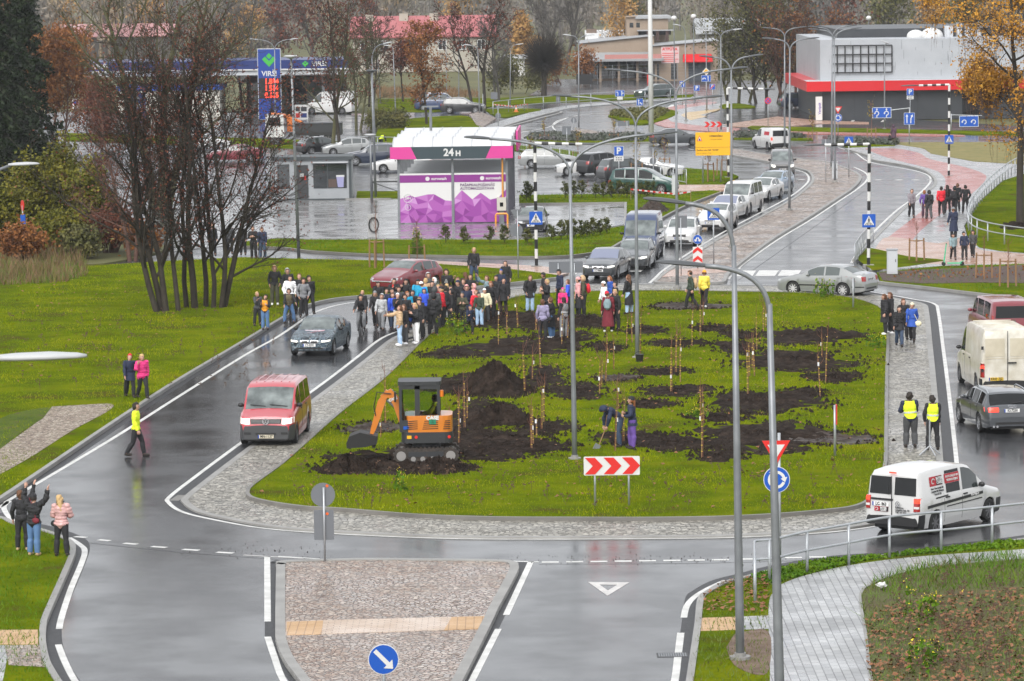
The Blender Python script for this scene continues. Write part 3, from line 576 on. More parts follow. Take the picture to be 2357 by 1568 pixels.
for x,y,ty,lb in((1553,245,42,'white globe lamp above the derelict brick building'),(1598,240,38,'white globe lamp beside the metal roof'),(2000,220,42,'white globe lamp above the store roof')):
 b=G(x,y);t=thing('globe_lamp',lb,'lamp post',b,0,'far globe lamps');j=Vector((0,0,H(x,y,ty)))
 mb=MB();mb.tube([(0,0,0),j],[.08,.05],6);mb.build('pole',M_STEEL,t);mb=MB();mb.ball(j,(.32,.32,.28));mb.build('lamp_globe',M_WHITE,t,smooth=True)
p=atY(200,815,45);b=Vector((p.x-3.2,45,0));t=thing('street_lamp','pale lamp head close to the viewer above the left lawn','street lamp',b,0,'single-arm street lamps')
mb=MB();mb.tube([(0,0,0),(0,0,9),(0,0,10.5),(.3,0,p.z-.35),(1.2,0,p.z-.14),(2.1,0,p.z-.06)],[.1,.07,.06,.05,.045,.045],10);mb.build('pole',M_STEEL,t,smooth=True)
mb=MB();head_mesh(mb,Vector((2.05,0,p.z-.05)),(1,0,.02),1.15);mb.build('lamp_head',M_HEADL,t,smooth=True)
p=atY(91,374,106);b=Vector((p.x-2.6,106,0));t=thing('street_lamp','lamp head on a sloping arm over the yellow-green bushes','street lamp',b,0,'single-arm street lamps')
mb=MB();mb.tube([(0,0,0),(0,0,8),(.1,0,p.z-1),(.6,0,p.z-.5),(1.75,0,p.z-.08)],[.1,.07,.06,.05,.045],10);mb.build('pole',M_STEEL,t,smooth=True)
mb=MB();head_mesh(mb,Vector((1.7,0,p.z-.07)),(1,0,.03),.9);mb.build('lamp_head',M_HEADL,t,smooth=True)
b=G(1499,315);t=thing('mast','tall thick white mast rising out of the top of the picture','mast',b)
mb=MB();mb.tube([(0,0,0),(0,0,8),(0,0,24)],[.24,.21,.15],14);mb.build('pole',M_WHITE,t,smooth=True);mb=MB();mb.cyl((0,0,.1),(0,0,1),.5,.2,16);mb.build('base_plate',M_KERB,t)
# ---- pictograms in the x-z plane, facing the camera side (-y)
def shp(mb,pts,y=-.03,th=.006):mb.prism([(x,y,z)for x,z in pts],(0,1,0),th)
def disc2(mb,cx,cz,r,y,th=.006,n=24):shp(mb,[(cx+r*math.cos(2*PI*i/n),cz+r*math.sin(2*PI*i/n))for i in range(n)],y,th)
def rrect(w,h,r=.05,cx=0,cz=0,n=3):
 out=[]
 for sx,sz,a0 in((1,1,0),(-1,1,90),(-1,-1,180),(1,-1,270)):
  for k in range(n+1):
   a=R(a0+90*k/n);out.append((cx+sx*(w/2-r)+r*math.cos(a),cz+sz*(h/2-r)+r*math.sin(a)))
 return out
def crossing_sign(parent,cz,s=.65,cx=0.0,y=-.12):
 mb=MB();shp(mb,rrect(s,s,.04,cx,cz),y,.02);o=mb.build('crossing_sign',M_BLUE,parent)
 mb=MB();shp(mb,[(cx-s*.40,cz-s*.33),(cx+s*.40,cz-s*.33),(cx,cz+s*.40)],y-.012,.01);tr=mb.build('triangle',M_WHITE,o)
 mb=MB();k=s
 for i in range(5):x=cx+(i-2)*.135*k;shp(mb,[(x-.035*k,cz-.31*k),(x+.02*k,cz-.31*k),(x*.55+cx*.45+.012*k,cz-.16*k),(x*.55+cx*.45-.02*k,cz-.16*k)],y-.02,.006)
 disc2(mb,cx,cz+.22*k,.04*k,y-.02,n=10);shp(mb,[(cx-.05*k,cz+.16*k),(cx+.05*k,cz+.16*k),(cx+.045*k,cz),(cx-.045*k,cz)],y-.02)
 for sg in(-1,1):shp(mb,[(cx-.02*k,cz+.01*k),(cx+.03*k,cz),(cx+sg*.11*k+.025*k,cz-.22*k),(cx+sg*.11*k-.025*k,cz-.22*k)],y-.0205);shp(mb,[(cx,cz+.15*k),(cx+sg*.11*k,cz+.04*k),(cx+sg*.09*k,cz+.01*k),(cx,cz+.1*k)],y-.021)
 mb.build('pictogram',M_BLACK,o);return o
def zebra_post(bx,by,tx,ty,ex,hx,sy,label,s):
 b=G(bx,by);t=thing('crossing_lamp',label,'crossing lamp',b,0,'black and white banded crossing lamps');j=atY(tx,ty,b.y)-b
 mb=MB();n=int(j.z/.5)
 for i in range(n+1):
  z0,z1=j.z*i/(n+1),j.z*(i+1)/(n+1);mb.mi=i%2;mb.tube([(j.x*z0/j.z,0,z0),(j.x*z1/j.z,0,z1)],.085,10,cap=i in(0,n))
 mb.build('pole',[M_BLACK,M_WHITE],t);e=atY(ex,ty+2,b.y)-b;mb=MB();n=7
 for i in range(n):
  mb.mi=(i+1)%2;q0=j.lerp(e,i/n);q1=j.lerp(e,(i+1)/n);mb.tube([q0,q1],.075,8)
 mb.build('arm',[M_BLACK,M_WHITE],t);d=(e-j).normalized();mb=MB();head_mesh(mb,e,d,abs(hx-ex)/spx(by));mb.build('lamp_head',M_HEAD,t,smooth=True)
 mb=MB();mb.box((0,0,.06),(.55,.55,.14));mb.build('base_plate',M_KERB,t)
 crossing_sign(t,H(bx,by,sy),s,j.x*.3)
zebra_post(1235,617,1231,330,1340,1381,502,'banded crossing lamp standing near the car wash, arm reaching right',.68)
zebra_post(1999,615,2001,332,1898,1850,508,'banded crossing lamp right of the silver hatchback, arm reaching left',.68)
zebra_post(1677,411,1674,203,1757,1785,329,'banded crossing lamp partly covering the yellow roadworks board',.62)
zebra_post(2184,408,2185,195,2115,2074,321,'banded crossing lamp under the orange birch leaves',.62)
def posts(t,xs,h,r=.03,y=0.0):
 for x in xs:mb=MB();mb.tube([(x,y,0),(x,y,h)],r,8);mb.build('post',M_STEELL,t,smooth=True)
def sgn(bx,by,label,name='road_sign',cat='road sign',rz=0.0,group=None):return thing(name,label,cat,G(bx,by,.1),rz,group)
def hz(bx,by,y):return H(bx,by,y)-.1
def chevron_board(bx,by,y0,y1,w_,label,posts_x,red_on_white=True,n=3,noback=False):
 t=sgn(bx,by,label,'chevron_board','chevron board');z1,z0=hz(bx,by,y0),hz(bx,by,y1);h=z1-z0;zc=(z0+z1)/2
 posts(t,posts_x,z1-.05)
 if not noback:mb=MB();shp(mb,rrect(w_,h,.03,0,zc),-.06,.02);mb.build('plate',M_WHITE,t)
 mb=MB();p=w_/n
 for i in range(n):
  x=-w_/2+p*i+p*.06;a=p*.54;q=p*.42;shp(mb,[(x,z0+h*.06),(x+a,z0+h*.06),(x+a+q,zc),(x+a,z1-h*.06),(x,z1-h*.06),(x+q,zc)],-.075)
 mb.build('chevrons',M_RED,t);return t
chevron_board(1409,1166,1043,1086,1.62,'white board of three red chevrons on the near edge of the island',(-.49,.49))
chevron_board(1641,305,277,291,1.65,'three red chevrons above the yellow roadworks board',(-.4,.4),noback=True)
def backs(bx,by,items,label,post_x=(0,),top=None):
 t=sgn(bx,by,label,'road_sign','sign back');s0=spx(by);zt=0
 for kind,x,y,a,b in items:
  z=hz(bx,by,y);zt=max(zt,z);cx=(x-bx)/s0
  mb=MB()
  if kind=='round':disc2(mb,cx,z,a/s0,.03,.02)
  elif kind=='tri':shp(mb,[(cx-a/s0,z+b/s0),(cx+a/s0,z+b/s0),(cx,z-b/s0)],.03,.02)
  else:shp(mb,rrect(2*a/s0,2*b/s0,.03,cx,z),.03,.02);
  mb.build('plate',M_SIGNBACK,t)
  if a>14:mb=MB();disc2(mb,cx+a/s0*.35,z+b/s0*.75,.04,.022,n=10);mb.build('sticker',flat('orange_sticker',(.7,.12,.02),.4),t)
 posts(t,post_x,zt+.2 if top is None else hz(bx,by,top));return t
backs(748,1292,[('round',746,1132,28,28),('rect',747,1201,23,35)],'grey backs of a round and a rectangular sign on the bottom splitter island')
backs(1303,652,[('rect',1303,611,39,13)],'wide grey sign back on two posts in front of the dark sedan',(-.38,.42))
backs(1193,640,[('tri',1190,490,14,11),('round',1190,526,14.5,14.5)],'grey backs of a triangle and a round sign in front of the parked black car')
backs(1568,632,[('rect',1571,507,11.5,14)],'grey rectangular sign back by the white estate car')
backs(1504,432,[('tri',1503,346,8,10),('round',1503.6,368,7.8,7.8)],'grey backs of a triangle and a round sign by the parked cars')
backs(1305,340,[('rect',1304.5,298,10,9.5)],'small square grey sign back at the far planting bed')
backs(1321,300,[('round',1321,275,6.5,6.5)],'small round grey sign back on the far roundabout')
backs(1432,313,[('rect',1432,282,17,6)],'wide grey sign back on two posts on the far roundabout',(-.45,.45))
backs(1901,420,[('rect',1902,325,10,6.5)],'wide grey sign back on the median below the store')
backs(1147,298,[('tri',1147,247,6,6),('round',1147,264,6.5,6.5)],'grey backs of a triangle and a round sign by the far footpath')
backs(1112,270,[('rect',1138,219,8,8)],'square grey sign back hung from a thin angled pole by the lawn')
backs(1285,243,[('rect',1285,227,5,9)],'narrow grey sign back by the pale railing')
for x,y,yt,lb,m in((1922,1052,926,'thin post carrying an edge-on red and white plate near the right apron',M_RED),(1964,709,636,'grey post with an edge-on plate behind the silver car',M_SIGNBACK)):
 t=sgn(x,y,lb);h=hz(x,y,yt);posts(t,(0,),h,.04);mb=MB();mb.box((.05,.03,h-.3),(.03,.3,.62));mb.build('plate',m,t)
def arrow(mb,p,q,wd,hw,hl,y):
 p,q=Vector(p),Vector(q);d=(q-p).normalized();n=Vector((-d.y,d.x));k=q-d*hl
 shp(mb,[tuple(v)for v in(p-n*wd,k-n*wd,k-n*hw,q,k+n*hw,k+n*wd,p+n*wd)],y)
def ring_arc(mb,cx,cz,r,wd,a0,a1,y,n=10,headl=.12):
 A=[R(a0+(a1-a0)*i/n)for i in range(n+1)]
 for i in range(n):
  a,b=A[i],A[i+1];shp(mb,[(cx+(r-wd)*math.cos(a),cz+(r-wd)*math.sin(a)),(cx+(r+wd)*math.cos(a),cz+(r+wd)*math.sin(a)),(cx+(r+wd)*math.cos(b),cz+(r+wd)*math.sin(b)),(cx+(r-wd)*math.cos(b),cz+(r-wd)*math.sin(b))],y)
 a=A[-1];s=1 if a1>a0 else-1;t=Vector((-math.sin(a),math.cos(a)))*s;c=Vector((cx+r*math.cos(a),cz+r*math.sin(a)));rad=Vector((math.cos(a),math.sin(a)))
 shp(mb,[tuple(c+rad*wd*2.4),tuple(c+t*headl),tuple(c-rad*wd*2.4)],y-.001)
def round_blue(t,z,r,cx=0.0):
 mb=MB();disc2(mb,cx,z,r,-.06,.02);mb.build('plate_rim',M_WHITE,t);mb=MB();disc2(mb,cx,z,r*.95,-.066,.008);return mb.build('plate',M_BLUE,t)
def roundabout_sign(t,z,r,cx=0.0):
 o=round_blue(t,z,r,cx);mb=MB()
 for a in(100,220,340):ring_arc(mb,cx,z,r*.56,r*.11,a,a-85,-.074,headl=r*.35)
 mb.build('arrows',M_WHITE,o)
def giveway(t,z,w_,cx=0.0):
 h=w_*.87;mb=MB();shp(mb,[(cx-w_/2,z+h*.4),(cx+w_/2,z+h*.4),(cx,z-h*.6)],-.06,.02);o=mb.build('plate',M_RED,t)
 k=.62;mb=MB();shp(mb,[(cx-w_/2*k,z+h*.05+h*.4*k*.75),(cx+w_/2*k,z+h*.05+h*.4*k*.75),(cx,z+h*.05-h*.6*k)],-.068,.008);mb.build('plate_face',M_WHITE,o)
t=sgn(885,1640,'round blue sign with a slanted white arrow on the bottom splitter island');z=hz(885,1640,1507);posts(t,(0,),z+.2,.035);o=round_blue(t,z,.325);mb=MB();arrow(mb,(-.18,z+.19),(.2,z-.2),.045,.13,.15,-.075);mb.build('arrow',M_WHITE,o)
t=sgn(1795,1322,'red and white give way triangle above a blue roundabout sign on the right verge');posts(t,(0,),hz(1795,1322,990),.04);giveway(t,hz(1795,1322,1029),.72,-.08);roundabout_sign(t,hz(1795,1322,1096),.34,-.07)
t=sgn(1606,618,'round blue split-arrow sign above a red and white chevron plate at the median tip');posts(t,(0,),hz(1606,618,545),.035);z=hz(1606,618,547);o=round_blue(t,z,.24)
mb=MB();arrow(mb,(-.02,z+.1),(-.14,z-.12),.03,.09,.1,-.075);arrow(mb,(.02,z+.1),(.14,z-.12),.03,.09,.1,-.0755);mb.build('arrows',M_WHITE,o)
z1,z0=hz(1606,618,564),hz(1606,618,601);mb=MB();shp(mb,rrect(.5,z1-z0,.02,0,(z0+z1)/2),-.06,.02);o=mb.build('chevron_plate',M_WHITE,t);mb=MB();hh=(z1-z0)/3.2
for zz in(z0,z0+hh*1.75):shp(mb,[(-.24,zz+.01),(0,zz+hh*.75),(.24,zz+.01),(.24,zz+hh*.72),(0,zz+hh*1.45),(-.24,zz+hh*.72)],-.07)
mb.build('chevrons',M_RED,o)
for bx,by,sy,s,lb in((1643,614,489,.62,'blue pedestrian crossing sign on a post in front of the white hatchback'),(1954,409,322,.62,'blue pedestrian crossing sign on the median end behind a banded arm')):
 t=sgn(bx,by,lb);z=hz(bx,by,sy);posts(t,(0,),z+s/2,.035);crossing_sign(t,z,s,y=-.05)
def panel(t,x,z,w_,h,m=None,name='plate',rim=True):
 if rim:mb=MB();shp(mb,rrect(w_,h,.03,x,z),-.05,.02);mb.build('plate_rim',M_WHITE,t)
 mb=MB();shp(mb,rrect(w_*.95 if rim else w_,h-w_*.05 if rim else h,.03,x,z),-.06,.012);return mb.build(name,m or M_BLUE,t)
RX=(PI/2,0,0)
def p_sign(bx,by,y,s,label,plate=True,slash=False):
 t=sgn(bx,by,label);z=hz(bx,by,y);posts(t,(0,),z+s/2,.035);o=panel(t,0,z,s,s);text('P',s*.95,M_WHITE,o,(0,-.068,z),RX,bold=.02)
 if slash:mb=MB();shp(mb,[(-s*.4,z-s*.3),(-s*.3,z-s*.4),(s*.4,z+s*.3),(s*.3,z+s*.4)],-.075);mb.build('slash',M_RED,o)
 if plate:
  o=panel(t,0,z-s*.82,s,s*.5,M_WHITE,'supplementary_plate',rim=False);mb=MB()
  for i in range(3):
   for k in(-1,1):shp(mb,rrect(s*.16,s*.1,.01,(i-1)*s*.24,z-s*.82+k*s*.11),-.07)
  mb.build('car_symbols',M_BLACK,o)
 return t
p_sign(1425,432,345,.66,'blue parking sign with a small plate under it among the parked cars')
p_sign(2095,277,210,.66,'blue parking sign with two small plates before the dark store wall')
p_sign(1604,243,201,.62,'far blue parking sign beside the far car lane',plate=False)
p_sign(1640,243,198,.6,'far blue parking sign struck through with a red slash',plate=False,slash=True)
t=sgn(1639,420,'yellow roadworks board reading UZMANIBU on two posts','information_board','roadworks board');s0=spx(420);z1,z0=hz(1639,420,302),hz(1639,420,355);wd=84/s0
posts(t,(-.65,.62),z1-.1,.05);x0=(1602-1639)/s0;cx=x0+wd/2;mb=MB();shp(mb,rrect(wd,z1-z0,.02,cx,(z0+z1)/2),-.08,.03);o=mb.build('board',M_YELLOW,t)
hh=z1-z0;text('UZMANĪBU!',.17,M_BLACK,o,(cx+.15,-.085,z1-hh*.17),RX,bold=.004);text('UZ CEĻA STRĀDĀ',.105,M_BLACK,o,(cx+.15,-.085,z1-hh*.31),RX)
text('Darbus veic: SIA "ACBR"',.155,M_BLACK,o,(x0+.08,-.085,z1-hh*.77),RX,align='LEFT',bold=.003);text('Meža iela 1, Rēzekne, LV-4601',.085,M_BLACK,o,(x0+.08,-.085,z1-hh*.9),RX,align='LEFT')
mb=MB();shp(mb,[(x0+.02,z1-hh*.645),(x0+wd-.02,z1-hh*.645),(x0+wd-.02,z1-hh*.655),(x0+.02,z1-hh*.655)],-.084);mb.build('dividing_line',M_BLACK,o)
mb=MB();shp(mb,[(x0+.1,z1-hh*.38),(x0+.48,z1-hh*.38),(x0+.29,z1-hh*.13)],-.086);o2=mb.build('warning_triangle',M_RED,o);mb=MB();shp(mb,[(x0+.16,z1-hh*.36),(x0+.42,z1-hh*.36),(x0+.29,z1-hh*.18)],-.09);o3=mb.build('triangle_face',M_WHITE,o2)
mb=MB();shp(mb,[(x0+.22,z1-hh*.35),(x0+.38,z1-hh*.35),(x0+.33,z1-hh*.3),(x0+.27,z1-hh*.25),(x0+.25,z1-hh*.29)],-.094);mb.build('pictogram',M_BLACK,o3)
t=sgn(2093,333,'blue two-lane sign with a bent arrow on a post by the footpath');z=hz(2093,333,271);posts(t,(0,),z+.3,.04);o=panel(t,0,z,.9,1.0);mb=MB();arrow(mb,(-.2,z-.38),(-.2,z+.38),.04,.12,.2,-.07);arrow(mb,(.12,z-.38),(.14,z),.04,.04,.02,-.07);arrow(mb,(.12,z-.02),(.28,z+.36),.04,.12,.2,-.071);mb.build('arrows',M_WHITE,o)
t=sgn(2056,300,'wide blue roundabout lane sign hung on an arm before the store');s0=spx(300);z=hz(2056,300,257);posts(t,(1.5,),z+.45,.05);mb=MB();mb.tube([(1.5,0,z+.4),(-.4,0,z+.2)],.04,6);mb.build('arm',M_STEELL,t)
o=panel(t,-1.05,z,1.75,.98);mb=MB()
for k in(-1.5,-.62):ring_arc(mb,k,z-.05,.18,.04,-90,170,-.07,headl=.14);arrow(mb,(k,z-.45),(k,z-.2),.04,.04,.02,-.071);arrow(mb,(k,z+.1),(k,z+.42),.035,.1,.14,-.072)
mb.build('arrows',M_WHITE,o)
t=sgn(2230,300,'wide blue lane sign behind the birch leaves');z=hz(2230,300,277);posts(t,(-1.6,),z+.7,.05);mb=MB();mb.tube([(-1.6,0,z+.6),(1.2,0,z+.5)],.04,6);mb.build('arm',M_STEELL,t);o=panel(t,0,z,1.75,1.0);mb=MB()
for k in(-.42,.42):ring_arc(mb,k,z-.05,.18,.04,-90,170,-.07,headl=.14)
mb.build('arrows',M_WHITE,o)
t=sgn(1929,318,'far give way triangle above a small blue roundabout sign before the store');posts(t,(0,),hz(1929,318,243),.035);giveway(t,hz(1929,318,250),.74);roundabout_sign(t,hz(1929,318,269),.36)
t=sgn(1768,294,'red and blue no stopping sign on the far pavement');z=hz(1768,294,230);posts(t,(0,),z,.03);mb=MB();disc2(mb,0,z,.31,-.05,.02);o=mb.build('plate',M_RED,t);mb=MB();disc2(mb,0,z,.24,-.058);mb.build('plate_face',M_BLUE,o);mb=MB();shp(mb,[(-.2,z-.14),(-.14,z-.2),(.2,z+.14),(.14,z+.2)],-.066);shp(mb,[(-.2,z+.14),(-.14,z+.2),(.2,z-.14),(.14,z-.2)],-.067);mb.build('cross',M_RED,o)
t=sgn(1427,252,'far blue sign with two lane arrows above a white plate');z=hz(1427,252,213);posts(t,(0,),z,.03);o=panel(t,0,z,.98,.68);mb=MB();arrow(mb,(-.2,z-.25),(-.2,z+.1),.04,.04,.02,-.07);arrow(mb,(-.18,z+.12),(-.4,z+.12),.04,.1,.12,-.071);arrow(mb,(.2,z-.25),(.2,z+.28),.04,.1,.14,-.07);arrow(mb,(.2,z),(.42,z),.04,.1,.12,-.072);mb.build('arrows',M_WHITE,o);panel(t,0,z-.52,.6,.3,M_WHITE,'supplementary_plate',rim=False)
t=sgn(1473,264,'far blue sign with an upright and a slanted arrow on the planted island');z=hz(1473,264,233);posts(t,(0,),z,.03);o=panel(t,0,z,.66,.72);mb=MB();arrow(mb,(-.12,z-.28),(-.12,z+.28),.04,.1,.14,-.07);arrow(mb,(.22,z-.25),(0,z-.02),.04,.1,.12,-.071);mb.build('arrows',M_WHITE,o)
t=sgn(1626,256,'yellow and white diamond above a blue lane sign far off');z=hz(1626,256,163);posts(t,(0,),z,.04);mb=MB();shp(mb,[(-.4,z),(0,z-.4),(.4,z),(0,z+.4)],-.05,.02);o=mb.build('plate',M_WHITE,t);mb=MB();shp(mb,[(-.27,z),(0,z-.27),(.27,z),(0,z+.27)],-.058);mb.build('plate_face',M_YELLOW,o);z=hz(1626,256,179);o=panel(t,0,z,1.0,.66);mb=MB();arrow(mb,(.2,z-.25),(.2,z+.28),.04,.1,.14,-.07);ring_arc(mb,-.2,z-.1,.15,.04,0,150,-.07);mb.build('arrows',M_WHITE,o)
t=sgn(1571,243,'small far blue sign with two upright arrows');z=hz(1571,243,192);posts(t,(0,),z,.03);o=panel(t,0,z,.62,.7);mb=MB();arrow(mb,(-.14,z-.28),(-.14,z+.28),.04,.1,.14,-.07);arrow(mb,(.14,z-.28),(.14,z+.28),.04,.1,.14,-.07);mb.build('arrows',M_WHITE,o)
t=sgn(176,300,'white notice with a red ring near the fuel station entrance');z=hz(176,300,237);posts(t,(0,),z,.03);o=panel(t,0,z,.7,.95,M_WHITE,rim=False);mb=MB();disc2(mb,0,z+.12,.28,-.068);mb.build('ring',M_RED,o);mb=MB();disc2(mb,0,z+.12,.2,-.076);mb.build('ring_face',M_BLUE,o)
t=sgn(55,600,'round sign seen edge-on with a blue box below among the bushes');z=hz(55,600,470);posts(t,(0,),z,.03);mb=MB();mb.cyl((0,0,z),(.9,.4,0),.3,.03,18);mb.build('plate',M_RED,t);mb=MB();mb.box((.02,0,z-.75),(.26,.3,.5));mb.build('box',M_BLUE,t)
t=sgn(1885,277,'tall white advertising column at the corner of the store','advertising_column','advertising column');mb=MB();mb.box((0,0,1.15),(.62,.5,2.3));mb.build('body',M_WHITE,t);text('Venipak',.36,flat('violet_print',(.08,.02,.3),.5),t,(.05,-.256,1.15),(PI/2,-PI/2,0),bold=.006)
def cabinet(x0,x1,yb,yt,label):
 b=G((x0+x1)/2,yb,.1);s0=spx(yb);w_=(x1-x0)/s0;h=H((x0+x1)/2,yb,yt)-.1;t=thing('cabinet',label,'cabinet',b)
 mb=MB();mb.box((0,.2,h/2),(w_,.35,h-.06));mb.build('body',M_GREYL,t);mb=MB();mb.box((0,.2,h-.02),(w_+.06,.42,.06));mb.build('lid',M_STEELL,t);mb=MB();mb.box((0,.018,h*.5),(w_*.86,.015,h*.82));d=mb.build('door',M_GREYL,t);mb=MB();mb.box((w_*.3,.005,h*.55),(.03,.02,.14));mb.build('handle',M_BLACK,d)
cabinet(2043,2066,632,570,'pale grey cabinet beside the pink footpath');cabinet(1547,1558,450,398,'narrow pale cabinet standing before the green people carrier');cabinet(1916,1928,412,370,'grey cabinet behind a lamp on the cobbled median')
# ---- railings
def railing(pts,h,label,gap=1.9,rails=(1.0,.55),r=.03,bars=0,name='railing',z0=.1):
 path=pxline(pts,n=6,z=z0);b=path[0].copy();t=thing(name,label,'railing',b);mb=MB()
 for q in rails:mb.tube([p-b+Vector((0,0,h*q))for p in path],r,6)
 mb.build('rails',M_STEELL,t,smooth=True)
 L=[0]
 for i in range(1,len(path)):L.append(L[-1]+(path[i]-path[i-1]).length)
 n=max(2,int(round(L[-1]/gap)));n=min(n,95);pm=None
 def at(d):
  for i in range(1,len(L)):
   if L[i]>=d-1e-6:q=(d-L[i-1])/max(1e-6,L[i]-L[i-1]);return path[i-1].lerp(path[i],q)
  return path[-1]
 for k in range(n+1):
  p=at(L[-1]*k/n)-b
  if pm is None:mb=MB();mb.tube([(0,0,-.1),(0,0,h)],r*1.15,8);pm=mb.build('post',M_STEELL,t,smooth=True);pm.location=p
  else:o=pm.copy();C.objects.link(o);o.parent=t;o.location=p
 if bars:
  mb=MB();nb=int(L[-1]/bars)
  for k in range(nb):p=at(L[-1]*(k+.5)/nb)-b;mb.tube([p+Vector((0,0,h*rails[1])),p+Vector((0,0,h))],.011,4)
  o=mb.build('bars',M_STEELL,t)
 return t
railing([(1738,1388),(1737,1352),(1742,1342),(1783,1338),(1846,1322),(1935,1305),(2057,1282),(2198,1268),(2341,1252),(2500,1232)],1.08,'curved pale tube railing between the near road and the grey path',gap=1.62,r=.034)
railing([(2420,578),(2330,566),(2275,556),(2240,543),(2228,525),(2235,500),(2262,462),(2300,425),(2345,395),(2420,372)],1.05,'pale railing curving round the birch lawn beside the footpath',gap=2.6,r=.035,bars=0)
railing([(1968,606),(1985,580),(2010,556)],1.0,'short barred railing beside the banded lamp and the exit road',gap=2.2,bars=.5,rails=(1,.1))
railing([(1195,348),(1300,372),(1420,395),(1580,425)],1.05,'long pale railing behind the parked cars',gap=3.2,bars=.7,rails=(1,.15))
railing([(1135,263),(1230,252),(1350,243),(1470,236),(1600,228)],1.3,'long far pale railing along the raised footpath',gap=4.5,rails=(1,.45),r=.04)
railing([(800,345),(877,345),(1000,352)],1.1,'pale railing left of the car wash roof',gap=2.6,r=.04)
# ---- young planted trees on the island: whip, stake, yellow ties, tag
M_STAKE=mat('bare_wood',(.25,.13,.06),.6,col2=(.27,.16,.08),scale=3);M_TWIG=flat('red_twig',(.16,.06,.035),.6);M_TIE=flat('yellow_tie',(.62,.46,.03),.5);M_TAG=flat('white_tag',(.8,.8,.82),.5)
def sapling(x,yb,yt,i,label):
 g=random.Random(i*7+1);b=G(x,yb,.14);h=H(x,yb,yt)-.14;t=thing('sapling',label,'young tree',b,g.uniform(0,6),'planted whips with yellow ties');lx=g.uniform(-.1,.1)
 mb=MB();mb.tube([(0,0,0),(lx*.4,.02,h*.5),(lx,0,h*.86)],[.015,.013,.009],5);mb.build('stake',M_STAKE,t)
 mb=MB();mb.tube([(.03,.03,0),(lx*.4+.03,.04,h*.5),(lx+.02,.02,h),(lx+.05,.03,h*1.12)],[.013,.011,.008,.004],4)
 for k in range(5):
  z=h*g.uniform(.55,1.0);a=g.uniform(0,6.3);l=g.uniform(.2,.45);mb.tube([(lx*.6+.03,.03,z),(lx*.6+.03+math.cos(a)*l*.5,math.sin(a)*l*.5,z+l*.6),(lx*.6+.03+math.cos(a)*l*.6,math.sin(a)*l*.6,z+l*1.1)],[.006,.005,.003],3,cap=False)
 mb.build('stem',M_TWIG,t);mb=MB()
 for k in range(max(3,int(h/.24))):z=h*(.12+.8*k/max(3,int(h/.24)));mb.box((lx*z/h*.8+.01,.01,z),(.042,.042,.022))
 mb.build('ties',M_TIE,t)
 if i%2==0:mb=MB();z=h*g.uniform(.4,.75);mb.box((lx*.5-.03,-.03,z),(.06,.02,.13));mb.build('tag',M_TAG,t)
def z5(x,a,b):return(782.6+x*.35235,506.4+a*.35235,506.4+b*.35235)
def z6(x,a,b):return(1528.4+x*.35235,506.4+a*.35235,506.4+b*.35235)
SAP=[z5(*q)for q in[(1035,820,510),(1092,750,560),(1160,705,480),(1205,1140,800),(1258,1050,815),(1313,970,700),(1330,1320,1000),(1320,1370,1040),(1283,1420,1230),(1265,1470,1150),(1255,1500,1200),(775,1460,1100),(783,1420,1120),(818,1360,920),(833,1320,1060),(720,1290,1190),(1447,820,540),(1487,780,620),(1695,1140,880),(1710,1090,870),(1737,1055,780),(1750,900,700),(1790,975,730),(1870,830,600),(1910,800,560),(1960,890,560),(2160,1130,850),(2195,950,720),(1800,1510,1150),(1855,1450,1080),(1820,1230,1040),(300,1330,960),(265,1420,1210),(1283,720,600)]]
SAP+=[z6(*q)for q in[(183,825,530),(235,755,520),(255,690,490),(650,735,510),(665,700,550),(607,850,560),(590,1020,730),(545,1145,770),(555,1020,750),(575,970,760),(1020,1160,810),(1055,1060,660),(1030,900,700),(45,1130,700),(108,1060,700),(80,1000,670),(245,1555,1010),(235,1300,1030),(260,1330,1060)]]
for i,(x,a,b_)in enumerate(SAP):
 reg='beside the mini excavator' if x<1110 and a>880 else 'beside the tall soil heap' if x<1270 and a>780 else 'close to the crowd' if x<1340 else 'near the two bending planters' if a>930 and x<1500 else 'in the right half of the island' if x>1600 else 'in the middle of the island'
 sapling(x,a,max(b_,a-135),i,'bare planted whip with yellow ties '+reg)
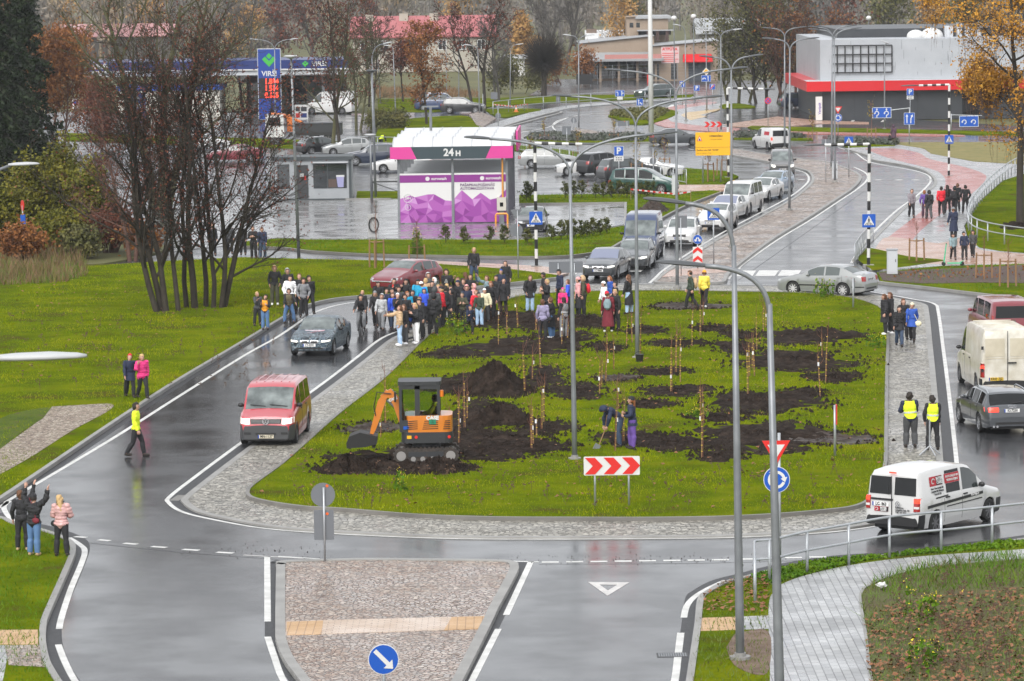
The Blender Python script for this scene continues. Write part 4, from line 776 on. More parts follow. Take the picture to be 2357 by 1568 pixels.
def staked(x,yb,yt,sh,n,label,i,leaves=True,zb=.1):
 g=random.Random(i);b=G(x,yb,zb);h=H(x,yb,yt)-zb;s=H(x,yb,sh)-zb;t=thing('staked_tree',label,'young tree',b,0,'young street trees with wooden stakes')
 for k in range(n):
  a=2*PI*k/n+.4;mb=MB();mb.tube([(math.cos(a)*.45,math.sin(a)*.45,0),(math.cos(a)*.42,math.sin(a)*.42,s)],.045,7);mb.build('stake',M_STAKE,t)
 mb=MB()
 for k in range(n):a=2*PI*k/n+.4;c=2*PI*(k+1)/n+.4;mb.tube([(math.cos(a)*.43,math.sin(a)*.43,s-.12),(math.cos(c)*.43,math.sin(c)*.43,s-.12)],.02,4)
 mb.build('crossbars',M_STAKE,t);mb=MB();mb.tube([(0,0,0),(.02,0,h*.5),(0,0,h)],[.03,.022,.008],5);lv=MB()
 for k in range(16):
  z=h*g.uniform(.5,.98);a=g.uniform(0,6.3);l=h*g.uniform(.08,.2);e=Vector((math.cos(a)*l*.6,math.sin(a)*l*.6,z+l));mb.tube([(0,0,z),e*.6+Vector((0,0,z*.4)),e],[.009,.007,.003],3,cap=False)
  if leaves:
   for q in range(4):c=e*g.uniform(.8,1.05)+Vector((g.gauss(0,.06),g.gauss(0,.06),g.gauss(0,.08)));u=Vector((g.gauss(0,1),g.gauss(0,1),g.gauss(0,1))).normalized()*.07;w_=u.cross(Vector((.3,.5,.8))).normalized()*.05;lv.add([c-u,c+w_,c+u,c-w_],[(0,1,2,3)])
 tr=mb.build('trunk',M_TWIG,t)
 if leaves:lv.build('leaves',flat('yellow_leaf',(.30,.22,.03),.6),t)
for i,q in enumerate([(866,616,470,548,3,'young tree tied to three tall stakes behind the maroon car'),(960,622,505,560,2,'thin young tree with two stakes behind the crowd'),(1630,418,330,372,3,'young tree with three stakes left under the yellow board'),(1662,405,320,362,3,'young tree with three stakes right under the yellow board'),(1466,428,330,372,2,'young yellow-leaved tree by the round sign back'),(1505,405,325,365,3,'young yellow-leaved tree behind the parked cars'),(1530,400,318,360,3,'young tree with stakes by the big railing end'),(2110,600,505,545,3,'bare young tree with stakes beside the grey cabinet'),(2265,642,540,578,3,'bare young tree with stakes in the mulch bed'),(2320,660,545,592,3,'bare young tree at the right end of the mulch bed'),(2006,318,235,292,3,'slim yellow-leaved tree before the dark store wall'),(1870,322,262,300,3,'slim tree with stakes beside the advertising column'),(1253,322,275,306,2,'slim yellow tree in the far planting bed'),(1413,322,272,305,2,'slim yellow tree in the middle of the far planting bed'),(1220,375,315,345,2,'young tree behind the long pale railing'),(1330,372,300,345,2,'young tree by the railing near the silver estate')]):
 x,a,b_,s_,n_,lb=q;staked(x,a,b_,s_,n_,lb,i+50,leaves=not(2100<x or x<1000))
#  vehicles
def glassm(name,col,rough=.04):
 m=mat(name,col,rough);b=m.node_tree.nodes['Principled BSDF'];b.inputs['IOR'].default_value=1.9;return m
M_GLASS=glassm('car_glass',(.035,.045,.045));M_WSC=mat('windscreen_sky_tint',(.05,.06,.06),.04,col2=(.21,.24,.235),scale=1.7,coord='obj',contrast=.2);M_WSC.node_tree.nodes['Principled BSDF'].inputs['IOR'].default_value=1.7;M_GLASSD=glassm('dark_glass',(.008,.009,.01));M_GLASSD.node_tree.nodes['Principled BSDF'].inputs['IOR'].default_value=1.45  # windscreen base lightened to stand for reflected sky, dark blotches for the interior
M_TYRE=flat('tyre_rubber',(.016,.016,.016),.75);M_RIM=flat('alloy_rim',(.42,.43,.45),.3,metal=.6);M_RIMD=flat('steel_rim',(.16,.16,.17),.4,metal=.4)
M_HLON=flat('headlight_on',(.8,.8,.75),.2,emit=(1,.95,.85,.7));M_HL=flat('headlight_glass',(.42,.44,.45),.12,coat=1.0)
M_TL=flat('tail_light',(.30,.012,.01),.2,coat=1.0);M_TLON=flat('tail_light_on',(.6,.02,.01),.2,emit=(1,.06,.03,1.3));M_IND=flat('indicator_amber',(.7,.2,.02),.25)
M_TRIM=flat('black_trim',(.018,.018,.019),.5);M_CHROME=flat('chrome',(.6,.6,.62),.15,metal=.9);M_PLATE=flat('number_plate',(.75,.75,.74),.4);M_PLY=flat('yellow_plate',(.75,.5,.04),.4);M_EUB=flat('plate_blue',(.01,.06,.35),.4)
def paint(name,c,rough=.28,coat=1.0,c2=None,metal=0.0):return mat(name,c,rough,metal,col2=c2,scale=2.2,coat=coat,coord='obj',contrast=.2)
PROF={'sedan':dict(L=4.62,W=1.80,fo=.80,wb=2.78,r=.32,tum=.76,T=[(0,.60),(.04,.70),(.22,.78),(.8,.90),(1.45,.99),(1.9,1.26),(2.25,1.39),(2.7,1.43),(3.1,1.41),(3.45,1.33),(4.02,1.08),(4.3,1.06),(4.5,1.03),(4.58,.95),(4.62,.6)],B=[(0,.86),(1.3,.90),(4.1,1.0),(4.62,.95)],ws=(1.45,2.25),rw=(3.42,4.02),win=[(1.82,2.62),(2.70,3.36)],doors=[(1.5,2.66),(2.66,3.5)]),'hatch':dict(L=4.3,W=1.77,fo=.88,wb=2.6,r=.31,tum=.78,T=[(0,.60),(.05,.70),(.25,.80),(.8,.95),(1.25,1.05),(1.75,1.31),(2.1,1.44),(2.6,1.48),(3.2,1.45),(3.6,1.38),(3.72,1.34),(4.08,1.02),(4.2,.97),(4.27,.85),(4.3,.6)],B=[(0,.86),(1.2,.93),(4,1.05)],ws=(1.25,2.1),rw=(3.72,4.08),win=[(1.6,2.42),(2.5,3.22),(3.3,3.6)],doors=[(1.42,2.46),(2.46,3.3)]),'liftback':dict(L=4.57,W=1.77,fo=.90,wb=2.58,r=.32,tum=.77,T=[(0,.60),(.05,.72),(.25,.80),(.8,.93),(1.32,1.02),(1.8,1.29),(2.12,1.41),(2.6,1.46),(3.1,1.44),(3.45,1.36),(3.95,1.13),(4.2,1.07),(4.46,1.05),(4.53,.96),(4.57,.6)],B=[(0,.86),(1.3,.93),(4.2,1.03),(4.57,.97)],ws=(1.32,2.12),rw=(3.42,3.95),win=[(1.66,2.5),(2.58,3.3)],doors=[(1.46,2.54),(2.54,3.44)]),'estate':dict(L=4.68,W=1.80,fo=.90,wb=2.75,r=.32,tum=.77,T=[(0,.60),(.05,.70),(.25,.79),(.85,.91),(1.42,1.0),(1.9,1.28),(2.22,1.40),(2.7,1.44),(3.5,1.43),(4.05,1.38),(4.2,1.33),(4.5,1.0),(4.6,.95),(4.65,.85),(4.68,.6)],B=[(0,.86),(1.3,.92),(4.4,1.0)],ws=(1.42,2.22),rw=(4.2,4.5),win=[(1.8,2.6),(2.68,3.4),(3.48,4.08)],doors=[(1.5,2.64),(2.64,3.5)]),'suv':dict(L=4.65,W=1.88,fo=.87,wb=2.78,r=.37,tum=.82,T=[(0,.72),(.05,.86),(.25,.98),(.85,1.08),(1.38,1.15),(1.85,1.48),(2.15,1.63),(2.6,1.69),(3.5,1.68),(4.1,1.62),(4.22,1.55),(4.48,1.12),(4.58,1.05),(4.63,.9),(4.65,.7)],B=[(0,1.0),(1.3,1.06),(4.4,1.14)],ws=(1.38,2.15),rw=(4.22,4.48),win=[(1.75,2.58),(2.66,3.4),(3.48,4.05)],doors=[(1.5,2.62),(2.62,3.5)]),'mpv':dict(L=4.65,W=1.81,fo=.87,wb=2.83,r=.32,tum=.82,T=[(0,.64),(.05,.76),(.3,.9),(.75,1.04),(1.0,1.1),(1.75,1.56),(2.05,1.68),(2.5,1.73),(3.6,1.72),(4.2,1.66),(4.35,1.58),(4.52,1.1),(4.58,1.0),(4.63,.85),(4.65,.6)],B=[(0,.9),(1.0,.98),(4.4,1.1)],ws=(1.0,2.05),rw=(4.3,4.52),win=[(1.5,2.45),(2.53,3.4),(3.48,4.15)],doors=[(1.42,2.49),(2.49,3.46)]),'van':dict(L=4.89,W=1.90,fo=.90,wb=3.0,r=.34,tum=.86,T=[(0,.72),(.04,.92),(.12,1.0),(.5,1.10),(.80,1.19),(1.2,1.55),(1.52,1.83),(1.75,1.92),(2.3,1.96),(4.0,1.95),(4.65,1.90),(4.78,1.80),(4.84,1.2),(4.87,.9),(4.89,.6)],B=[(0,1.02),(.8,1.10),(1.5,1.20),(4.8,1.20)],ws=(.80,1.60),rw=None,win=[(1.28,2.1),(2.2,3.3),(3.4,4.5)],doors=[(1.05,2.15),(2.15,3.35)]),'caddy':dict(L=4.62,W=1.79,fo=.88,wb=2.86,r=.32,tum=.84,T=[(0,.64),(.05,.78),(.2,.86),(.7,.98),(1.02,1.06),(1.5,1.46),(1.82,1.70),(2.1,1.78),(2.6,1.82),(3.8,1.81),(4.38,1.77),(4.5,1.66),(4.57,1.1),(4.60,.8),(4.62,.55)],B=[(0,.93),(1.0,1.0),(1.6,1.06),(4.6,1.1)],ws=(1.02,1.86),rw=None,win=[(1.46,2.3)],doors=[(1.3,2.36),(2.36,3.3)]),'hivan':dict(L=5.6,W=1.95,fo=.98,wb=3.5,r=.35,tum=.88,T=[(0,.72),(.05,.95),(.45,1.12),(.85,1.25),(1.3,1.75),(1.65,2.12),(1.95,2.34),(2.4,2.42),(5.2,2.42),(5.46,2.36),(5.53,2.2),(5.56,1.2),(5.58,.9),(5.6,.55)],B=[(0,1.05),(.85,1.15),(1.5,1.28),(5.6,1.28)],ws=(.85,1.65),rw=None,win=[(1.3,2.1)],doors=[(1.1,2.2),(2.3,3.4)]),}
_wm={}
def wheel(t,x,y,r,rimm,side,spokes=7):
 k=(round(r,2),rimm.name,spokes)
 if k not in _wm:
  mb=MB();wd=.2;pr=[(-.5*wd,r*.70),(-.5*wd,r*.93),(-.4*wd,r),(.4*wd,r),(.5*wd,r*.93),(.5*wd,r*.70)];n=28
  vs=[(a*math.cos(2*PI*j/n),b,a*math.sin(2*PI*j/n))for b,a in pr for j in range(n)];fs=[(i*n+j,i*n+(j+1)%n,(i+1)*n+(j+1)%n,(i+1)*n+j)for i in range(5)for j in range(n)];mb.add(vs,fs)
  ty=mb.build('wheel',M_TYRE,None,smooth=40);mb=MB();mb.mi=0;mb.cyl((0,.2*wd,0),(0,1,0),r*.7,.3*wd,n);mb.mi=1
  for q in range(spokes):
   a=2*PI*q/spokes;c,s_=math.cos(a),math.sin(a);w0=r*.085 if spokes>6 else r*.15
   mb.prism([(c*u-s_*v,.37*wd,s_*u+c*v)for u,v in((0.0,-w0),(r*.66,-w0*.8),(r*.66,w0*.8),(0,w0))],(0,1,0),.03*wd+.006*(q%2)/10)
  mb.cyl((0,.39*wd,0),(0,1,0),r*.17,.08*wd,14);pts=[(r*.68*math.cos(2*PI*j/n),.38*wd,r*.68*math.sin(2*PI*j/n))for j in range(n+1)];mb.tube(pts,r*.035,4,cap=False)
  rm=mb.build('rim',[M_TRIM,rimm],None);_wm[k]=(ty,rm);first=True
 else:first=False
 ty,rm=_wm[k]
 if not first:ty=ty.copy();rm=rm.copy();C.objects.link(ty);C.objects.link(rm)
 ty.parent=t;rm.parent=ty;ty.location=(x,y,r);ty.rotation_euler=(0,0,0 if side>0 else PI)
class Car:
 def __init__(s,kind,label,col,px,py,head,ref='fa',cat='car',name='parked_car',hl=None,tl=None,rimm=None,spokes=7,plate=None,bumper=None,scale=1.0,glass=None,group=None,dz=0.0,wsm=None,**ov):
  P=dict(PROF[kind]);P.update(ov);s.P=P;L=P['L'];s.L=L;s.kind=kind;s.hw0=P['W']/2
  h=R(head);g=G(px,py);fx={'fa':L/2-P['fo'],'ra':L/2-P['fo']-P['wb'],'c':0,'f':L/2,'r':-L/2}[ref]
  t=thing(name,label,cat,(g.x-math.cos(h)*fx*scale,g.y-math.sin(h)*fx*scale,dz),h,group);t.scale=(scale,)*3;s.t=t;s.glass=glass or M_GLASS
  Ts,Tz=zip(*P['T']);Bs,Bz=zip(*P['B']);s.Tf=lambda q:float(np.interp(q,Ts,Tz));s.Bf=lambda q:float(np.interp(q,Bs,Bz));s.Hm=max(Tz)
  s.ax=[P['fo'],P['fo']+P['wb']];ra=P['r']+.055;s.ra=ra
  S=set(Ts)|{.0,.03,.12,.3,.6,L-.6,L-.3,L-.12,L-.03,L}
  for a in s.ax:
   for k in range(9):S.add(a+ra*math.cos(PI*k/8))
  for w_ in P['win']+P['doors']:S|=set(w_)
  S=sorted(q for q in S if 0<=q<=L);S2=[S[0]]
  for q in S[1:]:
   if q-S2[-1]>.012:S2 .append(q)
  S=S2;sec=[s.section(q)for q in S];NV=len(sec[0]);groups={}
  def put(key,f):groups.setdefault(key,[]).append(f)
  N=2*NV-1
  V=[]
  for q,c in zip(S,sec):
   x=L/2-q;V+=[(x,y,z)for y,z in c]+[(x,-y,z)for y,z in c[-2::-1]]
  for i in range(len(S)-1):
   m_=(S[i]+S[i+1])/2
   for j in range(N-1):
    v=j if j<NV-1 else N-2-j;side=1 if j<NV-1 else-1;key=('body',);cab=s.Tf(m_)-s.Bf(m_)>.16
    if v==4 and cab:
     for wi,(a,b)in enumerate(P['win']):
      if a-1e-3<=S[i]and S[i+1]<=b+1e-3:key=('side_window',wi,side)
    if v>=6:
     if P['ws'][0]-1e-3<=S[i]and S[i+1]<=P['ws'][1]+1e-3:key=('windscreen',)
     elif P['rw']and P['rw'][0]-1e-3<=S[i]and S[i+1]<=P['rw'][1]+1e-3:key=('rear_window',)
    if 1<=v<=3:
     for di,(a,b)in enumerate(P['doors']):
      if a-1e-3<=S[i]and S[i+1]<=b+1e-3:key=('door',di,side)
    if v<=(1 if bumper else-1)and(m_<.42 or m_>L-.4):key=('bumper',m_<1)
    put(key,(i*N+j,i*N+j+1,(i+1)*N+j+1,(i+1)*N+j))
  put(('body',)if not bumper else('bumper',True),tuple(range(0,N)));put(('body',)if not bumper else('bumper',False),tuple(range((len(S)-1)*N+N-1,(len(S)-1)*N-1,-1)))
  s.parts={}
  for key,fs in groups.items():
   used=sorted({k for f in fs for k in f});mp={k:i for i,k in enumerate(used)};mb=MB();mb.add([V[k]for k in used],[tuple(mp[k]for k in f)for f in fs])
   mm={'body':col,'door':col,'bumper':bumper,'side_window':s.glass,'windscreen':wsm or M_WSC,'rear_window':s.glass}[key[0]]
   if key[0]=='side_window' and P.get('blank')and key[1]in P['blank']:mm=col
   o=mb.build(key[0],mm,t,smooth=38);s.parts[key]=o
   bm=bmesh.new();bm.from_mesh(o.data);
   bm.to_mesh(o.data);bm.free()
  mb=MB();mb.box((0,0,.34),(L-.3,P['W']-.5,.3));mb.box((L/2-P['fo'],0,.5),(.9,P['W']-.52,.5));mb.box((L/2-P['fo']-P['wb'],0,.5),(.9,P['W']-.52,.5));mb.build('underbody',M_TRIM,t)
  for a in s.ax:
   for sd in(1,-1):wheel(t,L/2-a,sd*(P['W']/2-.115),P['r'],rimm or M_RIM,sd,spokes)
  zb=s.Bf(1.5);sm=P['ws'][0]+.38
  for sd in(1,-1):
   y=sd*(s.ysec(sm,zb+.04)+.10);mb=MB();mb.ball((L/2-sm,y,zb+.07),(.07,.105,.075),8,6);mb.box((L/2-sm,y-sd*.1,zb+.03),(.05,.1,.04));mb.build('mirror',P.get('mirm',col),t,smooth=40)
  for di,(a,b)in enumerate(P['doors']):
   for sd in(1,-1):
    d=s.parts.get(('door',di,sd))
    if d is None:continue
    q=b-.16;z=s.Bf(q)-.11;y=sd*(s.ysec(q,z)+.012);mb=MB();mb.box((L/2-q,y,z),(.2,.03,.035));mb.build('handle',P.get('hanm',col),d)
    mb=MB();e=[(L/2-b+.004,sd*(s.ysec(b,zz)+.001),zz)for zz in np.linspace(max(.3,s.section(b)[0][1]+.02),s.Bf(b),6)];mb.tube(e,.006,4);mb.build('seam',M_TRIM,d)
  s.hl,s.tl=hl or M_HL,tl or M_TL
  s.plate=plate
  for end in(1,-1):
   if plate:s.number_plate(end,plate)
 def section(s,q):
  P=s.P;L=s.L;T=s.Tf(q);B=min(s.Bf(q),T-.05);e=min(q,1e9);d=L-q
  f=1-.20*math.exp(-(q/.17))-.045*math.exp(-q/.9)-.13*math.exp(-(d/.15))-.03*math.exp(-d/.8)
  if s.kind in('van','caddy','hivan'):f=1-.17*math.exp(-(q/.2))-.035*math.exp(-q/.8)-.07*math.exp(-(d/.08))
  hw=s.hw0*f;z0=.20+.06*math.exp(-q/.2)+.1*math.exp(-d/.25)
  for a in s.ax:
   k=s.ra**2-(q-a)**2
   if k>0:z0=max(z0,P['r']+math.sqrt(k))
  cab=max(0,min(1,(T-B-.06)/(s.Hm-B-.06)));rh=hw*(.88*(1-cab)+P['tum']*cab)
  zm=.73 if s.kind=='van' else.62 if B>.75 else.5;z1=max(z0+.004,min(.40,B-.2));z2=max(z1+.004,min(zm,B-.12));z3=max(z2+.004,B-.07);z4=max(z3+.004,B)
  z5=z4+(T-z4)*.85;y5=hw*.95+(rh-hw*.95)*.86
  return[(hw*.95,z0),(hw*.985,z1),(hw,z2),(hw*.985,z3),(hw*.955,z4),(y5,z5),(rh*.94,T-.022),(rh*.5,T+.002),(0,T+.012)]
 def ysec(s,q,z):
  c=s.section(q);zs=[p[1]for p in c[:7]];ys=[p[0]for p in c[:7]];return float(np.interp(z,zs,ys))
 def sfront(s,y,z,end=1):
  lo,hi=0.0,.9
  def inside(q):
   qq=q if end>0 else s.L-q;c=s.section(qq);return z<=s.Tf(qq)+.003 and abs(y)<=(np.interp(z,[p[1]for p in c[:7]],[p[0]for p in c[:7]]))
  if inside(0):return 0.0
  for _ in range(14):
   m_=(lo+hi)/2
   if inside(m_):hi=m_
   else:lo=m_
  return hi
 def fpatch(s,quad,m,name,end=1,proud=.014,n=5,parent=None,mirror=False):
  res=None
  for sg in((1,-1)if mirror else(1,)):
   mb=MB();a,b,c,d=[Vector((p[0]*sg,p[1]))for p in quad];vs=[]
   for dp in(proud,-.06):
    for i in range(n+1):
     for j in range(n+1):
      p=a.lerp(b,i/n).lerp(d.lerp(c,i/n),j/n);vs.append((end*(s.L/2-s.sfront(p.x,p.y,end)+dp),p.x,p.y))
   k=n+1;fs=[(i*k+j,i*k+j+1,(i+1)*k+j+1,(i+1)*k+j)for i in range(n)for j in range(n)];o2=k*k
   rim=[i*k for i in range(k)]+[n*k+j for j in range(1,k)]+[i*k+n for i in range(n-1,-1,-1)]+[j for j in range(n-1,0,-1)]
   fs+=[(rim[i],rim[(i+1)%len(rim)],rim[(i+1)%len(rim)]+o2,rim[i]+o2)for i in range(len(rim))]
   mb.add(vs,fs);res=mb.build(name,m,parent or s.t)
  return res
 def spatch(s,quad,m,name,sd=1,proud=.010,nx=10,nz=4,parent=None):
  mb=MB();a,b,c,d=[Vector(p)for p in quad];vs=[]
  for i in range(nx+1):
   for j in range(nz+1):
    p=a.lerp(b,i/nx).lerp(d.lerp(c,i/nx),j/nz);vs.append((s.L/2-p.x,sd*(s.ysec(p.x,p.y)+proud),p.y))
  k=nz+1;mb.add(vs,[(i*k+j,i*k+j+1,(i+1)*k+j+1,(i+1)*k+j)for i in range(nx)for j in range(nz)]);return mb.build(name,m,parent or s.t)
 def lights(s,y0,y1,z0,z1,rise=.05):
  return s.fpatch([(y0,z0),(y1,z0+rise),(y1,z1+rise*.6),(y0,z1)],s.hl,'headlight',1,mirror=True)
 def tails(s,y0,y1,z0,z1,drop=0.0):return s.fpatch([(y0,z0+drop),(y1,z0),(y1,z1),(y0,z1)],s.tl,'tail_light',-1,mirror=True,proud=.02)
 def number_plate(s,end,txt,y=0.0,z=None,m=None):
  z=z or{'van':.5,'caddy':.48,'hivan':.5}.get(s.kind,.47);
  if end<0:z={'van':.95,'caddy':.86,'hivan':.62}.get(s.kind,.82 if s.kind in('sedan','liftback','estate','hatch')else.85)
  x=end*(s.L/2-s.sfront(y,z,end)+.03);mb=MB();mb.box((x,y,z),(.02,.52,.115));o=mb.build('number_plate',m or M_PLATE,s.t);mb=MB();mb.box((x+end*.002,y-end*.24,z),(.02,.04,.112));mb.build('plate_band',M_EUB,o)
  text(txt,.125,M_BLACK,o,(x+end*.012,y+end*.02,z),(PI/2,0,end*PI/2),bold=.004,xs=.85)
 def face(s,kind='car',grille=(.0,.34,.5,.66),gm=None,hl=(.50,.80,.60,.71)):
  g=grille;s.fpatch([(-g[1],g[2]),(g[1],g[2]),(g[1]*1.05,g[3]),(-g[1]*1.05,g[3])],gm or M_TRIM,'grille',1)
  s.lights(*hl);w_=s.hw0*.6;s.fpatch([(-w_,.27),(w_,.27),(w_*.95,.36),(-w_*.95,.36)],M_TRIM,'air_intake',1,proud=.01)
 def rear(s,tl=(.52,.84,.72,.92),bar=True):
  s.tails(*tl)
  if bar:w_=s.hw0*.62;s.fpatch([(-w_,.36),(w_,.36),(w_,.44),(-w_,.44)],M_TRIM,'bumper_strip',-1,proud=.01)
 def rails(s,m=None):
  for sd in(1,-1):
   mb=MB();a=s.P['ws'][1]+.3;b=(s.P['rw']or(s.L-.5,))[0]-.1;pts=[]
   for k in range(7):q=a+(b-a)*k/6;c=s.section(q)[6];pts.append((s.L/2-q,sd*(c[0]-.01),c[1]+(.06 if 0<k<6 else.0)))
   mb.tube(pts,.018,5);mb.build('roof_rail',m or M_STEELL,s.t)
Pt=paint
GREYC=Pt('grey_car_paint',(.035,.04,.045));SILV=Pt('silver_car_paint',(.30,.31,.31),metal=.3);WHITEC=Pt('white_car_paint',(.56,.56,.555));BLACKC=Pt('black_car_paint',(.012,.013,.015));NAVYC=Pt('navy_car_paint',(.012,.02,.045));DGREEN=Pt('green_car_paint',(.012,.06,.05));MAROON=Pt('maroon_car_paint',(.20,.022,.034));REDV=Pt('red_van_paint',(.43,.032,.046));BLUEV=Pt('blue_van_paint',(.025,.045,.12));ICEB=Pt('ice_blue_paint',(.22,.30,.40));DIRTYW=Pt('dirty_white_paint',(.66,.64,.58),c2=(.46,.42,.33),coat=.3);BRONZ=Pt('warm_grey_paint',(.10,.095,.095))
c=Car('van','red van with lit headlights and black bumper driving on the inner kerb',REDV,621,1023,266,name='van',cat='van',hl=M_HLON,rimm=M_RIMD,bumper=flat('bumper_grey',(.055,.057,.06),.55),glass=M_GLASSD,plate=None,hanm=M_TRIM,mirm=M_TRIM,dz=.02)
c.fpatch([(-.5,.78),(.5,.78),(.52,.93),(-.52,.93)],M_TRIM,'grille',1);c.lights(.54,.90,.76,.95,.02)
for z in(.81,.86,.90):c.fpatch([(-.48,z-.008),(.48,z-.008),(.48,z+.008),(-.48,z+.008)],flat('grille_bar',(.2,.2,.2),.4),'grille_bar',1,proud=.024,n=3)
c.fpatch([(-.34,.40),(.34,.40),(.34,.48),(-.34,.48)],M_TRIM,'air_intake',1,proud=.01);c.fpatch([(-.72,.42),(-.5,.42),(-.5,.5),(-.72,.5)],M_TRIM,'air_intake',1,proud=.01);c.fpatch([(.5,.42),(.72,.42),(.72,.5),(.5,.5)],M_TRIM,'air_intake',1,proud=.01)
c.number_plate(1,'MN-1137',z=.36,m=flat('old_plate',(.6,.55,.42),.5))
def vw(parent,x,y,z,r,rot):
 e=thing('x',None,None);bpy.data.objects.remove(e);mb=MB()
 for i in range(20):a,b=2*PI*i/20,2*PI*(i+1)/20;mb.prism([(0,y+q*math.cos(w_),z+q*math.sin(w_))for q,w_ in((r*.82,a),(r,a),(r,b),(r*.82,b))],(1,0,0),.008)
 def st(p,q):d=Vector((q[0]-p[0],q[1]-p[1])).normalized()*r*.09;n=(-d[1],d[0]);mb.prism([(0,y+k[0],z+k[1])for k in((p[0]+n[0],p[1]+n[1]),(q[0]+n[0],q[1]+n[1]),(q[0]-n[0],q[1]-n[1]),(p[0]-n[0],p[1]-n[1]))],(1,0,0),.006)
 for sg in(-1,1):st((sg*r*.38,r*.78),(0,r*.12));st((sg*r*.78,r*.35),(sg*r*.36,-r*.75));st((sg*r*.36,-r*.75),(0,-r*.05))
 o=mb.build('emblem',M_CHROME,parent);o.location=(x,0,0)
 if rot<0:o.scale=(-1,1,1)
 return o
vw(c.t,c.L/2+.03,0,.86,.11,1)
for y in(-.55,-.28,0,.28,.55):mb=MB();mb.tube([(c.L/2-q,y,c.Tf(q)+(.018 if abs(y)<.5 else.004))for q in(2.0,2.6,3.4,4.2,4.5)],.018,4);mb.build('roof_rib',REDV,c.t)
for y0,y1 in((.62,.04),(-.1,-.62)):mb=MB();mb.tube([(c.L/2-.86,y0,1.26),(c.L/2-.90,y1,1.31)],.014,4);mb.build('wiper',M_TRIM,c.t)
c=Car('sedan','dark saloon with a scribbled grey wrap and lit headlights heading towards the red van',ramp_mat('scribble_wrap',[(.40,(.012,.018,.024)),(.47,(.03,.045,.06)),(.5,(.28,.36,.40)),(.53,(.02,.03,.045)),(.6,(.05,.08,.11))],4.5,rough=.3,coord='obj',detail=6),722,816.5,261,name='saloon_car',hl=M_HLON,plate='LT-3591',mirm=M_TRIM)
for sg in(1,-1):c.fpatch([(sg*.03,.53),(sg*.33,.53),(sg*.36,.66),(sg*.06,.67)],M_CHROME,'kidney_grille',1,proud=.012);c.fpatch([(sg*.05,.545),(sg*.315,.545),(sg*.34,.645),(sg*.075,.655)],M_TRIM,'kidney_grille',1,proud=.02)
c.lights(.50,.82,.585,.66,.03);c.fpatch([(-.6,.30),(.6,.30),(.55,.36),(-.55,.36)],M_TRIM,'air_intake',1)
c.fpatch([(.52,.36),(.74,.37),(.74,.385),(.52,.375)],M_CHROME,'trim_strip',1,mirror=True,n=3);mb=MB();mb.ball((c.L/2-.12,0,.735),(.04,.04,.03));mb.build('emblem',M_CHROME,c.t)
text('FAKTS',.30,flat('pink_print',(.8,.35,.42),.4),c.t,(c.L/2-.82,.05,c.Tf(.82)+.03),(0,-.14,PI/2),bold=.012);mb=MB();mb.box((c.L/2-1.12,0,c.Tf(1.12)+.02),(.09,.8,.01),ry=.14);mb.build('print_bar',flat('pale_print',(.7,.6,.65),.4),c.t)
c=Car('caddy','white delivery van with red and black side banner driving past the near railing',WHITEC,2092,1224,52,ref='ra',name='delivery_van',cat='van',tl=M_TLON,rimm=M_RIMD,glass=M_GLASS,bumper=M_TRIM,hanm=M_TRIM,mirm=M_TRIM)
for y0,y1 in((.74,.06),(-.06,-.74)):c.fpatch([(y0,1.14),(y1,1.14),(y1*.97,1.62),(y0*.97,1.62)],M_GLASSD,'rear_window',-1,proud=.016)
mb=MB();mb.box((-c.L/2-.012,0,1.05),(.012,.022,1.2));mb.build('door_seam',M_TRIM,c.t);c.fpatch([(-.02,.97),(.68,.97),(.68,1.02),(-.02,1.02)],M_TRIM,'handle_bar',-1,proud=.03,n=3)
c.fpatch([(.70,.72),(.865,.72),(.855,1.08),(.70,1.08)],M_TL,'tail_light',-1,mirror=True,proud=.03);c.fpatch([(.71,.95),(.86,.95),(.855,1.07),(.71,1.07)],M_TLON,'brake_light',-1,mirror=True,proud=.036);c.fpatch([(.71,.80),(.86,.80),(.86,.86),(.71,.86)],M_WHITE,'reverse_light',-1,mirror=True,proud=.036)
c.number_plate(-1,'LC- 863',y=.36);M_BAN=flat('banner_red',(.42,.015,.03),.4);M_BLK2=flat('banner_black',(.02,.02,.022),.4)
o=c.fpatch([(.56,.66),(.12,.66),(.12,.79),(.56,.79)],M_BAN,'banner',-1,proud=.018);o2=c.fpatch([(.39,.665),(.12,.665),(.12,.785),(.39,.785)],M_BLK2,'banner',-1,proud=.022);RV_=(PI/2,0,-PI/2)
text('INTER',.075,M_WHITE,o2,(-c.L/2-.03,.255,.755),RV_,bold=.004);text('CARS',.075,M_WHITE,o2,(-c.L/2-.03,.255,.697),RV_,bold=.004);mb=MB()
for k in range(9):a=R(40+k*31);mb.box((-c.L/2-.03,.47+.038*math.cos(a),.726+.038*math.sin(a)),(.006,.03,.018),rx=a+PI/2)
mb.build('emblem',M_WHITE,o);vw(c.t,-c.L/2-.03,-.2,.90,.075,-1);M_TXT=flat('grey_print',(.05,.05,.055),.5)
for k,(tx,z)in enumerate((('Rēzekne,',.80),('Latgales iela 90',.735),('Tel.: 63 333',.67))):text(tx,.075,M_TXT,c.t,(-c.L/2-.022,-.12,z),RV_,align='LEFT',bold=.002)
o=c.spatch([(3.98,1.34),(3.32,1.34),(3.32,1.60),(3.98,1.60)],M_BAN,'banner',-1);o3=c.spatch([(3.64,1.35),(3.32,1.35),(3.32,1.59),(3.64,1.59)],M_BLK2,'banner',-1,proud=.014)
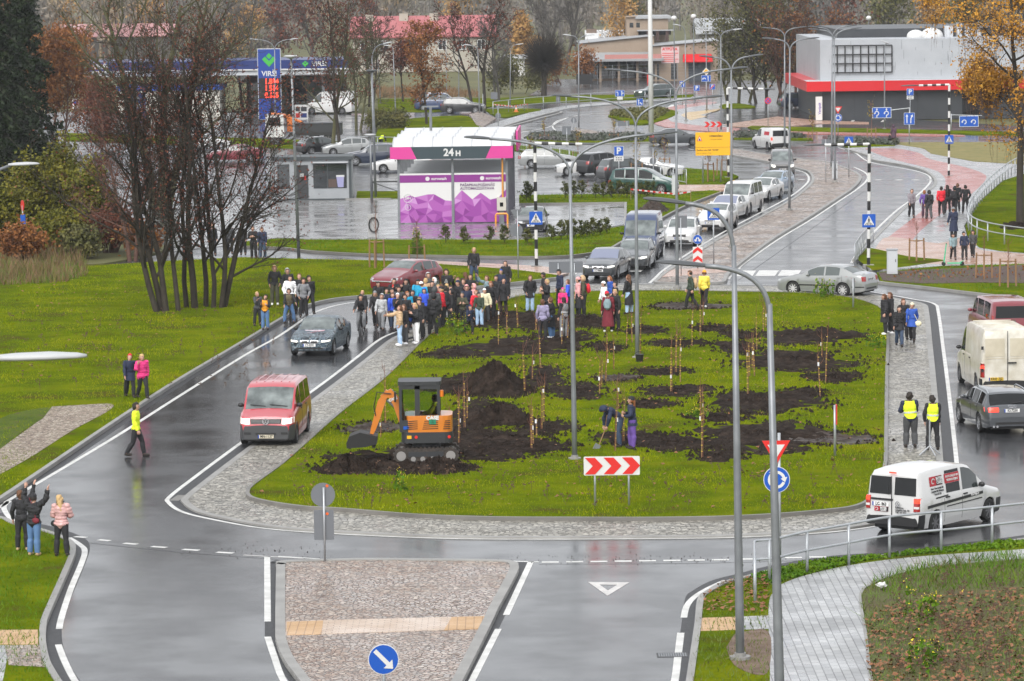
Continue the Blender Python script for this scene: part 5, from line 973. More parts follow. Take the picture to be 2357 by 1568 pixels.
o4=c.spatch([(3.20,1.34),(2.42,1.34),(2.42,1.60),(3.20,1.60)],M_BAN,'banner',-1);c.spatch([(3.16,1.08),(2.44,1.08),(2.44,1.335),(3.16,1.335)],M_GLASSD,'side_window',-1,proud=.008);c.spatch([(3.16,1.605),(2.44,1.605),(2.44,1.69),(3.16,1.69)],M_GLASSD,'side_window',-1,proud=.008)
def stext(tx,size,s_,z,m,par,sd=-1,bold=.003):text(tx,size,m,par,(c.L/2-s_,sd*(c.ysec(s_,z)+.02),z),(PI/2-.12,0,0 if sd<0 else PI),bold=bold)
stext('INTER',.12,3.48,1.52,M_WHITE,o3,bold=.006);stext('CARS',.12,3.48,1.42,M_WHITE,o3,bold=.006);stext('AUTO DAĻAS UN',.085,2.81,1.52,M_WHITE,o4);stext('TEHNOLOĢIJAS',.085,2.81,1.42,M_WHITE,o4);mb=MB()
for k in range(9):a=R(40+k*31);mb.box((c.L/2-3.8+.07*math.cos(a),-(c.ysec(3.8,1.47)+.018),1.47+.07*math.sin(a)),(.05,.006,.03),ry=-a+PI/2)
mb.build('emblem',M_WHITE,o)
for k,(tx,z)in enumerate((('Inter Cars Latvija SIA',1.27),('Latgales 90, Rēzekne',1.19),('Tel.: 63 333',1.11))):stext(tx,.075,3.62,z,M_TXT,c.t)
o=c.spatch([(4.2,.76),(1.25,.84),(1.25,.92),(4.2,.84)],M_BLK2,'stripe',-1,nx=24);stext('ICLATVIJA.LV',.075,1.7,.875,M_WHITE,o);c.spatch([(3.2,.70),(1.3,.72),(1.3,.75),(3.2,.73)],M_TRIM,'moulding',-1,nx=16);c.spatch([(3.75,.98),(3.1,1.0),(3.1,1.04),(3.75,1.02)],M_TRIM,'door_rail',-1)
for sd in(1,):c.spatch([(3.16,1.08),(2.44,1.08),(2.44,1.69),(3.16,1.69)],M_GLASSD,'side_window',sd,proud=.008)
mb=MB();mb.box((-c.L/2+.06,0,1.745),(.03,.22,.04));mb.build('brake_light',M_TLON,c.t);c.face(grille=(0,.4,.56,.64),hl=(.46,.8,.62,.8));mb=MB();mb.tube([(-c.L/2-.03,.1,1.14),(-c.L/2-.03,.03,1.5)],.012,4);mb.build('wiper',M_TRIM,c.t)
c=Car('liftback','silver five-door hatchback turning beyond the far right of the island',SILV,1957,680,150,ref='ra',name='hatchback_car',rimm=flat('hubcap',(.5,.5,.5),.4),spokes=9,plate='HU-4571',glass=glassm('green_glass',(.05,.065,.062)))
c.face();c.rear(tl=(.56,.86,.74,.96));
for sd in(1,-1):c.spatch([(3.6,.50),(1.0,.47),(1.0,.53),(3.6,.56)],M_TRIM,'moulding',sd,nx=20);c.spatch([(4.55,.45),(3.95,.45),(3.95,.5),(4.55,.5)],M_TRIM,'moulding',sd)
c=Car('hivan','old dirty white high-roof van seen from behind at the right edge',DIRTYW,2306,903,93,ref='ra',name='van',cat='van',rimm=M_RIMD,bumper=M_TRIM,mirm=M_TRIM,hanm=M_TRIM,blank=[])
M_PAN=Pt('rear_panel_cream',(.58,.53,.42),c2=(.46,.41,.31),coat=.2)
for y0,y1 in((.8,.1),(-.1,-.8)):c.fpatch([(y0,1.42),(y1,1.42),(y1,2.08),(y0,2.08)],M_PAN,'door_panel',-1,proud=.016);c.fpatch([(y0,1.34),(y1,1.34),(y1,1.38),(y0,1.38)],M_PAN,'door_panel',-1,proud=.012)
mb=MB();mb.box((-c.L/2-.01,0,1.4),(.02,.022,1.9));mb.build('door_seam',M_TRIM,c.t);mb=MB();mb.box((-c.L/2-.03,-.17,1.2),(.03,.3,.05));mb.build('handle',M_TRIM,c.t)
for z in(.95,1.75):mb=MB();mb.box((-c.L/2-.02,.92,z),(.04,.08,.12));mb.box((-c.L/2-.02,-.92,z),(.04,.08,.12));mb.build('hinge',M_TRIM,c.t)
c.fpatch([(.84,.68),(.965,.68),(.955,1.18),(.84,1.18)],M_TL,'tail_light',-1,mirror=True,proud=.03);c.fpatch([(.85,.98),(.96,.98),(.955,1.1),(.85,1.1)],M_TLON,'brake_light',-1,mirror=True,proud=.04);c.number_plate(-1,'KR03 ZJZ',y=.42,m=M_PLY)
text('TRANSPORTER',.0001,M_TXT,c.t,(0,0,1),RV_)if False else None
for k in range(6):mb=MB();mb.box((-c.L/2+.6+k*.5,0,c.Tf(3)+.02),(.05,1.4,.03));mb.build('roof_rib',DIRTYW,c.t)
c=Car('estate','dark grey estate car seen from behind below the white high-roof van',Pt('dark_estate_paint',(.05,.055,.062)),2311,993,97,ref='ra',name='estate_car',tl=M_TLON,plate='KI-7250',glass=M_GLASSD)
c.rear(tl=(.44,.86,.78,.92));c.rails(M_STEELL);mb=MB()
for k in range(4):mb.tube([(-c.L/2-.035,(k-1.5)*.062+.045*math.cos(2*PI*j/14),.965+.045*math.sin(2*PI*j/14))for j in range(15)],.007,4)
mb.build('emblem',M_CHROME,c.t);mb=MB();mb.tube([(-c.L/2+.17,.0,1.04),(-c.L/2+.2,-.38,1.08)],.012,4);mb.build('wiper',M_TRIM,c.t)
for y in(.5,.62):mb=MB();mb.cyl((-c.L/2+.02,y,.30),(1,0,0),.04,.12,10);mb.build('exhaust',M_CHROME,c.t)
c=Car('van','maroon people carrier seen from behind above the white high-roof van',MAROON,2320,797,95,ref='ra',name='van',cat='van',glass=M_GLASSD)
c.fpatch([(-.72,1.24),(.72,1.24),(.68,1.72),(-.68,1.72)],M_GLASSD,'rear_window',-1,proud=.016);c.tails(.78,.93,.95,1.35);vw(c.t,-c.L/2-.03,0,1.1,.09,-1)
c=Car('hatch','maroon hatchback waiting behind the crowd of onlookers',MAROON,936,668,238,ref='c',name='hatchback_car',hl=M_HL);c.face(grille=(0,.55,.56,.62),gm=M_CHROME,hl=(.52,.84,.62,.74));c.rear()
c=Car('sedan','dark grey saloon first in the waiting queue',GREYC,1384,641.5,257,name='saloon_car',hl=M_HLON,plate='LC-9880',scale=1.0,wsm=glassm('bluish_screen',(.17,.19,.27)));c.fpatch([(-.28,.55),(.28,.55),(.28,.68),(-.28,.68)],M_CHROME,'grille',1);c.fpatch([(-.25,.565),(.25,.565),(.25,.665),(-.25,.665)],M_TRIM,'grille',1,proud=.022);c.lights(.48,.80,.60,.69);c.fpatch([(-.6,.30),(.6,.30),(.6,.36),(-.6,.36)],M_TRIM,'air_intake',1);c.fpatch([(-.26,.56),(-.2,.56),(.26,.67),(.2,.67)],M_CHROME,'grille_bar',1,proud=.03)
c=Car('estate','dark grey estate second in the waiting queue, partly hidden by a lamp pole',GREYC,1457,620,262,name='estate_car',hl=M_HLON);c.face(grille=(0,.3,.48,.68));c.rails()
c=Car('hivan','dark blue high-roof van in the waiting queue',BLUEV,1474,596,263,name='van',cat='van',hl=M_HL,rimm=M_RIMD,mirm=M_TRIM,glass=M_GLASSD,bumper=M_TRIM,L=5.1,wb=3.1,T=[(0,.72),(.05,.95),(.45,1.12),(.85,1.25),(1.3,1.72),(1.6,2.02),(1.9,2.26),(2.3,2.34),(4.8,2.34),(4.96,2.26),(5.03,2.1),(5.06,1.2),(5.08,.9),(5.1,.55)],win=[(1.3,2.1),(2.3,3.3),(3.4,4.7)],doors=[(1.1,2.2),(2.25,3.35)])
c.fpatch([(-.5,.72),(.5,.72),(.5,.84),(-.5,.84)],M_TRIM,'grille',1);c.fpatch([(.6,.74),(.88,.78),(.84,1.02),(.66,.98)],M_HL,'headlight',1,mirror=True)
c=Car('estate','white estate car beside the dark blue van in the queue',WHITEC,1567,565,262,name='estate_car',plate='LG-11');c.face(grille=(0,.36,.55,.68));c.rails()
c=Car('hatch','white hatchback behind the blue pedestrian crossing sign',WHITEC,1641,529,254,name='hatchback_car',plate='LW-226');c.face(grille=(0,.3,.56,.62));c.fpatch([(-.6,.26),(.6,.26),(.55,.36),(-.55,.36)],M_TRIM,'air_intake',1,proud=.02)
c=Car('sedan','white saloon right behind the white hatchback in the queue',WHITEC,1662,506,252,name='saloon_car',rimm=M_RIMD,wsm=glassm('bluish_screen',(.17,.19,.27)));c.face()
c=Car('van','white van with an orange indicator and black bumper in the queue',WHITEC,1695,492,254,name='van',cat='van',hl=M_HLON,rimm=M_RIMD,bumper=M_TRIM,mirm=M_TRIM,hanm=M_TRIM,glass=M_GLASS);c.fpatch([(-.45,.8),(.45,.8),(.45,.9),(-.45,.9)],M_TRIM,'grille',1);c.lights(.5,.74,.78,.92,0);c.fpatch([(.75,.78),(.92,.78),(.92,.92),(.75,.92)],M_IND,'indicator',1,mirror=True)
c=Car('sedan','white saloon half hidden behind the white van in the queue',WHITEC,1742,462,250,name='saloon_car',hl=M_HLON);c.face()
c=Car('estate','ice blue estate car in the queue below the grey van',ICEB,1769,445,250,name='estate_car',hl=M_HLON);c.face(grille=(0,.2,.5,.68));c.rails(M_TRIM)
c=Car('caddy','dark warm-grey passenger van last in the queue with lit headlights',BRONZ,1801,403.5,267,name='van',cat='van',hl=M_HLON,plate='MP-5541',mirm=M_TRIM,win=[(1.46,2.3),(2.42,3.2),(3.3,4.2)]);c.face(grille=(0,.48,.6,.76),hl=(.55,.84,.62,.80))
c=Car('caddy','white van with lit tail lights driving away on the far road',WHITEC,1788,344,108,ref='ra',name='van',cat='van',tl=M_TLON,bumper=M_TRIM,rimm=M_RIMD);c.fpatch([(-.68,1.14),(.68,1.14),(.64,1.6),(-.64,1.6)],M_GLASSD,'rear_window',-1,proud=.016);c.tails(.72,.86,.8,1.05);o=c.spatch([(4.1,1.2),(3.0,1.2),(3.0,1.5),(4.1,1.5)],M_BAN,'banner',1)
def simple(kind,label,col,px,py,head,name='parked_car',**k):
 c=Car(kind,label,col,px,py,head,ref='c',name=name,**k)
 if kind in('van','caddy','hivan'):c.lights(.55,.88,.76,.95,.02);c.tails(.75,.9,.9,1.2);c.fpatch([(-.68,1.24),(.68,1.24),(.64,1.65),(-.64,1.65)],M_GLASSD,'rear_window',-1,proud=.016)
 elif kind in('suv',):c.face(grille=(0,.4,.72,.86),hl=(.5,.85,.74,.88));c.rear(tl=(.6,.9,.85,1.08))
 else:c.face();c.rear()
 return c
simple('liftback','dark grey hatchback on the far ring road behind a lamp arm',GREYC,1556,334,4,name='hatchback_car',rimm=M_RIMD)
simple('suv','small dark off-road car on the farthest road bend',Pt('dark_teal_paint',(.03,.05,.05)),1507,227,205,name='off_road_car',hl=M_HLON)
simple('suv','dark navy off-road car at the corner of the grey and red store',NAVYC,1843,249,8,name='off_road_car')
simple('estate','silver estate car behind the nearest banded crossing lamp',SILV,1262,385,0,name='estate_car')
simple('sedan','white saloon with multi-spoke wheels in front of the black off-road cars',WHITEC,1350,402,186,name='saloon_car',spokes=12)
simple('suv','black off-road car with red tail lights next to the white saloon',BLACKC,1388,401,42,name='off_road_car',glass=M_GLASSD)
simple('suv','black off-road car with clear windows behind the green people carrier',BLACKC,1450,416,22,name='off_road_car').rails(M_TRIM)
c=simple('mpv','dark green people carrier parked behind the young conifers',DGREEN,1482,444,343,name='people_carrier',glass=M_GLASSD,plate='GA-8')
simple('sedan','white saloon roof showing behind the black off-road car',WHITEC,1503,407,350,name='saloon_car')
c=simple('sedan','black saloon facing the viewer behind the grey sign backs near the car wash',BLACKC,1225,531,268,name='saloon_car',plate='MR-11')
simple('suv','navy off-road car with bright wheels left of the car wash roof',NAVYC,860,380,184,name='off_road_car')
simple('estate','white car nose showing left of the car wash posts',WHITEC,925,396,184,name='estate_car')
simple('hatch','silver hatchback left of the navy off-road car behind bare trunks',SILV,800,357,188,name='hatchback_car')
simple('hatch','black hatchback with a red tail light by the bare trunks',BLACKC,742,354,25,name='hatchback_car')
simple('suv','black off-road car parked on the cobbled slope',BLACKC,1066,261,352,name='off_road_car')
simple('van','blue van parked behind the slim bare tree',BLUEV,1008,255,352,name='van',cat='van')
simple('suv','white pickup far off by the brick building',WHITEC,1535,183,175,name='pickup',cat='pickup truck')
simple('hivan','white van under the fuel station canopy',WHITEC,762,262,160,name='van',cat='van',rimm=M_RIMD)
simple('sedan','dark red car half hidden behind the bare trunks on the far lot',MAROON,540,372,185,name='saloon_car')
simple('estate','white estate seen through the bare twigs on the far lot',WHITEC,470,345,5,name='estate_car')
b=G(712,334);t=thing('lorry','dark flatbed lorry with an orange loading crane behind bare trees','lorry',b,0);M_OR=flat('crane_orange',(.6,.16,.03),.5)
mb=MB();mb.box((.6,.5,1.0),(4.6,2.3,.25));mb.build('chassis',M_TRIM,t);mb=MB();mb.box((.8,.5,1.5),(4.2,2.3,.8));mb.box((.8,.5,1.92),(4.3,2.4,.06));mb.build('flatbed',M_DARK,t)
mb=MB();mb.box((-3.0,.5,1.75),(1.7,2.3,2.0),top=.92);k=mb.build('cab',WHITEC,t);mb=MB();mb.box((-3.0,-.66,2.15),(1.0,.03,.7));mb.build('side_window',M_GLASSD,k)
mb=MB();mb.box((-1.7,.5,1.9),(.5,.6,1.4));mb.tube([(-1.7,.5,2.5),(-3.4,.5,2.75),(-2.2,.3,2.6),(-.6,.3,2.0)],[.22,.2,.18,.12],6);mb.build('crane',M_OR,t)
for x in(-3.0,.4,1.7):
 for sd in(1,-1):wheel(t,x,.5+sd*1.0,.5,M_RIMD,sd)
#  buildings
def wallmat(name,c,c2=None,**k):return mat(name,c,.7,col2=c2 or tuple(q*.8 for q in c),scale=.8,**k)
M_WIN=glassm('window_glass',(.03,.035,.04))
def fbox(mb,x0,x1,y0,y1,z0,z1):mb.box(((x0+x1)/2,(y0+y1)/2,(z0+z1)/2),(x1-x0,y1-y0,z1-z0))
# ---- store with the red canopy
b=G(1893,278);t=thing('store','low store with white panel upper wall, red canopy band and dark base','shop building',b);s0=spx(278);Wd=21.5;hz_=lambda y:H(1893,278,y)
M_STW=mat('ribbed_white_panel',(.35,.37,.40),.4,col2=(.43,.45,.48),scale=.5);M_STD=mat('dark_store_wall',(.03,.034,.04),.45,col2=(.042,.046,.052),scale=1);M_STR=flat('store_red',(.55,.012,.018),.35)
z1,z2,z3=hz_(210),hz_(187),hz_(92)
mb=MB();fbox(mb,0,Wd,0,30,0,z1+.4);mb.build('wall',M_STD,t);mb=MB();fbox(mb,-.2,Wd,-.15,30,z2-.1,z3);up=mb.build('upper_wall',M_STW,t)
mb=MB();fbox(mb,-1.6,Wd+.2,-.9,28,z1,z2);mb.build('canopy',M_STR,t);mb=MB();fbox(mb,-1.58,Wd,-.88,3,z2+.002,z2+.03);mb.build('canopy_roof',M_GREYL,t)
mb=MB();fbox(mb,2.2,Wd+8,8,32,z3-.3,z3+.85);mb.build('parapet',M_STD,t)
mb=MB()
for k in range(60):x=random.uniform(.2,Wd-.3);z=random.uniform(z2+.3,z3-.6);fbox(mb,x,x+.035,-.165,-.15,z,z+random.uniform(.25,.9))
mb.build('streaks',flat('panel_slot',(.2,.21,.23),.5),up);x0,x1,za,zb=1.45,6.8,hz_(168),hz_(106);mb=MB()
for k in range(8):x=x0+(x1-x0)*k/7;fbox(mb,x-.06,x+.06,-.32,-.26,za,zb)
for k in range(4):z=za+(zb-za)*k/3;fbox(mb,x0-.5,x1,-.38,-.325,z-.06,z+.06)
mb.build('sign_frame',M_TRIM,t)
for k in range(1,7):mb=MB();fbox(mb,k*3.1,k*3.1+.03,-.02,.0,.3,z1);mb.build('panel_joint',M_TRIM,t)
mb=MB();fbox(mb,13.7,15.4,-.04,0,.1,z1-.4);mb.build('door',M_GLASSD,t)
for x,r in((8.7,.9),(10.3,1.15)):mb=MB();mb.ball((x+1,5,z3+.1),(r,r,r*.75),14,8);mb.build('roof_dome',M_WHITE,t,smooth=True)
for x,w_,h in((12.6,.8,.8),(13.8,.5,1.1),(14.6,1.1,.7),(15.8,.4,1.3)):mb=MB();fbox(mb,x,x+w_,5,6,z3,z3+h+.3);mb.build('roof_vent',M_GREYL,t)
# ---- self-service car wash
b=G(919,517);t=thing('car_wash','self-service car wash with purple printed panels, pink fascia and white vaulted roofs','car wash');t.location=b
s0=spx(517);Wc=6.62;D=17.0;zf0,zf1=H(919,517,366),H(919,517,338);t.rotation_euler=(0,0,R(-1.5));hzc=lambda y:H(919,517,y)
M_PUR=flat('purple_print',(.22,.03,.22),.4);M_PINK=flat('pink_fascia',(.60,.05,.27),.4);M_FAS=flat('fascia_slate',(.035,.055,.065),.45);M_ROOFW=mat('white_vault',(.52,.53,.54),.35,col2=(.6,.61,.62),scale=2)
def wash_panel(x0,x1,seed):
 mb=MB();fbox(mb,x0,x1,-.05,.05,.1,hzc(400));o=mb.build('wall_panel',M_WHITE,t);zt=hzc(404);mb=MB();fbox(mb,x0,x1,-.062,-.052,hzc(421),zt);o2=mb.build('purple_band',M_PUR,o)
 g=random.Random(seed);nx,nz=6,4;top=[hzc(421)*g.uniform(.55,.82)for _ in range(nx+1)];P={}
 for i in range(nx+1):
  for j in range(nz+1):P[i,j]=(x0+(x1-x0)*(i+(g.uniform(-.3,.3)if 0<i<nx else 0))/nx,-.058,.1+(top[i]-.1)*(j+(g.uniform(-.3,.3)if 0<j<nz else 0))/nz)
 cols=[(.20,.03,.22),(.27,.05,.29),(.35,.09,.36),(.42,.15,.43),(.50,.25,.52)];mb=MB()
 for i in range(nx):
  for j in range(nz):
   for tri in(((i,j),(i+1,j),(i,j+1)),((i+1,j),(i+1,j+1),(i,j+1)))if(i+j)%2 else(((i,j),(i+1,j),(i+1,j+1)),((i,j),(i+1,j+1),(i,j+1))):mb.mi=min(4,int(g.uniform(0,3.2)+j*.5));mb.add([P[q]for q in tri],[(0,1,2)])
 mb.build('polygon_print',[flat('print_%d'%k,c_,.4)for k,c_ in enumerate(cols)],o)
 text('eurowash',.24,M_WHITE,o2,(x1-.75,-.068,(hzc(421)+zt)/2),RX,bold=.006);mb=MB();disc2(mb,x1-1.45,(hzc(421)+zt)/2,.13,-.068,.004,16);mb.build('emblem',M_WHITE,o2);return o
o=wash_panel(.08,3.22,3);mb=MB();zc=hzc(457)
for cz,r in((zc,.26),(hzc(478),.17)):mb.tube([(.56+r*math.cos(2*PI*i/20),-.066,cz+r*math.sin(2*PI*i/20))for i in range(21)],.015,4)
mb.build('ring',M_WHITE,o);text('24H',.2,M_WHITE,o,(.56,-.07,zc),RX,bold=.006);text('5',.15,M_WHITE,o,(.56,-.07,hzc(476)),RX,bold=.004)
o=wash_panel(3.4,6.55,8);M_PT=flat('purple_text',(.10,.03,.12),.4);text('PAŠAPKALPOŠANĀS',.235,M_PT,o,(3.75,-.068,hzc(428)),RX,align='LEFT',bold=.004);text('AUTOMAZGĀTAVA',.235,M_PT,o,(3.75,-.068,hzc(436)),RX,align='LEFT',bold=.004)
mb=MB();P_=[(-.45,zf0),(7.0,zf0),(7.0,zf1),(-.45,zf1)];shp(mb,P_,-.55,.12);f=mb.build('fascia',M_FAS,t)
for q in([(-.46,zf0),(1.15,zf0),(.8,zf1),(-.46,zf1)],[(5.35,zf0),(7.01,zf0),(7.01,zf1),(5.7,zf1)]):mb=MB();shp(mb,q,-.56,.13);mb.build('pink_panel',M_PINK,f)
text('24',.62,M_WHITE,f,(3.1,-.562,(zf0+zf1)/2),RX,bold=.02);text('H',.44,M_WHITE,f,(3.68,-.562,(zf0+zf1)/2-.06),RX,bold=.02)
for k in range(4):
 y0,y1=-.4+k*D/4,-.4+(k+1)*D/4-.25;n=12;vs=[];
 for x in(-.3,6.9):
  for i in range(n+1):a=PI*i/n;vs.append((x,(y0+y1)/2-(y1-y0)/2*math.cos(a),zf1-.12+.62*math.sin(a)))
 mb=MB();mb.add(vs,[(i,i+1,n+2+i,n+1+i)for i in range(n)]+[tuple(range(n,-1,-1)),tuple(range(n+1,2*n+2))]);mb.build('vault_roof',M_ROOFW,t,smooth=40)
 for i in range(7):mb=MB();x=-.3+7.2*i/6;mb.tube([(x,(y0+y1)/2-(y1-y0)/2*math.cos(PI*j/n),zf1-.1+.62*math.sin(PI*j/n))for j in range(n+1)],.03,4);mb.build('roof_rib',M_GREYL,t)
for k in range(9):
 for x in((0,6.6)if k else(0,3.3,6.6)):mb=MB();fbox(mb,x-.07,x+.07,k*D/8-.07+.02,k*D/8+.07+.02,0,zf1-.1);mb.build('column',M_STEEL,t)
for k in range(2,9,2):
 mb=MB();fbox(mb,.1,6.5,k*D/8-.03,k*D/8+.03,.1,hzc(400)-.1);mb.build('bay_wall',M_GREYL,t)
mb=MB();fbox(mb,6.45,6.52,.2,16.8,.1,1.9);mb.build('side_wall',M_PUR,t);mb=MB();fbox(mb,-.3,6.9,-.4,D-.4,zf1-.2,zf1-.12);mb.build('ceiling',M_GREYL,t)
mb=MB();mb.tube([(6.35,-.12,zf0),(6.35,-.12,1.5)],.06,6);mb.build('orange_pipe',flat('orange_pipe',(.6,.27,.05),.4),t);mb=MB();fbox(mb,7.0,7.12,8.0,16.6,zf0,zf1+.5);mb.build('side_fascia',M_PINK,t)
mb=MB();mb.tube([(1.5,11,zf1+.4),(1.5,11,zf1+2.0)],.09,8);fbox(mb,1.0,2.0,10.95,11.05,zf1+1.95,zf1+2.05);mb.build('flue',M_STEEL,t)
b=G(1155,515);t=thing('payment_box','grey payment box behind an orange guard hoop at the car wash','payment machine',b);mb=MB();fbox(mb,-.28,.28,-.1,.3,.8,1.6);mb.build('body',flat('box_cream',(.5,.48,.42),.5),t);mb=MB();fbox(mb,-.1,.1,-.115,-.1,1.05,1.3);mb.build('screen',M_GLASSD,t);mb=MB();fbox(mb,-.15,.15,0,.2,0,.8);mb.build('stand',M_STEEL,t);mb=MB();mb.tube([(-.36,-.5,0),(-.36,-.5,.55),(-.3,-.5,.64),(.3,-.5,.64),(.36,-.5,.55),(.36,-.5,0)],.06,8);mb.build('guard_hoop',flat('guard_orange',(.7,.3,.03),.4),t)
b=G(859,546);t=thing('vacuum_unit','white vacuum post with a coiled black hose at the edge of the paved lot','vacuum post',b);mb=MB();fbox(mb,-.3,.3,-.2,.2,0,1.35);mb.build('body',flat('unit_grey',(.36,.36,.36),.5),t);mb=MB();mb.tube([(.05+.28*math.sin(q*.6),-.3,.75+.42*math.cos(q*.6))for q in range(12)],.045,6);mb.build('hose',M_BLACK,t)
b=G(888,450);t=thing('bench_rail','dark metal trestle rail between the kiosk and the car wash','rail',b);mb=MB();mb.tube([(-1.0,0,.95),(1.0,0,.95)],.05,6);mb.build('top_bar',M_TRIM,t)
for x in(-.9,.9):mb=MB();mb.tube([(x,0,0),(x,0,.95)],.04,6);mb.build('leg',M_TRIM,t)
mb=MB();mb.tube([(-.9,.02,.9),(.9,.02,.25)],.03,5);mb.build('brace',M_TRIM,t)
# ---- grey kiosk
b=G(630,463);t=thing('kiosk','grey panelled coffee kiosk with a wide dark window','kiosk',b);s0=spx(463);w_=183/s0;zt=H(720,463,366);M_KI=mat('kiosk_panel',(.30,.32,.34),.5,col2=(.36,.38,.4),scale=2);M_KT=flat('kiosk_trim',(.05,.06,.065),.5)
mb=MB();fbox(mb,0,w_,0,3,.12,zt-.1);mb.build('wall',M_KI,t);mb=MB();fbox(mb,-.1,w_+.12,-.15,3.1,zt-.1,zt+.12);mb.build('roof',M_KT,t);mb=MB();fbox(mb,-.05,w_+.05,-.05,3.05,0,.12);mb.build('plinth',M_KT,t)
mb=MB();fbox(mb,w_-.17,w_+.01,-.02,0,.12,zt-.1);mb.build('corner_trim',M_KT,t)
def kx(v):return(v-630)/s0
def kz(y):return H(720,463,y)
mb=MB();fbox(mb,kx(724),kx(802),-.03,0,kz(435),kz(379));wn=mb.build('window',M_WIN,t);mb=MB();fbox(mb,kx(719),kx(806),-.35,0,kz(376.5),kz(374));mb.build('awning',M_GREYL,t);mb=MB();fbox(mb,kx(756),kx(758),-.045,-.03,kz(435),kz(379));mb.build('mullion',M_KT,wn)
mb=MB();c0,c1=kx(779),kx(795);shp(mb,[(kx(781),kz(433)),(kx(794),kz(433)),(c1+.03,kz(408)),(c0-.03,kz(408))],-.045);cup=mb.build('cup_print',flat('lilac_print',(.3,.3,.5),.5),wn);mb=MB();shp(mb,[(c0-.05,kz(409)),(c1+.05,kz(409)),(c1+.04,kz(405)),(c0-.04,kz(405))],-.052);mb.build('cup_lid',M_WHITE,cup)
mb=MB();fbox(mb,kx(759),kx(778),-.04,-.031,kz(433),kz(414));mb.build('bean_print',flat('bean_brown',(.09,.06,.05),.6),wn)
mb=MB();fbox(mb,kx(684),kx(712),-.03,0,.15,kz(381));d=mb.build('door',flat('kiosk_door',(.04,.042,.045),.4),t);text('08:00',.13,M_WHITE,d,(kx(697),-.035,kz(402)),RX,bold=.004);text('20:00',.13,M_WHITE,d,(kx(697),-.035,kz(406)),RX,bold=.004);mb=MB();fbox(mb,kx(702),kx(707),-.036,-.03,kz(415),kz(406));mb.build('red_sticker',M_RED,d)
mb=MB();fbox(mb,kx(640),kx(668),-.03,0,kz(435),kz(379));mb.build('window',M_WIN,t)
# ---- fuel station
b=G(176,272);t=thing('fuel_station','fuel station with a long dark blue canopy on slim columns','fuel station',b);s0=spx(272);w_=656/s0;fz=lambda y:H(176,272,y+4);M_CB=flat('canopy_blue',(.010,.026,.14),.4);M_GRN=flat('logo_green',(.05,.42,.06),.4)
mb=MB();fbox(mb,0,w_,0,12,fz(161),fz(141));cn=mb.build('canopy',M_CB,t);mb=MB();fbox(mb,-.05,w_+.05,-.04,12.1,fz(164),fz(161)+.0);mb.build('canopy_edge',M_WHITE,cn);mb=MB();fbox(mb,.1,w_-.1,.2,11.9,fz(164)-.5,fz(164)-.01);mb.build('soffit',M_GREYL,cn)
def vlogo(par,x,z,s,y):mb=MB();shp(mb,[(x,z+s*.15),(x+s*.26,z+s*.41),(x,z+s*.67),(x-s*.26,z+s*.41)],y);shp(mb,[(x-s*.62,z+s*.12),(x-s*.36,z+s*.38),(x,z-s*.02),(x+s*.36,z+s*.38),(x+s*.62,z+s*.12),(x,z-s*.55)],y);mb.build('emblem',M_GRN,par)
zc=(fz(161)+fz(141))/2
for x in(1.2,w_-4.6):vlogo(cn,x,zc,.55,-.05);text('VIRŠI',.72,M_WHITE,cn,(x+.7,-.06,zc),RX,align='LEFT',bold=.014)
for k in range(5):
 for y in(2.5,9.5):mb=MB();fbox(mb,2+k*6,2.3+k*6,y,y+.3,0,fz(164)-.5);mb.build('column',M_STEEL,t)
mb=MB();fbox(mb,17.5,28,9,18,0,3.9);sh=mb.build('shop_wall',M_DARK,t);mb=MB();fbox(mb,18,27.5,8.95,9,.2,3.2);mb.build('shop_window',M_WIN,sh)
mb=MB();fbox(mb,4.8,15.5,-3,5,0,2.9);ww=mb.build('wash_hall',flat('hall_cream',(.6,.58,.52),.6),t);mb=MB();fbox(mb,4.6,15.7,-3.1,5.1,2.9,3.35);mb.build('hall_roof',M_BLUE,ww);mb=MB();fbox(mb,5.5,7.7,-3.06,-3,.05,2.7);pn=mb.build('sign_panel',M_CB,ww);vlogo(pn,6.0,2.2,.35,-3.09);text('VIRŠI',.32,M_WHITE,pn,(6.35,-3.08,2.15),RX,align='LEFT',bold=.006);text('CNG',.75,M_WHITE,pn,(6.6,-3.08,1.3),RX,bold=.02)
for k in range(3):mb=MB();fbox(mb,9+k*2.1,9.15+k*2.1,-3.05,-3,0,2.8);mb.build('door_post',M_TRIM,ww)
for i,x in enumerate((688,700)):
 b=G(x,275);q=thing('fuel_pump','white fuel pump with red end by the price totem' if i==0 else 'white fuel pump with a blue panel under the canopy','fuel pump',b,0);mb=MB();fbox(mb,-.4,.4,-.25,.25,0,1.5);mb.build('body',M_WHITE,q);mb=MB();fbox(mb,-.3,.3,-.27,-.25,.85,1.3);mb.build('screen',M_DARK,q);mb=MB();fbox(mb,-.3,.3,-.27,-.25,.2,.65);mb.build('panel',M_CB if i else M_RED,q)
b=G(622,280);t=thing('price_totem','tall blue fuel price totem with red glowing numbers','price sign',b);s0=spx(280);w_=52/s0;fz=lambda y:H(622,280,y);mb=MB();fbox(mb,-w_/2-.06,w_/2+.06,.03,.5,.2,fz(112));mb.build('frame',M_GREYL,t);mb=MB();fbox(mb,-w_/2,w_/2,0,.5,.25,fz(113.5));bd=mb.build('body',flat('totem_blue',(.008,.045,.27),.4),t)
vlogo(bd,0,fz(140),1.15,-.02);text('VIRŠI',.72,M_WHITE,bd,(0,-.02,fz(170)),RX,bold=.014);mb=MB();fbox(mb,-w_/2+.04,w_/2-.04,-.03,0,fz(227),fz(180));led=mb.build('led_panel',M_BLACK,bd);M_LED=flat('led_red',(.6,.02,.01),.4,emit=(1,.05,.02,2.2))
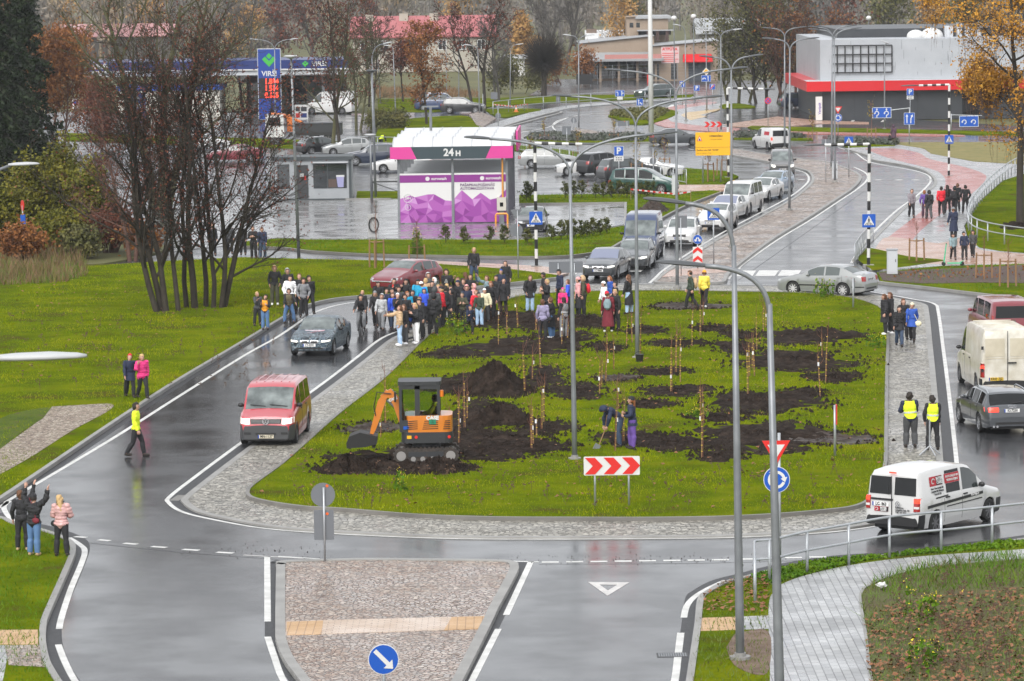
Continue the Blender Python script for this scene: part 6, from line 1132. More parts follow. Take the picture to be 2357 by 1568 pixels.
for k,s_ in enumerate(('1.814','1.514','0.615')):text(s_,.78,M_LED,led,(.22,-.04,fz(188+k*16)),RX,bold=.02,xs=.82)
# ---- houses and halls far behind
def house(x,yb,wpx,eave,ridge,depth,label,wall,roofc,name='house',chim=(),wins=0,group=None,gable=False,z0=0):
 b=G(x,yb);s0=spx(yb);w_=wpx/s0;he=H(x,yb,eave);hr=H(x,yb,ridge);t=thing(name,label,'house' if name=='house' else 'building',b,R(-.6),group);mb=MB();fbox(mb,0,w_,0,depth,0,he);wl=mb.build('wall',wall,t)
 mb=MB();mb.add([(0,0,he),(0,depth,he),(0,depth/2,hr-.15),(w_,0,he),(w_,depth,he),(w_,depth/2,hr-.15)],[(0,1,2),(5,4,3)]);mb.build('gable',wall,t);mb=MB();o=.5
 A=[(-o,-o,he-.25),(w_+o,-o,he-.25),(w_+o,depth/2,hr),(-o,depth/2,hr),(-o,depth+o,he-.25),(w_+o,depth+o,he-.25)];A2=[(p[0],p[1],p[2]+.15)for p in A]
 mb.add(A+A2,[(0,3,2,1),(3,4,5,2),(6,7,8,9),(9,8,11,10),(0,1,7,6),(1,2,8,7),(2,5,11,8),(5,4,10,11),(4,3,9,10),(3,0,6,9)]);rf=mb.build('roof',roofc,t)
 for cxp,cw,top in chim:X=(cxp-x)/s0;mb=MB();zc=H(x,yb,top);fbox(mb,X-cw/2,X+cw/2,depth/2-1.6,depth/2-.9,he,zc);mb.build('chimney',wall,rf)
 for k in range(wins):
  X=w_*(k+.6)/(wins+.2);mb=MB();fbox(mb,X-.65,X+.65,-.05,0,he-2.1,he-.6);f=mb.build('window',M_WHITE,t);mb=MB();fbox(mb,X-.52,X-.05,-.07,-.05,he-1.98,he-.72);fbox(mb,X+.05,X+.52,-.07,-.05,he-1.98,he-.72);mb.build('pane',M_WIN,f)
 for k in range(2):X=w_+.02;mb=MB();fbox(mb,w_,w_+.05,depth*(.25+.4*k),depth*(.25+.4*k)+1.1,he-2.2,he-.7);mb.build('window',M_WIN,t)
 return t
M_RROOF=mat('red_metal_roof',(.33,.085,.09),.45,col2=(.40,.13,.135),scale=.6);M_CREAM=wallmat('pale_brick_wall',(.42,.39,.33));M_BRK=wallmat('beige_brick',(.32,.25,.19),(.25,.19,.14));M_ROOFG=mat('grey_sheet_roof',(.26,.27,.28),.5,col2=(.36,.37,.38),scale=.5)
house(813,168,330,85,42,12,'large pale brick house with a red metal roof and two chimneys',M_CREAM,M_RROOF,chim=((931,1.3,34),(1003,1.3,34),(850,1.2,36)),wins=7)
house(120,150,290,84,60,12,'long low building with a faded red roof behind the fuel station',wallmat('brown_wall',(.10,.09,.08)),mat('faded_red_roof',(.42,.2,.2),.5,col2=(.5,.27,.27),scale=.3),name='long_house')
house(1160,176,48,132,130,8,'small white building to the right of the red-roofed house',wallmat('white_render',(.6,.6,.58)),M_ROOFG,name='outbuilding')
house(545,190,60,150,142,8,'dark low shed with a pale roof behind the price totem',wallmat('shed_dark',(.07,.07,.07)),M_ROOFG,name='shed')
b=G(1340,190);t=thing('industrial_hall','long derelict beige brick hall with a lean-to porch roof','industrial building',b);s0=spx(190);fz=lambda y:H(1340,190,y);w_=170/s0;mb=MB();mb.add([(0,6,0),(w_,6,0),(w_,6,fz(88)),(0,6,fz(104)),(0,22,0),(w_,22,0),(w_,22,fz(88)),(0,22,fz(104))],[(0,1,2,3),(1,5,6,2),(5,4,7,6),(4,0,3,7),(3,2,6,7)]);mb.build('wall',M_BRK,t)
mb=MB();mb.add([(-.3,5.6,fz(103)),(w_,5.6,fz(87)),(w_,5.6,fz(85.5)),(-.3,5.6,fz(101.5)),(-.3,22,fz(103)),(w_,22,fz(87)),(w_,22,fz(85.5)),(-.3,22,fz(101.5))],[(0,1,2,3),(3,2,6,7),(0,3,7,4),(1,5,6,2)]);mb.build('roof',M_ROOFG,t)
mb=MB();mb.box((w_/2,3,fz(133)),(w_+2,6.6,.3),rx=.12);mb.build('porch_roof',M_ROOFG,t)
for k in range(5):mb=MB();fbox(mb,k*w_/4-.15,k*w_/4+.15,1.2,1.5,0,fz(137));mb.build('post',M_BRK,t)
for k in range(4):mb=MB();fbox(mb,1.2+k*w_/4,3.6+k*w_/4,5.9,6,.3,2.8);mb.build('window',M_WIN,t)
mb=MB();fbox(mb,3,10.5,-.1,0,2.9,3.6);mb.build('faded_sign',flat('faded_red',(.45,.2,.18),.6),t);
b=G(1448,184);t=thing('brick_tower','derelict square brick tower with a broken flat roof','industrial building',b);s0=spx(184);fz=lambda y:H(1448,184,y);mb=MB();fbox(mb,0,96/s0,8,20,0,fz(42));wl=mb.build('wall',M_BRK,t);mb=MB();fbox(mb,1.2,96/s0+.4,7.6,20.4,fz(46),fz(40));mb.build('roof',M_ROOFG,t);mb=MB();fbox(mb,-.1,1.4,7.7,10,fz(42),fz(39));mb.build('coping',M_BRK,t)
for k in range(2):mb=MB();fbox(mb,.4+k*.9,.9+k*.9,7.95,8,fz(66),fz(55));mb.build('window',M_WIN,t)
mb=MB();fbox(mb,1.6,6,7.94,8,fz(84),fz(72));mb.build('opening',M_BLACK,t);mb=MB();fbox(mb,1.4,6.3,5.5,8,fz(74),fz(72));mb.build('platform',M_ROOFG,t)
for k in range(3):mb=MB();fbox(mb,2.6+k*1.3,3.0+k*1.3,5.6,5.9,fz(98),fz(74));mb.build('rusty_column',flat('rust_dark',(.06,.035,.03),.7),t)
b=G(1500,187);t=thing('workshop','beige brick workshop with a red and white banner and a red awning','industrial building',b);s0=spx(187);fz=lambda y:H(1500,187,y);w_=150/s0;mb=MB();mb.add([(0,0,0),(w_,0,0),(w_,0,fz(97)),(0,0,fz(108)),(0,14,0),(w_,14,0),(w_,14,fz(97)),(0,14,fz(108))],[(0,1,2,3),(1,5,6,2),(5,4,7,6),(4,0,3,7),(3,2,6,7)]);mb.build('wall',M_BRK,t)
mb=MB();mb.add([(-.2,-.3,fz(107)),(w_+.2,-.3,fz(96)),(w_+.2,-.3,fz(94.5)),(-.2,-.3,fz(105.5)),(-.2,14,fz(107)),(w_+.2,14,fz(96)),(w_+.2,14,fz(94.5)),(-.2,14,fz(105.5))],[(0,1,2,3),(3,2,6,7),(0,3,7,4),(1,5,6,2)]);mb.build('roof',M_ROOFG,t)
def wx(v):return(v-1500)/s0
mb=MB();fbox(mb,wx(1522),wx(1563),-.06,0,fz(146),fz(108));bn=mb.build('banner',flat('banner_pale',(.62,.45,.45),.6),t);mb=MB()
for k in range(5):fbox(mb,wx(1524),wx(1561-(k%3)*5),-.08,-.06,fz(124+k*4.6),fz(122.5+k*4.6))
mb.build('banner_lines',M_RED,bn);text('ATPŪTA',.52,M_RED,bn,(wx(1542),-.075,fz(114)),RX,bold=.016)
mb=MB();mb.add([(wx(1572),-.05,fz(126)),(wx(1636),-.05,fz(126)),(wx(1638),-1.4,fz(142)),(wx(1570),-1.4,fz(142)),(wx(1638),-1.4,fz(144)),(wx(1570),-1.4,fz(144))],[(0,3,2,1),(3,5,4,2)]);mb.build('awning',M_STR,t);mb=MB();fbox(mb,wx(1584),wx(1634),-.05,0,0,fz(146));mb.build('gate',flat('gate_dark',(.05,.06,.075),.5),t)
for x0 in(1504,1544):mb=MB();fbox(mb,wx(x0),wx(x0+13),-.05,0,.2,fz(146));mb.build('window',M_WIN,t)
house(1610,170,140,75,46,14,'grey metal-roofed hall behind the workshop',wallmat('hall_grey',(.2,.19,.18)),M_ROOFG,name='metal_hall');house(1355,150,110,92,73,10,'low white-roofed shed with a red brick chimney behind the brick hall',wallmat('shed_brown',(.18,.13,.1)),mat('white_roof',(.5,.5,.5),.5,col2=(.62,.62,.62),scale=.4),name='shed',chim=((1363,1.6,68),))
house(2250,200,330,120,100,10,'brown rear hall behind the store and the birch',wallmat('rear_hall',(.12,.1,.1)),M_ROOFG,name='rear_hall')
b=G(1345,200);t=thing('hoarding','black hoarding panel on two posts before the wire fence','billboard',b);s0=spx(200);mb=MB();fbox(mb,-1.0,1.05,0,.12,.3,H(1345,200,171));mb.build('panel',M_BLACK,t);[MB().tube([(x,.2,0),(x,.2,1.8)],.05,6).build('post',M_STEEL,t)for x in(-.7,.8)]
pth=pxline([(1340,196),(1445,190),(1560,187),(1690,183)],smooth=False);b=pth[0].copy();t=thing('wire_fence','tall grey wire fence in front of the brick hall','fence',b);pm=None
for i in range(len(pth)-1):
 n=max(2,int((pth[i+1]-pth[i]).length/3))
 for k in range(n):
  p=pth[i].lerp(pth[i+1],k/n)-b;mb=MB();mb.tube([p,p+Vector((0,0,2.4))],.05,5);mb.build('post',M_STEEL,t)
mb=MB();[mb.tube([p-b+Vector((0,0,z))for p in pth],.012,3)for z in(.3,.7,1.1,1.5,1.9,2.3)];mb.build('wires',M_STEEL,t)
b=G(1494,190);t=thing('barrier_gate','red barrier post with a raised white arm','barrier',b);mb=MB();fbox(mb,-.25,.25,-.25,.25,0,1.1);mb.build('post_box',M_RED,t);mb=MB();mb.tube([(0,0,1.0),(.1,0,5.2)],.06,6);mb.build('boom',M_WHITE,t)
b=G(1188,258,.1);t=thing('traffic_cone','orange and white traffic cone by red and white tape on the far grass','traffic cone',b);mb=MB();mb.mi=0;mb.tube([(0,0,.04),(0,0,.3)],[.2,.13],10);mb.tube([(0,0,.46),(0,0,.75)],[.09,.04],10);mb.mi=1;mb.tube([(0,0,.3),(0,0,.46)],[.13,.09],10);mb.build('cone',[M_OR,M_WHITE],t);mb=MB();fbox(mb,-.26,.26,-.26,.26,0,.05);mb.build('base',M_OR,t)
def tape(pts,label):
 P=[G(x,yb,.1)+Vector((0,0,h))for x,yb,h in pts];b=G(pts[0][0],pts[0][1],.1);t=thing('barrier_tape',label,'barrier tape',b);mb=MB();k=0
 for i in range(len(P)-1):
  n=max(2,int((P[i+1]-P[i]).length/.3))
  for j in range(n):mb.mi=k%2;k+=1;p,q=P[i].lerp(P[i+1],j/n)-b,P[i].lerp(P[i+1],(j+1)/n)-b;mb.add([p,q,q+Vector((0,0,.1)),p+Vector((0,0,.1))],[(0,1,2,3)])
 mb.build('tape',[M_RED,M_WHITE],t)
 for x,yb,h in pts:mb=MB();p=G(x,yb,.1)-b;mb.tube([p,p+Vector((0,0,h+.15))],.02,5);mb.build('stick',M_STAKE,t)
tape([(1452,462,.7),(1555,470,.6),(1590,468,.7)],'red and white barrier tape by the brown earth heap');tape([(1135,257,.7),(1180,259,.6),(1215,256,.7)],'red and white barrier tape on the far grass strip')
b=G(1472,833,.14);t=thing('bucket','black bucket at the foot of an island lamp','bucket',b);mb=MB();mb.tube([(0,0,0),(0,0,.3)],[.13,.17],14);mb.build('body',M_BLACK,t,smooth=40);mb=MB();mb.tube([(.17*math.cos(q*PI/8),.17*math.sin(q*PI/8)*.3,.3+.1*math.sin(q*PI/8))for q in range(9)],.008,4);mb.build('handle',M_TRIM,t)
b=G(2140,1048,.06);t=thing('barrier_stand','steel tripod barrier stand on the setts behind the right hi-vis man','barrier stand',b);mb=MB();mb.tube([(0,0,.25),(0,0,1.15)],.025,6);mb.build('pole',M_STEELL,t)
for a in range(4):mb=MB();mb.tube([(0,0,.3),(.38*math.cos(a*PI/2+.4),.38*math.sin(a*PI/2+.4),.02)],.022,5);mb.build('leg',M_STEELL,t)
b=G(2030,1350,.2);g=random.Random(4);mb=MB();mb.ball((0,0,.06),(.25,.14,.08),9,6);mb.v=[(x+g.gauss(0,.03),y+g.gauss(0,.03),z+g.gauss(0,.025))for x,y,z in mb.v];mb.v=[(x*.6,y*.6,z*.6)for x,y,z in mb.v];o=mb.build('plastic_bag',M_WHITE);o.location=b;tag(o,'crumpled white plastic bag on the edge of the meadow','litter');
b=G(1548,1508);t=thing('drain_grate','slotted dark drain grate at the edge of the near road','drain',b);mb=MB()
for k in range(12):fbox(mb,-.32+k*.055,-.29+k*.055,-.22,.22,.004,.012)
mb.build('grate',M_STEEL,t);mb=MB();fbox(mb,-.36,.36,-.27,.27,-.01,.006);mb.build('frame',M_BLACK,t)
b=G(505,1150);mb=MB();mb.cyl((0,0,.003),(0,0,1),.38,.012,24);o=mb.build('manhole_cover',mat('cast_iron',(.045,.042,.04),.35,col2=(.09,.085,.08),scale=30));o.location=b;tag(o,'round cast iron manhole cover in the wet road','manhole cover')
#  trees
def prisms(S,n):
 S=np.asarray(S,np.float32);p0,p1=S[:,:3],S[:,3:6];d=p1-p0;d/=np.linalg.norm(d,axis=1,keepdims=True)+1e-9
 a=np.where(np.abs(d[:,2:3])<.9,np.array([[0,0,1.]]),np.array([[1.,0,0]]));u=np.cross(d,a);u/=np.linalg.norm(u,axis=1,keepdims=True)+1e-9;v=np.cross(d,u)
 V=np.zeros((len(S),2*n,3),np.float32)
 for j in range(n):
  c,s=math.cos(2*PI*j/n),math.sin(2*PI*j/n);V[:,j]=p0+(u*c+v*s)*S[:,6:7];V[:,n+j]=p1+(u*c+v*s)*S[:,7:8]
 F=np.array([[j,(j+1)%n,(j+1)%n+n,j+n]for j in range(n)]);F=(F[None]+np.arange(len(S))[:,None,None]*2*n).reshape(-1,4)
 return V.reshape(-1,3),F
def quads(P,s,g,flat_=0.0,elong=1.6):
 n=len(P);u=g.normal(size=(n,3));u[:,2]*=(1-flat_);u/=np.linalg.norm(u,axis=1,keepdims=True)+1e-9;w_=np.cross(u,g.normal(size=(n,3)));w_/=np.linalg.norm(w_,axis=1,keepdims=True)+1e-9
 k=(s*g.uniform(.55,1.35,n))[:,None];V=np.stack([P-u*k*elong,P+w_*k,P+u*k*elong,P-w_*k],1);return V.reshape(-1,3),np.arange(4*n).reshape(-1,4)
def grow(g,p,d,L,r,lev,spec,out,tips):
 sp=spec[lev];n=sp['n'];seg=sp.get('seg',5);pts=[p];rr=[r]
 for i in range(seg):
  d=d+Vector((g.gauss(0,sp['wig']),g.gauss(0,sp['wig']),g.gauss(0,sp['wig'])+sp['up']));d.normalize();q=p+d*(L/seg);r1=max(sp.get('rmin',.006),r*(1-.75*(i+1)/seg*sp.get('tap',1)));out.append((lev,*p,*q,rr[-1],r1));p=q;pts.append(p);rr.append(r1)
 if lev+1>=len(spec):tips.append((p,d));tips.append((pts[len(pts)//2],d));return
 nx=spec[lev+1]
 for k in range(n):
  f=sp['from']+(1-sp['from'])*(k+g.random())/n;i=min(seg-1,int(f*seg));b=pts[i].lerp(pts[i+1],f*seg-i);dd=(pts[i+1]-pts[i]).normalized();a=g.uniform(0,2*PI);s=Vector((math.cos(a),math.sin(a),0));s=(s-dd*s.dot(dd));s=s.normalized()if s.length>.1 else Vector((1,0,0));an=nx['ang']*g.uniform(.7,1.25)
  grow(g,b,dd*math.cos(an)+s*math.sin(an),L*nx['len']*g.uniform(.6,1.2)*(1.15-.55*f),max(nx.get('rmin',.006),rr[i]*nx.get('rk',.55)),lev+1,spec,out,tips)
def make_tree(name,label,px,yb,top,spec,bark,leafm=None,leafs=0,lsize=.06,seed=1,stems=((0,0),),cat='tree',group=None,spread=.12,leafspread=.25,r=.16,z=0.0,hk=1.0,droop=0.0,cname='crown',b=None):
 g=random.Random(seed);ng=np.random.default_rng(seed);b=b or G(px,yb,z);h=H(px,yb,top)*hk;t=thing(name,label,cat,b,0,group);out=[];tips=[]
 for(sx,lean)in stems:grow(g,Vector((sx,g.uniform(-.4,.4)*(len(stems)>1),-.1)),Vector((lean,g.uniform(-.08,.08),1)).normalized(),h*g.uniform(.74,.95)if len(stems)>1 else h*.95,r*g.uniform(.75,1.1),0,spec,out,tips)
 thick=[s[1:]for s in out if s[0]<=1];thin=[s[1:]for s in out if s[0]>1]
 V,F=prisms(thick,6);np_mesh('trunk',V,F,bark,t,smooth=True)
 if droop:thin=[(*s[:5],s[5]-droop*(abs(s[3]-s[0])+abs(s[4]-s[1])),*s[6:])for s in thin]
 V,F=prisms(thin,3);np_mesh('branches',V,F,bark,t)
 if leafm and leafs:
  T=np.array([tuple(p)for p,d in tips]);P=T[ng.integers(0,len(T),leafs)]+ng.normal(0,leafspread,(leafs,3));V,F=quads(P,lsize,ng);np_mesh(cname,V,F,leafm,t)
 return t,tips
def SP(n0,n1,n2,n3=0,up=.05,wig=.10,a1=.75,a2=.7,a3=.7,l1=.5,l2=.45,l3=.5,f0=.25,up1=.06,tw=.008):
 s=[dict(n=n0,wig=wig*.5,up=up,**{'from':f0},seg=8,rmin=.02),dict(n=n1,wig=wig,up=up1,**{'from':.2},seg=6,len=l1,ang=a1,rk=.5,rmin=.014),dict(n=n2,wig=wig*1.3,up=.03,**{'from':.15},seg=4,len=l2,ang=a2,rk=.5,rmin=tw*1.2)]
 if n3:s.append(dict(n=0,wig=wig*1.4,up=.02,**{'from':.2},seg=3,len=l3,ang=a3,rk=.5,rmin=tw))
 return s
BK=lambda nm,c,c2:mat(nm,c,.85,col2=c2,scale=2.5,bump=.02,bscale=14)
M_BK1=BK('bark_brown',(.018,.014,.010),(.045,.036,.024));M_BK2=BK('bark_olive',(.05,.05,.02),(.10,.095,.04));M_BK3=BK('bark_grey',(.06,.055,.05),(.12,.11,.1));M_BKR=BK('bark_reddish',(.06,.03,.022),(.12,.06,.04));M_BIR=BK('birch_bark',(.12,.11,.1),(.5,.48,.45));M_BKD=BK('bark_dark',(.022,.018,.014),(.05,.04,.03))
LF=lambda nm,a,b_,c:ramp_mat(nm,[(.3,a),(.5,b_),(.72,c)],1.1,rough=.6,detail=7,spec=.2)
M_LRED=LF('russet_leaf',(.05,.018,.012),(.12,.038,.024),(.20,.075,.04));M_LBR=LF('brown_leaf',(.10,.035,.012),(.21,.08,.022),(.30,.14,.04));M_LOR=LF('orange_leaf',(.28,.12,.014),(.48,.23,.025),(.60,.35,.06));M_LYG=LF('yellow_green_leaf',(.035,.045,.006),(.11,.11,.010),(.22,.18,.015));M_LOL=LF('olive_leaf',(.05,.055,.02),(.10,.10,.03),(.17,.15,.05));M_LYE=LF('pale_orange_leaf',(.28,.15,.05),(.42,.24,.08),(.5,.32,.13));M_NEE=LF('spruce_needle',(.005,.011,.004),(.013,.024,.008),(.03,.045,.014));M_THU=LF('thuja_leaf',(.03,.045,.012),(.07,.08,.02),(.12,.11,.03))
make_tree('bare_tree','bare brown tree with three leaning stems on the left lawn',388,722,90,SP(12,8,8,4,wig=.13,l1=.46,f0=.16,tw=.009),M_BK1,M_LRED,3500,.036,11,stems=((-.5,-.2),(-.1,-.12),(.45,-.02),(-.3,-.3)),r=.17,leafspread=.3)
make_tree('bare_tree','bare russet tree with five upright stems on the left lawn',470,712,60,SP(12,9,8,4,wig=.13,l1=.46,f0=.14,tw=.009),M_BK1,M_LRED,9000,.036,12,stems=((-.8,-.14),(-.4,-.05),(.05,.02),(.45,.1),(.8,.2),(.9,.32)),r=.17,leafspread=.3)
make_tree('bare_tree','tall olive-barked bare tree behind the two many-stemmed trees',374,480,-60,SP(12,8,7,4,wig=.12,l1=.5,f0=.25,tw=.013),M_BK2,None,0,seed=13,stems=((0,.0),(.3,.16),(-.3,-.15)),r=.36)
make_tree('bare_tree','bare tree with russet twigs at the left end of the lawn',300,600,200,SP(11,8,7,5,wig=.14,l1=.5,f0=.15,tw=.01),M_BKR,M_LRED,2500,.04,14,stems=((0,-.1),(.3,.15)),r=.13)
make_tree('bare_tree','twin-trunk mossy bare tree behind the kiosk, left trunk',765,357,-20,SP(15,8,6,4,wig=.12,l1=.33,f0=.2,tw=.013),M_BK2,M_LRED,1500,.06,15,r=.2)
make_tree('bare_tree','twin-trunk mossy bare tree behind the kiosk, right trunk',783,358,-25,SP(15,8,6,4,wig=.12,l1=.33,f0=.2,tw=.013),M_BK1,M_LRED,1500,.06,16,r=.2)
make_tree('young_tree','slim brown-leaved tree behind the car wash roof',982,290,55,SP(20,8,6,3,wig=.1,l1=.34,a1=.75,f0=.15,tw=.013),M_BK1,M_LBR,4200,.075,17,r=.15,leafspread=.3)
make_tree('bare_tree','leaning bare tree in front of the red roof',1090,255,-25,SP(12,8,6,4,wig=.13,l1=.45,f0=.3,tw=.018),M_BK1,M_LRED,1500,.08,18,stems=((0,-.12),(1.2,.04)),r=.24)
make_tree('bare_tree','small round dark tree left of the slim brown-leaved tree',928,236,112,SP(12,7,6,3,wig=.16,l1=.6,f0=.45,tw=.018),M_BKD,M_LRED,2500,.09,19,r=.16,leafspread=.4)
make_tree('bare_tree','tall grey bare tree behind the pollarded willow',1285,172,-60,SP(14,9,7,4,wig=.12,l1=.5,f0=.25,tw=.022),M_BK3,None,0,seed=20,r=.3,stems=((0,-.1),(1,.1)))
make_tree('birch_tree','pale orange birch with a white trunk before the brick hall',1432,176,-5,SP(18,8,6,3,wig=.12,l1=.32,f0=.25,tw=.015),M_BIR,M_LYE,2600,.1,21,r=.16,leafspread=.5)
make_tree('birch_tree','thin leafless birch with a white trunk beside the pale orange birch',1390,172,18,SP(16,7,6,3,wig=.12,l1=.28,f0=.3,tw=.015),M_BIR,None,0,seed=22,r=.13)
make_tree('birch_tree','pale orange bushy birch right of the red-roofed house',1205,172,48,SP(16,8,6,3,wig=.12,l1=.34,f0=.12,tw=.02),M_BK3,M_LYE,4500,.13,23,r=.16,leafspread=.5)
for i,(x,yb,tp,st)in enumerate([(1700,236,-10,'first'),(1765,238,-30,'second'),(1830,240,-15,'third'),(1878,236,20,'fourth')]):
 make_tree('willow_tree',('olive wide bare willow by the far car park','tallest bare willow left of the store','brown bare willow behind the navy off-road car','bare brown willow touching the store wall')[i],x,yb,tp,SP(13,9,8,5,wig=.13,l1=.55,f0=.08,tw=.017),(M_BK2,M_BK1,M_BKR,M_BK1)[i],(M_LOL,M_LOL,M_LBR,M_LRED)[i],(4200,4200,1800,1500)[i],.085,30+i,stems=((-1.2,-.22),(0,.02),(1.2,.24)),r=.2,leafspread=.6,group='willows left of the store')
make_tree('willow_shrub','olive willow shrub below the leaning bare tree',1180,216,138,SP(12,8,6,0,wig=.16,l1=.6,f0=.05,tw=.02),M_BK2,M_LOL,3500,.1,40,stems=((-1.5,-.4),(0,0),(1.5,.4)),r=.08,leafspread=.5,cat='shrub')
make_tree('russet_shrub','russet orange shrub right of the pollarded willow',1310,196,112,SP(12,8,6,0,wig=.16,l1=.6,f0=.05,tw=.02),M_BKR,M_LBR,3000,.1,41,stems=((-1,-.3),(1,.3)),r=.08,leafspread=.5,cat='shrub')
make_tree('round_shrub','pale olive shrub on the slope left of the slim brown-leaved tree',893,300,256,SP(10,7,6,0,wig=.18,l1=.6,f0=.05,tw=.015),M_BK2,M_LOL,4500,.07,42,stems=((-.9,-.5),(-.3,-.1),(.4,.2),(.9,.5)),r=.05,leafspread=.3,cat='shrub')
for i,(x,yb,tp,bk,lm,n,lb)in enumerate([(560,255,-30,M_BK3,None,0,'tall grey bare tree behind the fuel station canopy'),(850,245,10,M_BK1,M_LRED,1800,'bare tree before the left end of the red-roofed house'),(1140,235,20,M_BK3,None,0,'bare tree before the gable of the red-roofed house'),(820,300,60,M_BK2,None,0,'bare tree between the kiosk lamp and the canopy end')]):
 make_tree('bare_tree',lb,x,yb,tp,SP(14,9,7,4,wig=.13,l1=.46,f0=.22,tw=.016),bk,lm,n,.06,90+i,stems=((0,-.06),(.4,.12)),r=.2)
g=random.Random(5);b=G(1252,222);t=thing('pollard_willow','dark round pollarded willow with a ball of fine twigs','tree',b);h=H(1252,222,150);S=[(0,0,-.1,.05,0,h*.5,.36,.3),(.05,0,h*.5,0,0,h,.3,.34)];V,F=prisms(S,8);np_mesh('trunk',V,F,M_BKD,t);S=[]
for k in range(2600):
 d=Vector((g.gauss(0,1),g.gauss(0,1),g.gauss(.35,.8))).normalized();L=g.uniform(1.2,3.4)*(.75+.4*max(0,d.z));p=Vector((0,0,h+.3))+d*.3;q=p+d*L*.5+Vector((0,0,.1));e=p+d*L+Vector((g.gauss(0,.15),g.gauss(0,.15),.3));S+=[(*p,*q,.028,.02),(*q,*e,.02,.01)]
V,F=prisms(S,3);np_mesh('crown',V,F,M_BKD,t)
t,tips=make_tree('birch_tree','big birch with orange autumn leaves at the right edge',2348,522,-80,SP(18,9,8,4,wig=.12,l1=.46,a1=1.0,up1=.0,f0=.26,tw=.009),M_BKD,None,0,seed=50,r=.27,droop=.25)
g=np.random.default_rng(50);T=np.array([tuple(p)for p,d in tips]);dens=np.sin(T[:,0]*.9+1)*np.sin(T[:,2]*.55+.6)+np.sin(T[:,1]*.8)*.4;pr=np.exp(dens*1.3);pr*=np.where(T[:,2]<9,2.2,.8)*np.where(T[:,0]<0,1.6,.8);pr/=pr.sum();P=T[g.choice(len(T),21000,p=pr)]+g.normal(0,.3,(21000,3));V,F=quads(P,.05,g);np_mesh('crown',V,F,M_LOR,t)
S=[]
for k in g.choice(len(T),1500,p=pr):p=T[k];q=p+np.array([g.normal(0,.12),g.normal(0,.12),-g.uniform(.3,1.0)]);e=q+np.array([g.normal(0,.08),g.normal(0,.08),-g.uniform(.3,1.1)]);S+=[(*p,*q,.007,.006),(*q,*e,.006,.004)]
V,F=prisms(S,3);np_mesh('hanging_twigs',V,F,M_BKR,t);bump_patch('soil_mound',2345,522,1.3,3,.22,M_SOIL,77,z=.1,kind=None)['label']='ring of dark soil round the foot of the orange birch';C.objects[-1]['category']='soil mound'
def spruce(px,yb,top,label,seed,rad=3.2):
 g=random.Random(seed);ng=np.random.default_rng(seed);b=G(px,yb);h=H(px,yb,top);t=thing('spruce_tree',label,'tree',b,0,'dark spruces on the left');V,F=prisms([(0,0,0,0,0,h,.28,.03)],8);np_mesh('trunk',V,F,M_BKD,t);S=[];P=[];z=h*.06
 while z<h*.99:
  rr=rad*(1-z/h)**.8+.15
  for k in range(g.randint(6,9)):
   a=g.uniform(0,6.28);L=rr*g.uniform(.65,1.15);p=Vector((0,0,z));q=Vector((math.cos(a)*L*.6,math.sin(a)*L*.6,z-L*.12));e=Vector((math.cos(a)*L,math.sin(a)*L,z-L*.42+.1*L));S+=[(*p,*q,.03,.02),(*q,*e,.02,.008)]
   for m_ in range(int(44*L/2)+10):f=g.uniform(.15,1.05);c=p.lerp(q,min(1,f/.6))if f<.6 else q.lerp(e,(f-.6)/.4);sd=g.gauss(0,.16*L*(1.1-f)+.06);P.append((c.x-math.sin(a)*sd,c.y+math.cos(a)*sd,c.z-abs(g.gauss(0,.22))-abs(sd)*.25))
  z+=g.uniform(.26,.42)
 V,F=prisms(S,3);np_mesh('branches',V,F,M_BKD,t);P=np.array(P);V,F=quads(P,.075,ng,elong=2.4);np_mesh('crown',V,F,M_NEE,t)
spruce(-15,505,-230,'tallest dark spruce at the left edge of the picture',60,4.6);spruce(55,470,-120,'dark spruce behind the yellow-green bushes',61,3.4);spruce(72,215,-70,'far dark spruce behind the brown-leaved trees',62,3.2);spruce(118,540,455,'small spruce among the yellow-green bushes',63,1.3);spruce(255,545,430,'small dark conifer right of the yellow-green bushes',64,1.5)
for i,(x,yb,tp,lb)in enumerate([(118,335,66,'brown-leaved tree behind the spruce'),(148,340,95,'brown-leaved tree before the fuel station canopy end'),(70,345,90,'brown-leaved tree half hidden by the spruce'),(235,345,215,'low russet tree in front of the fuel station wall')]):make_tree('beech_tree',lb,x,yb,tp,SP(15,9,7,4,wig=.13,l1=.42,f0=.15,tw=.013),M_BKR,M_LBR if i<3 else M_LRED,5200,.075,70+i,r=.16,leafspread=.45)
def bush(px,yb,top,wpx,label,m,seed,n=9000,ls=.065,kind='leafy_bush',stem=M_BK2):
 g=random.Random(seed);ng=np.random.default_rng(seed);b=G(px,yb);h=H(px,yb,top);r=wpx/spx(yb)/2;t=thing(kind,label,'bush',b,0,'autumn bushes on the left');S=[];cl=[]
 for k in range(46):
  a=g.uniform(0,6.28);f=math.sqrt(g.random());e=Vector((math.cos(a)*r*f,math.sin(a)*r*f,h*g.uniform(.55,1)*(1-.35*f*f)));p=Vector((math.cos(a)*r*f*.3,math.sin(a)*r*f*.3,0));m_=p.lerp(e,.5)+Vector((0,0,h*.08));S+=[(*p,*m_,.022,.016),(*m_,*e,.016,.007)]
  for q in range(5):c=m_.lerp(e,g.uniform(0,1.1));e2=c+Vector((g.gauss(0,.35),g.gauss(0,.35),g.uniform(.1,.6)));S.append((*c,*e2,.009,.005));cl.append(c);cl.append(e2)
 V,F=prisms(S,3);np_mesh('stems',V,F,stem,t);T=np.array([tuple(c)for c in cl]);P=T[ng.integers(0,len(T),n)]+ng.normal(0,.2,(n,3));P[:,2]=np.abs(P[:,2]);V,F=quads(P,ls,ng);np_mesh('crown',V,F,m,t)
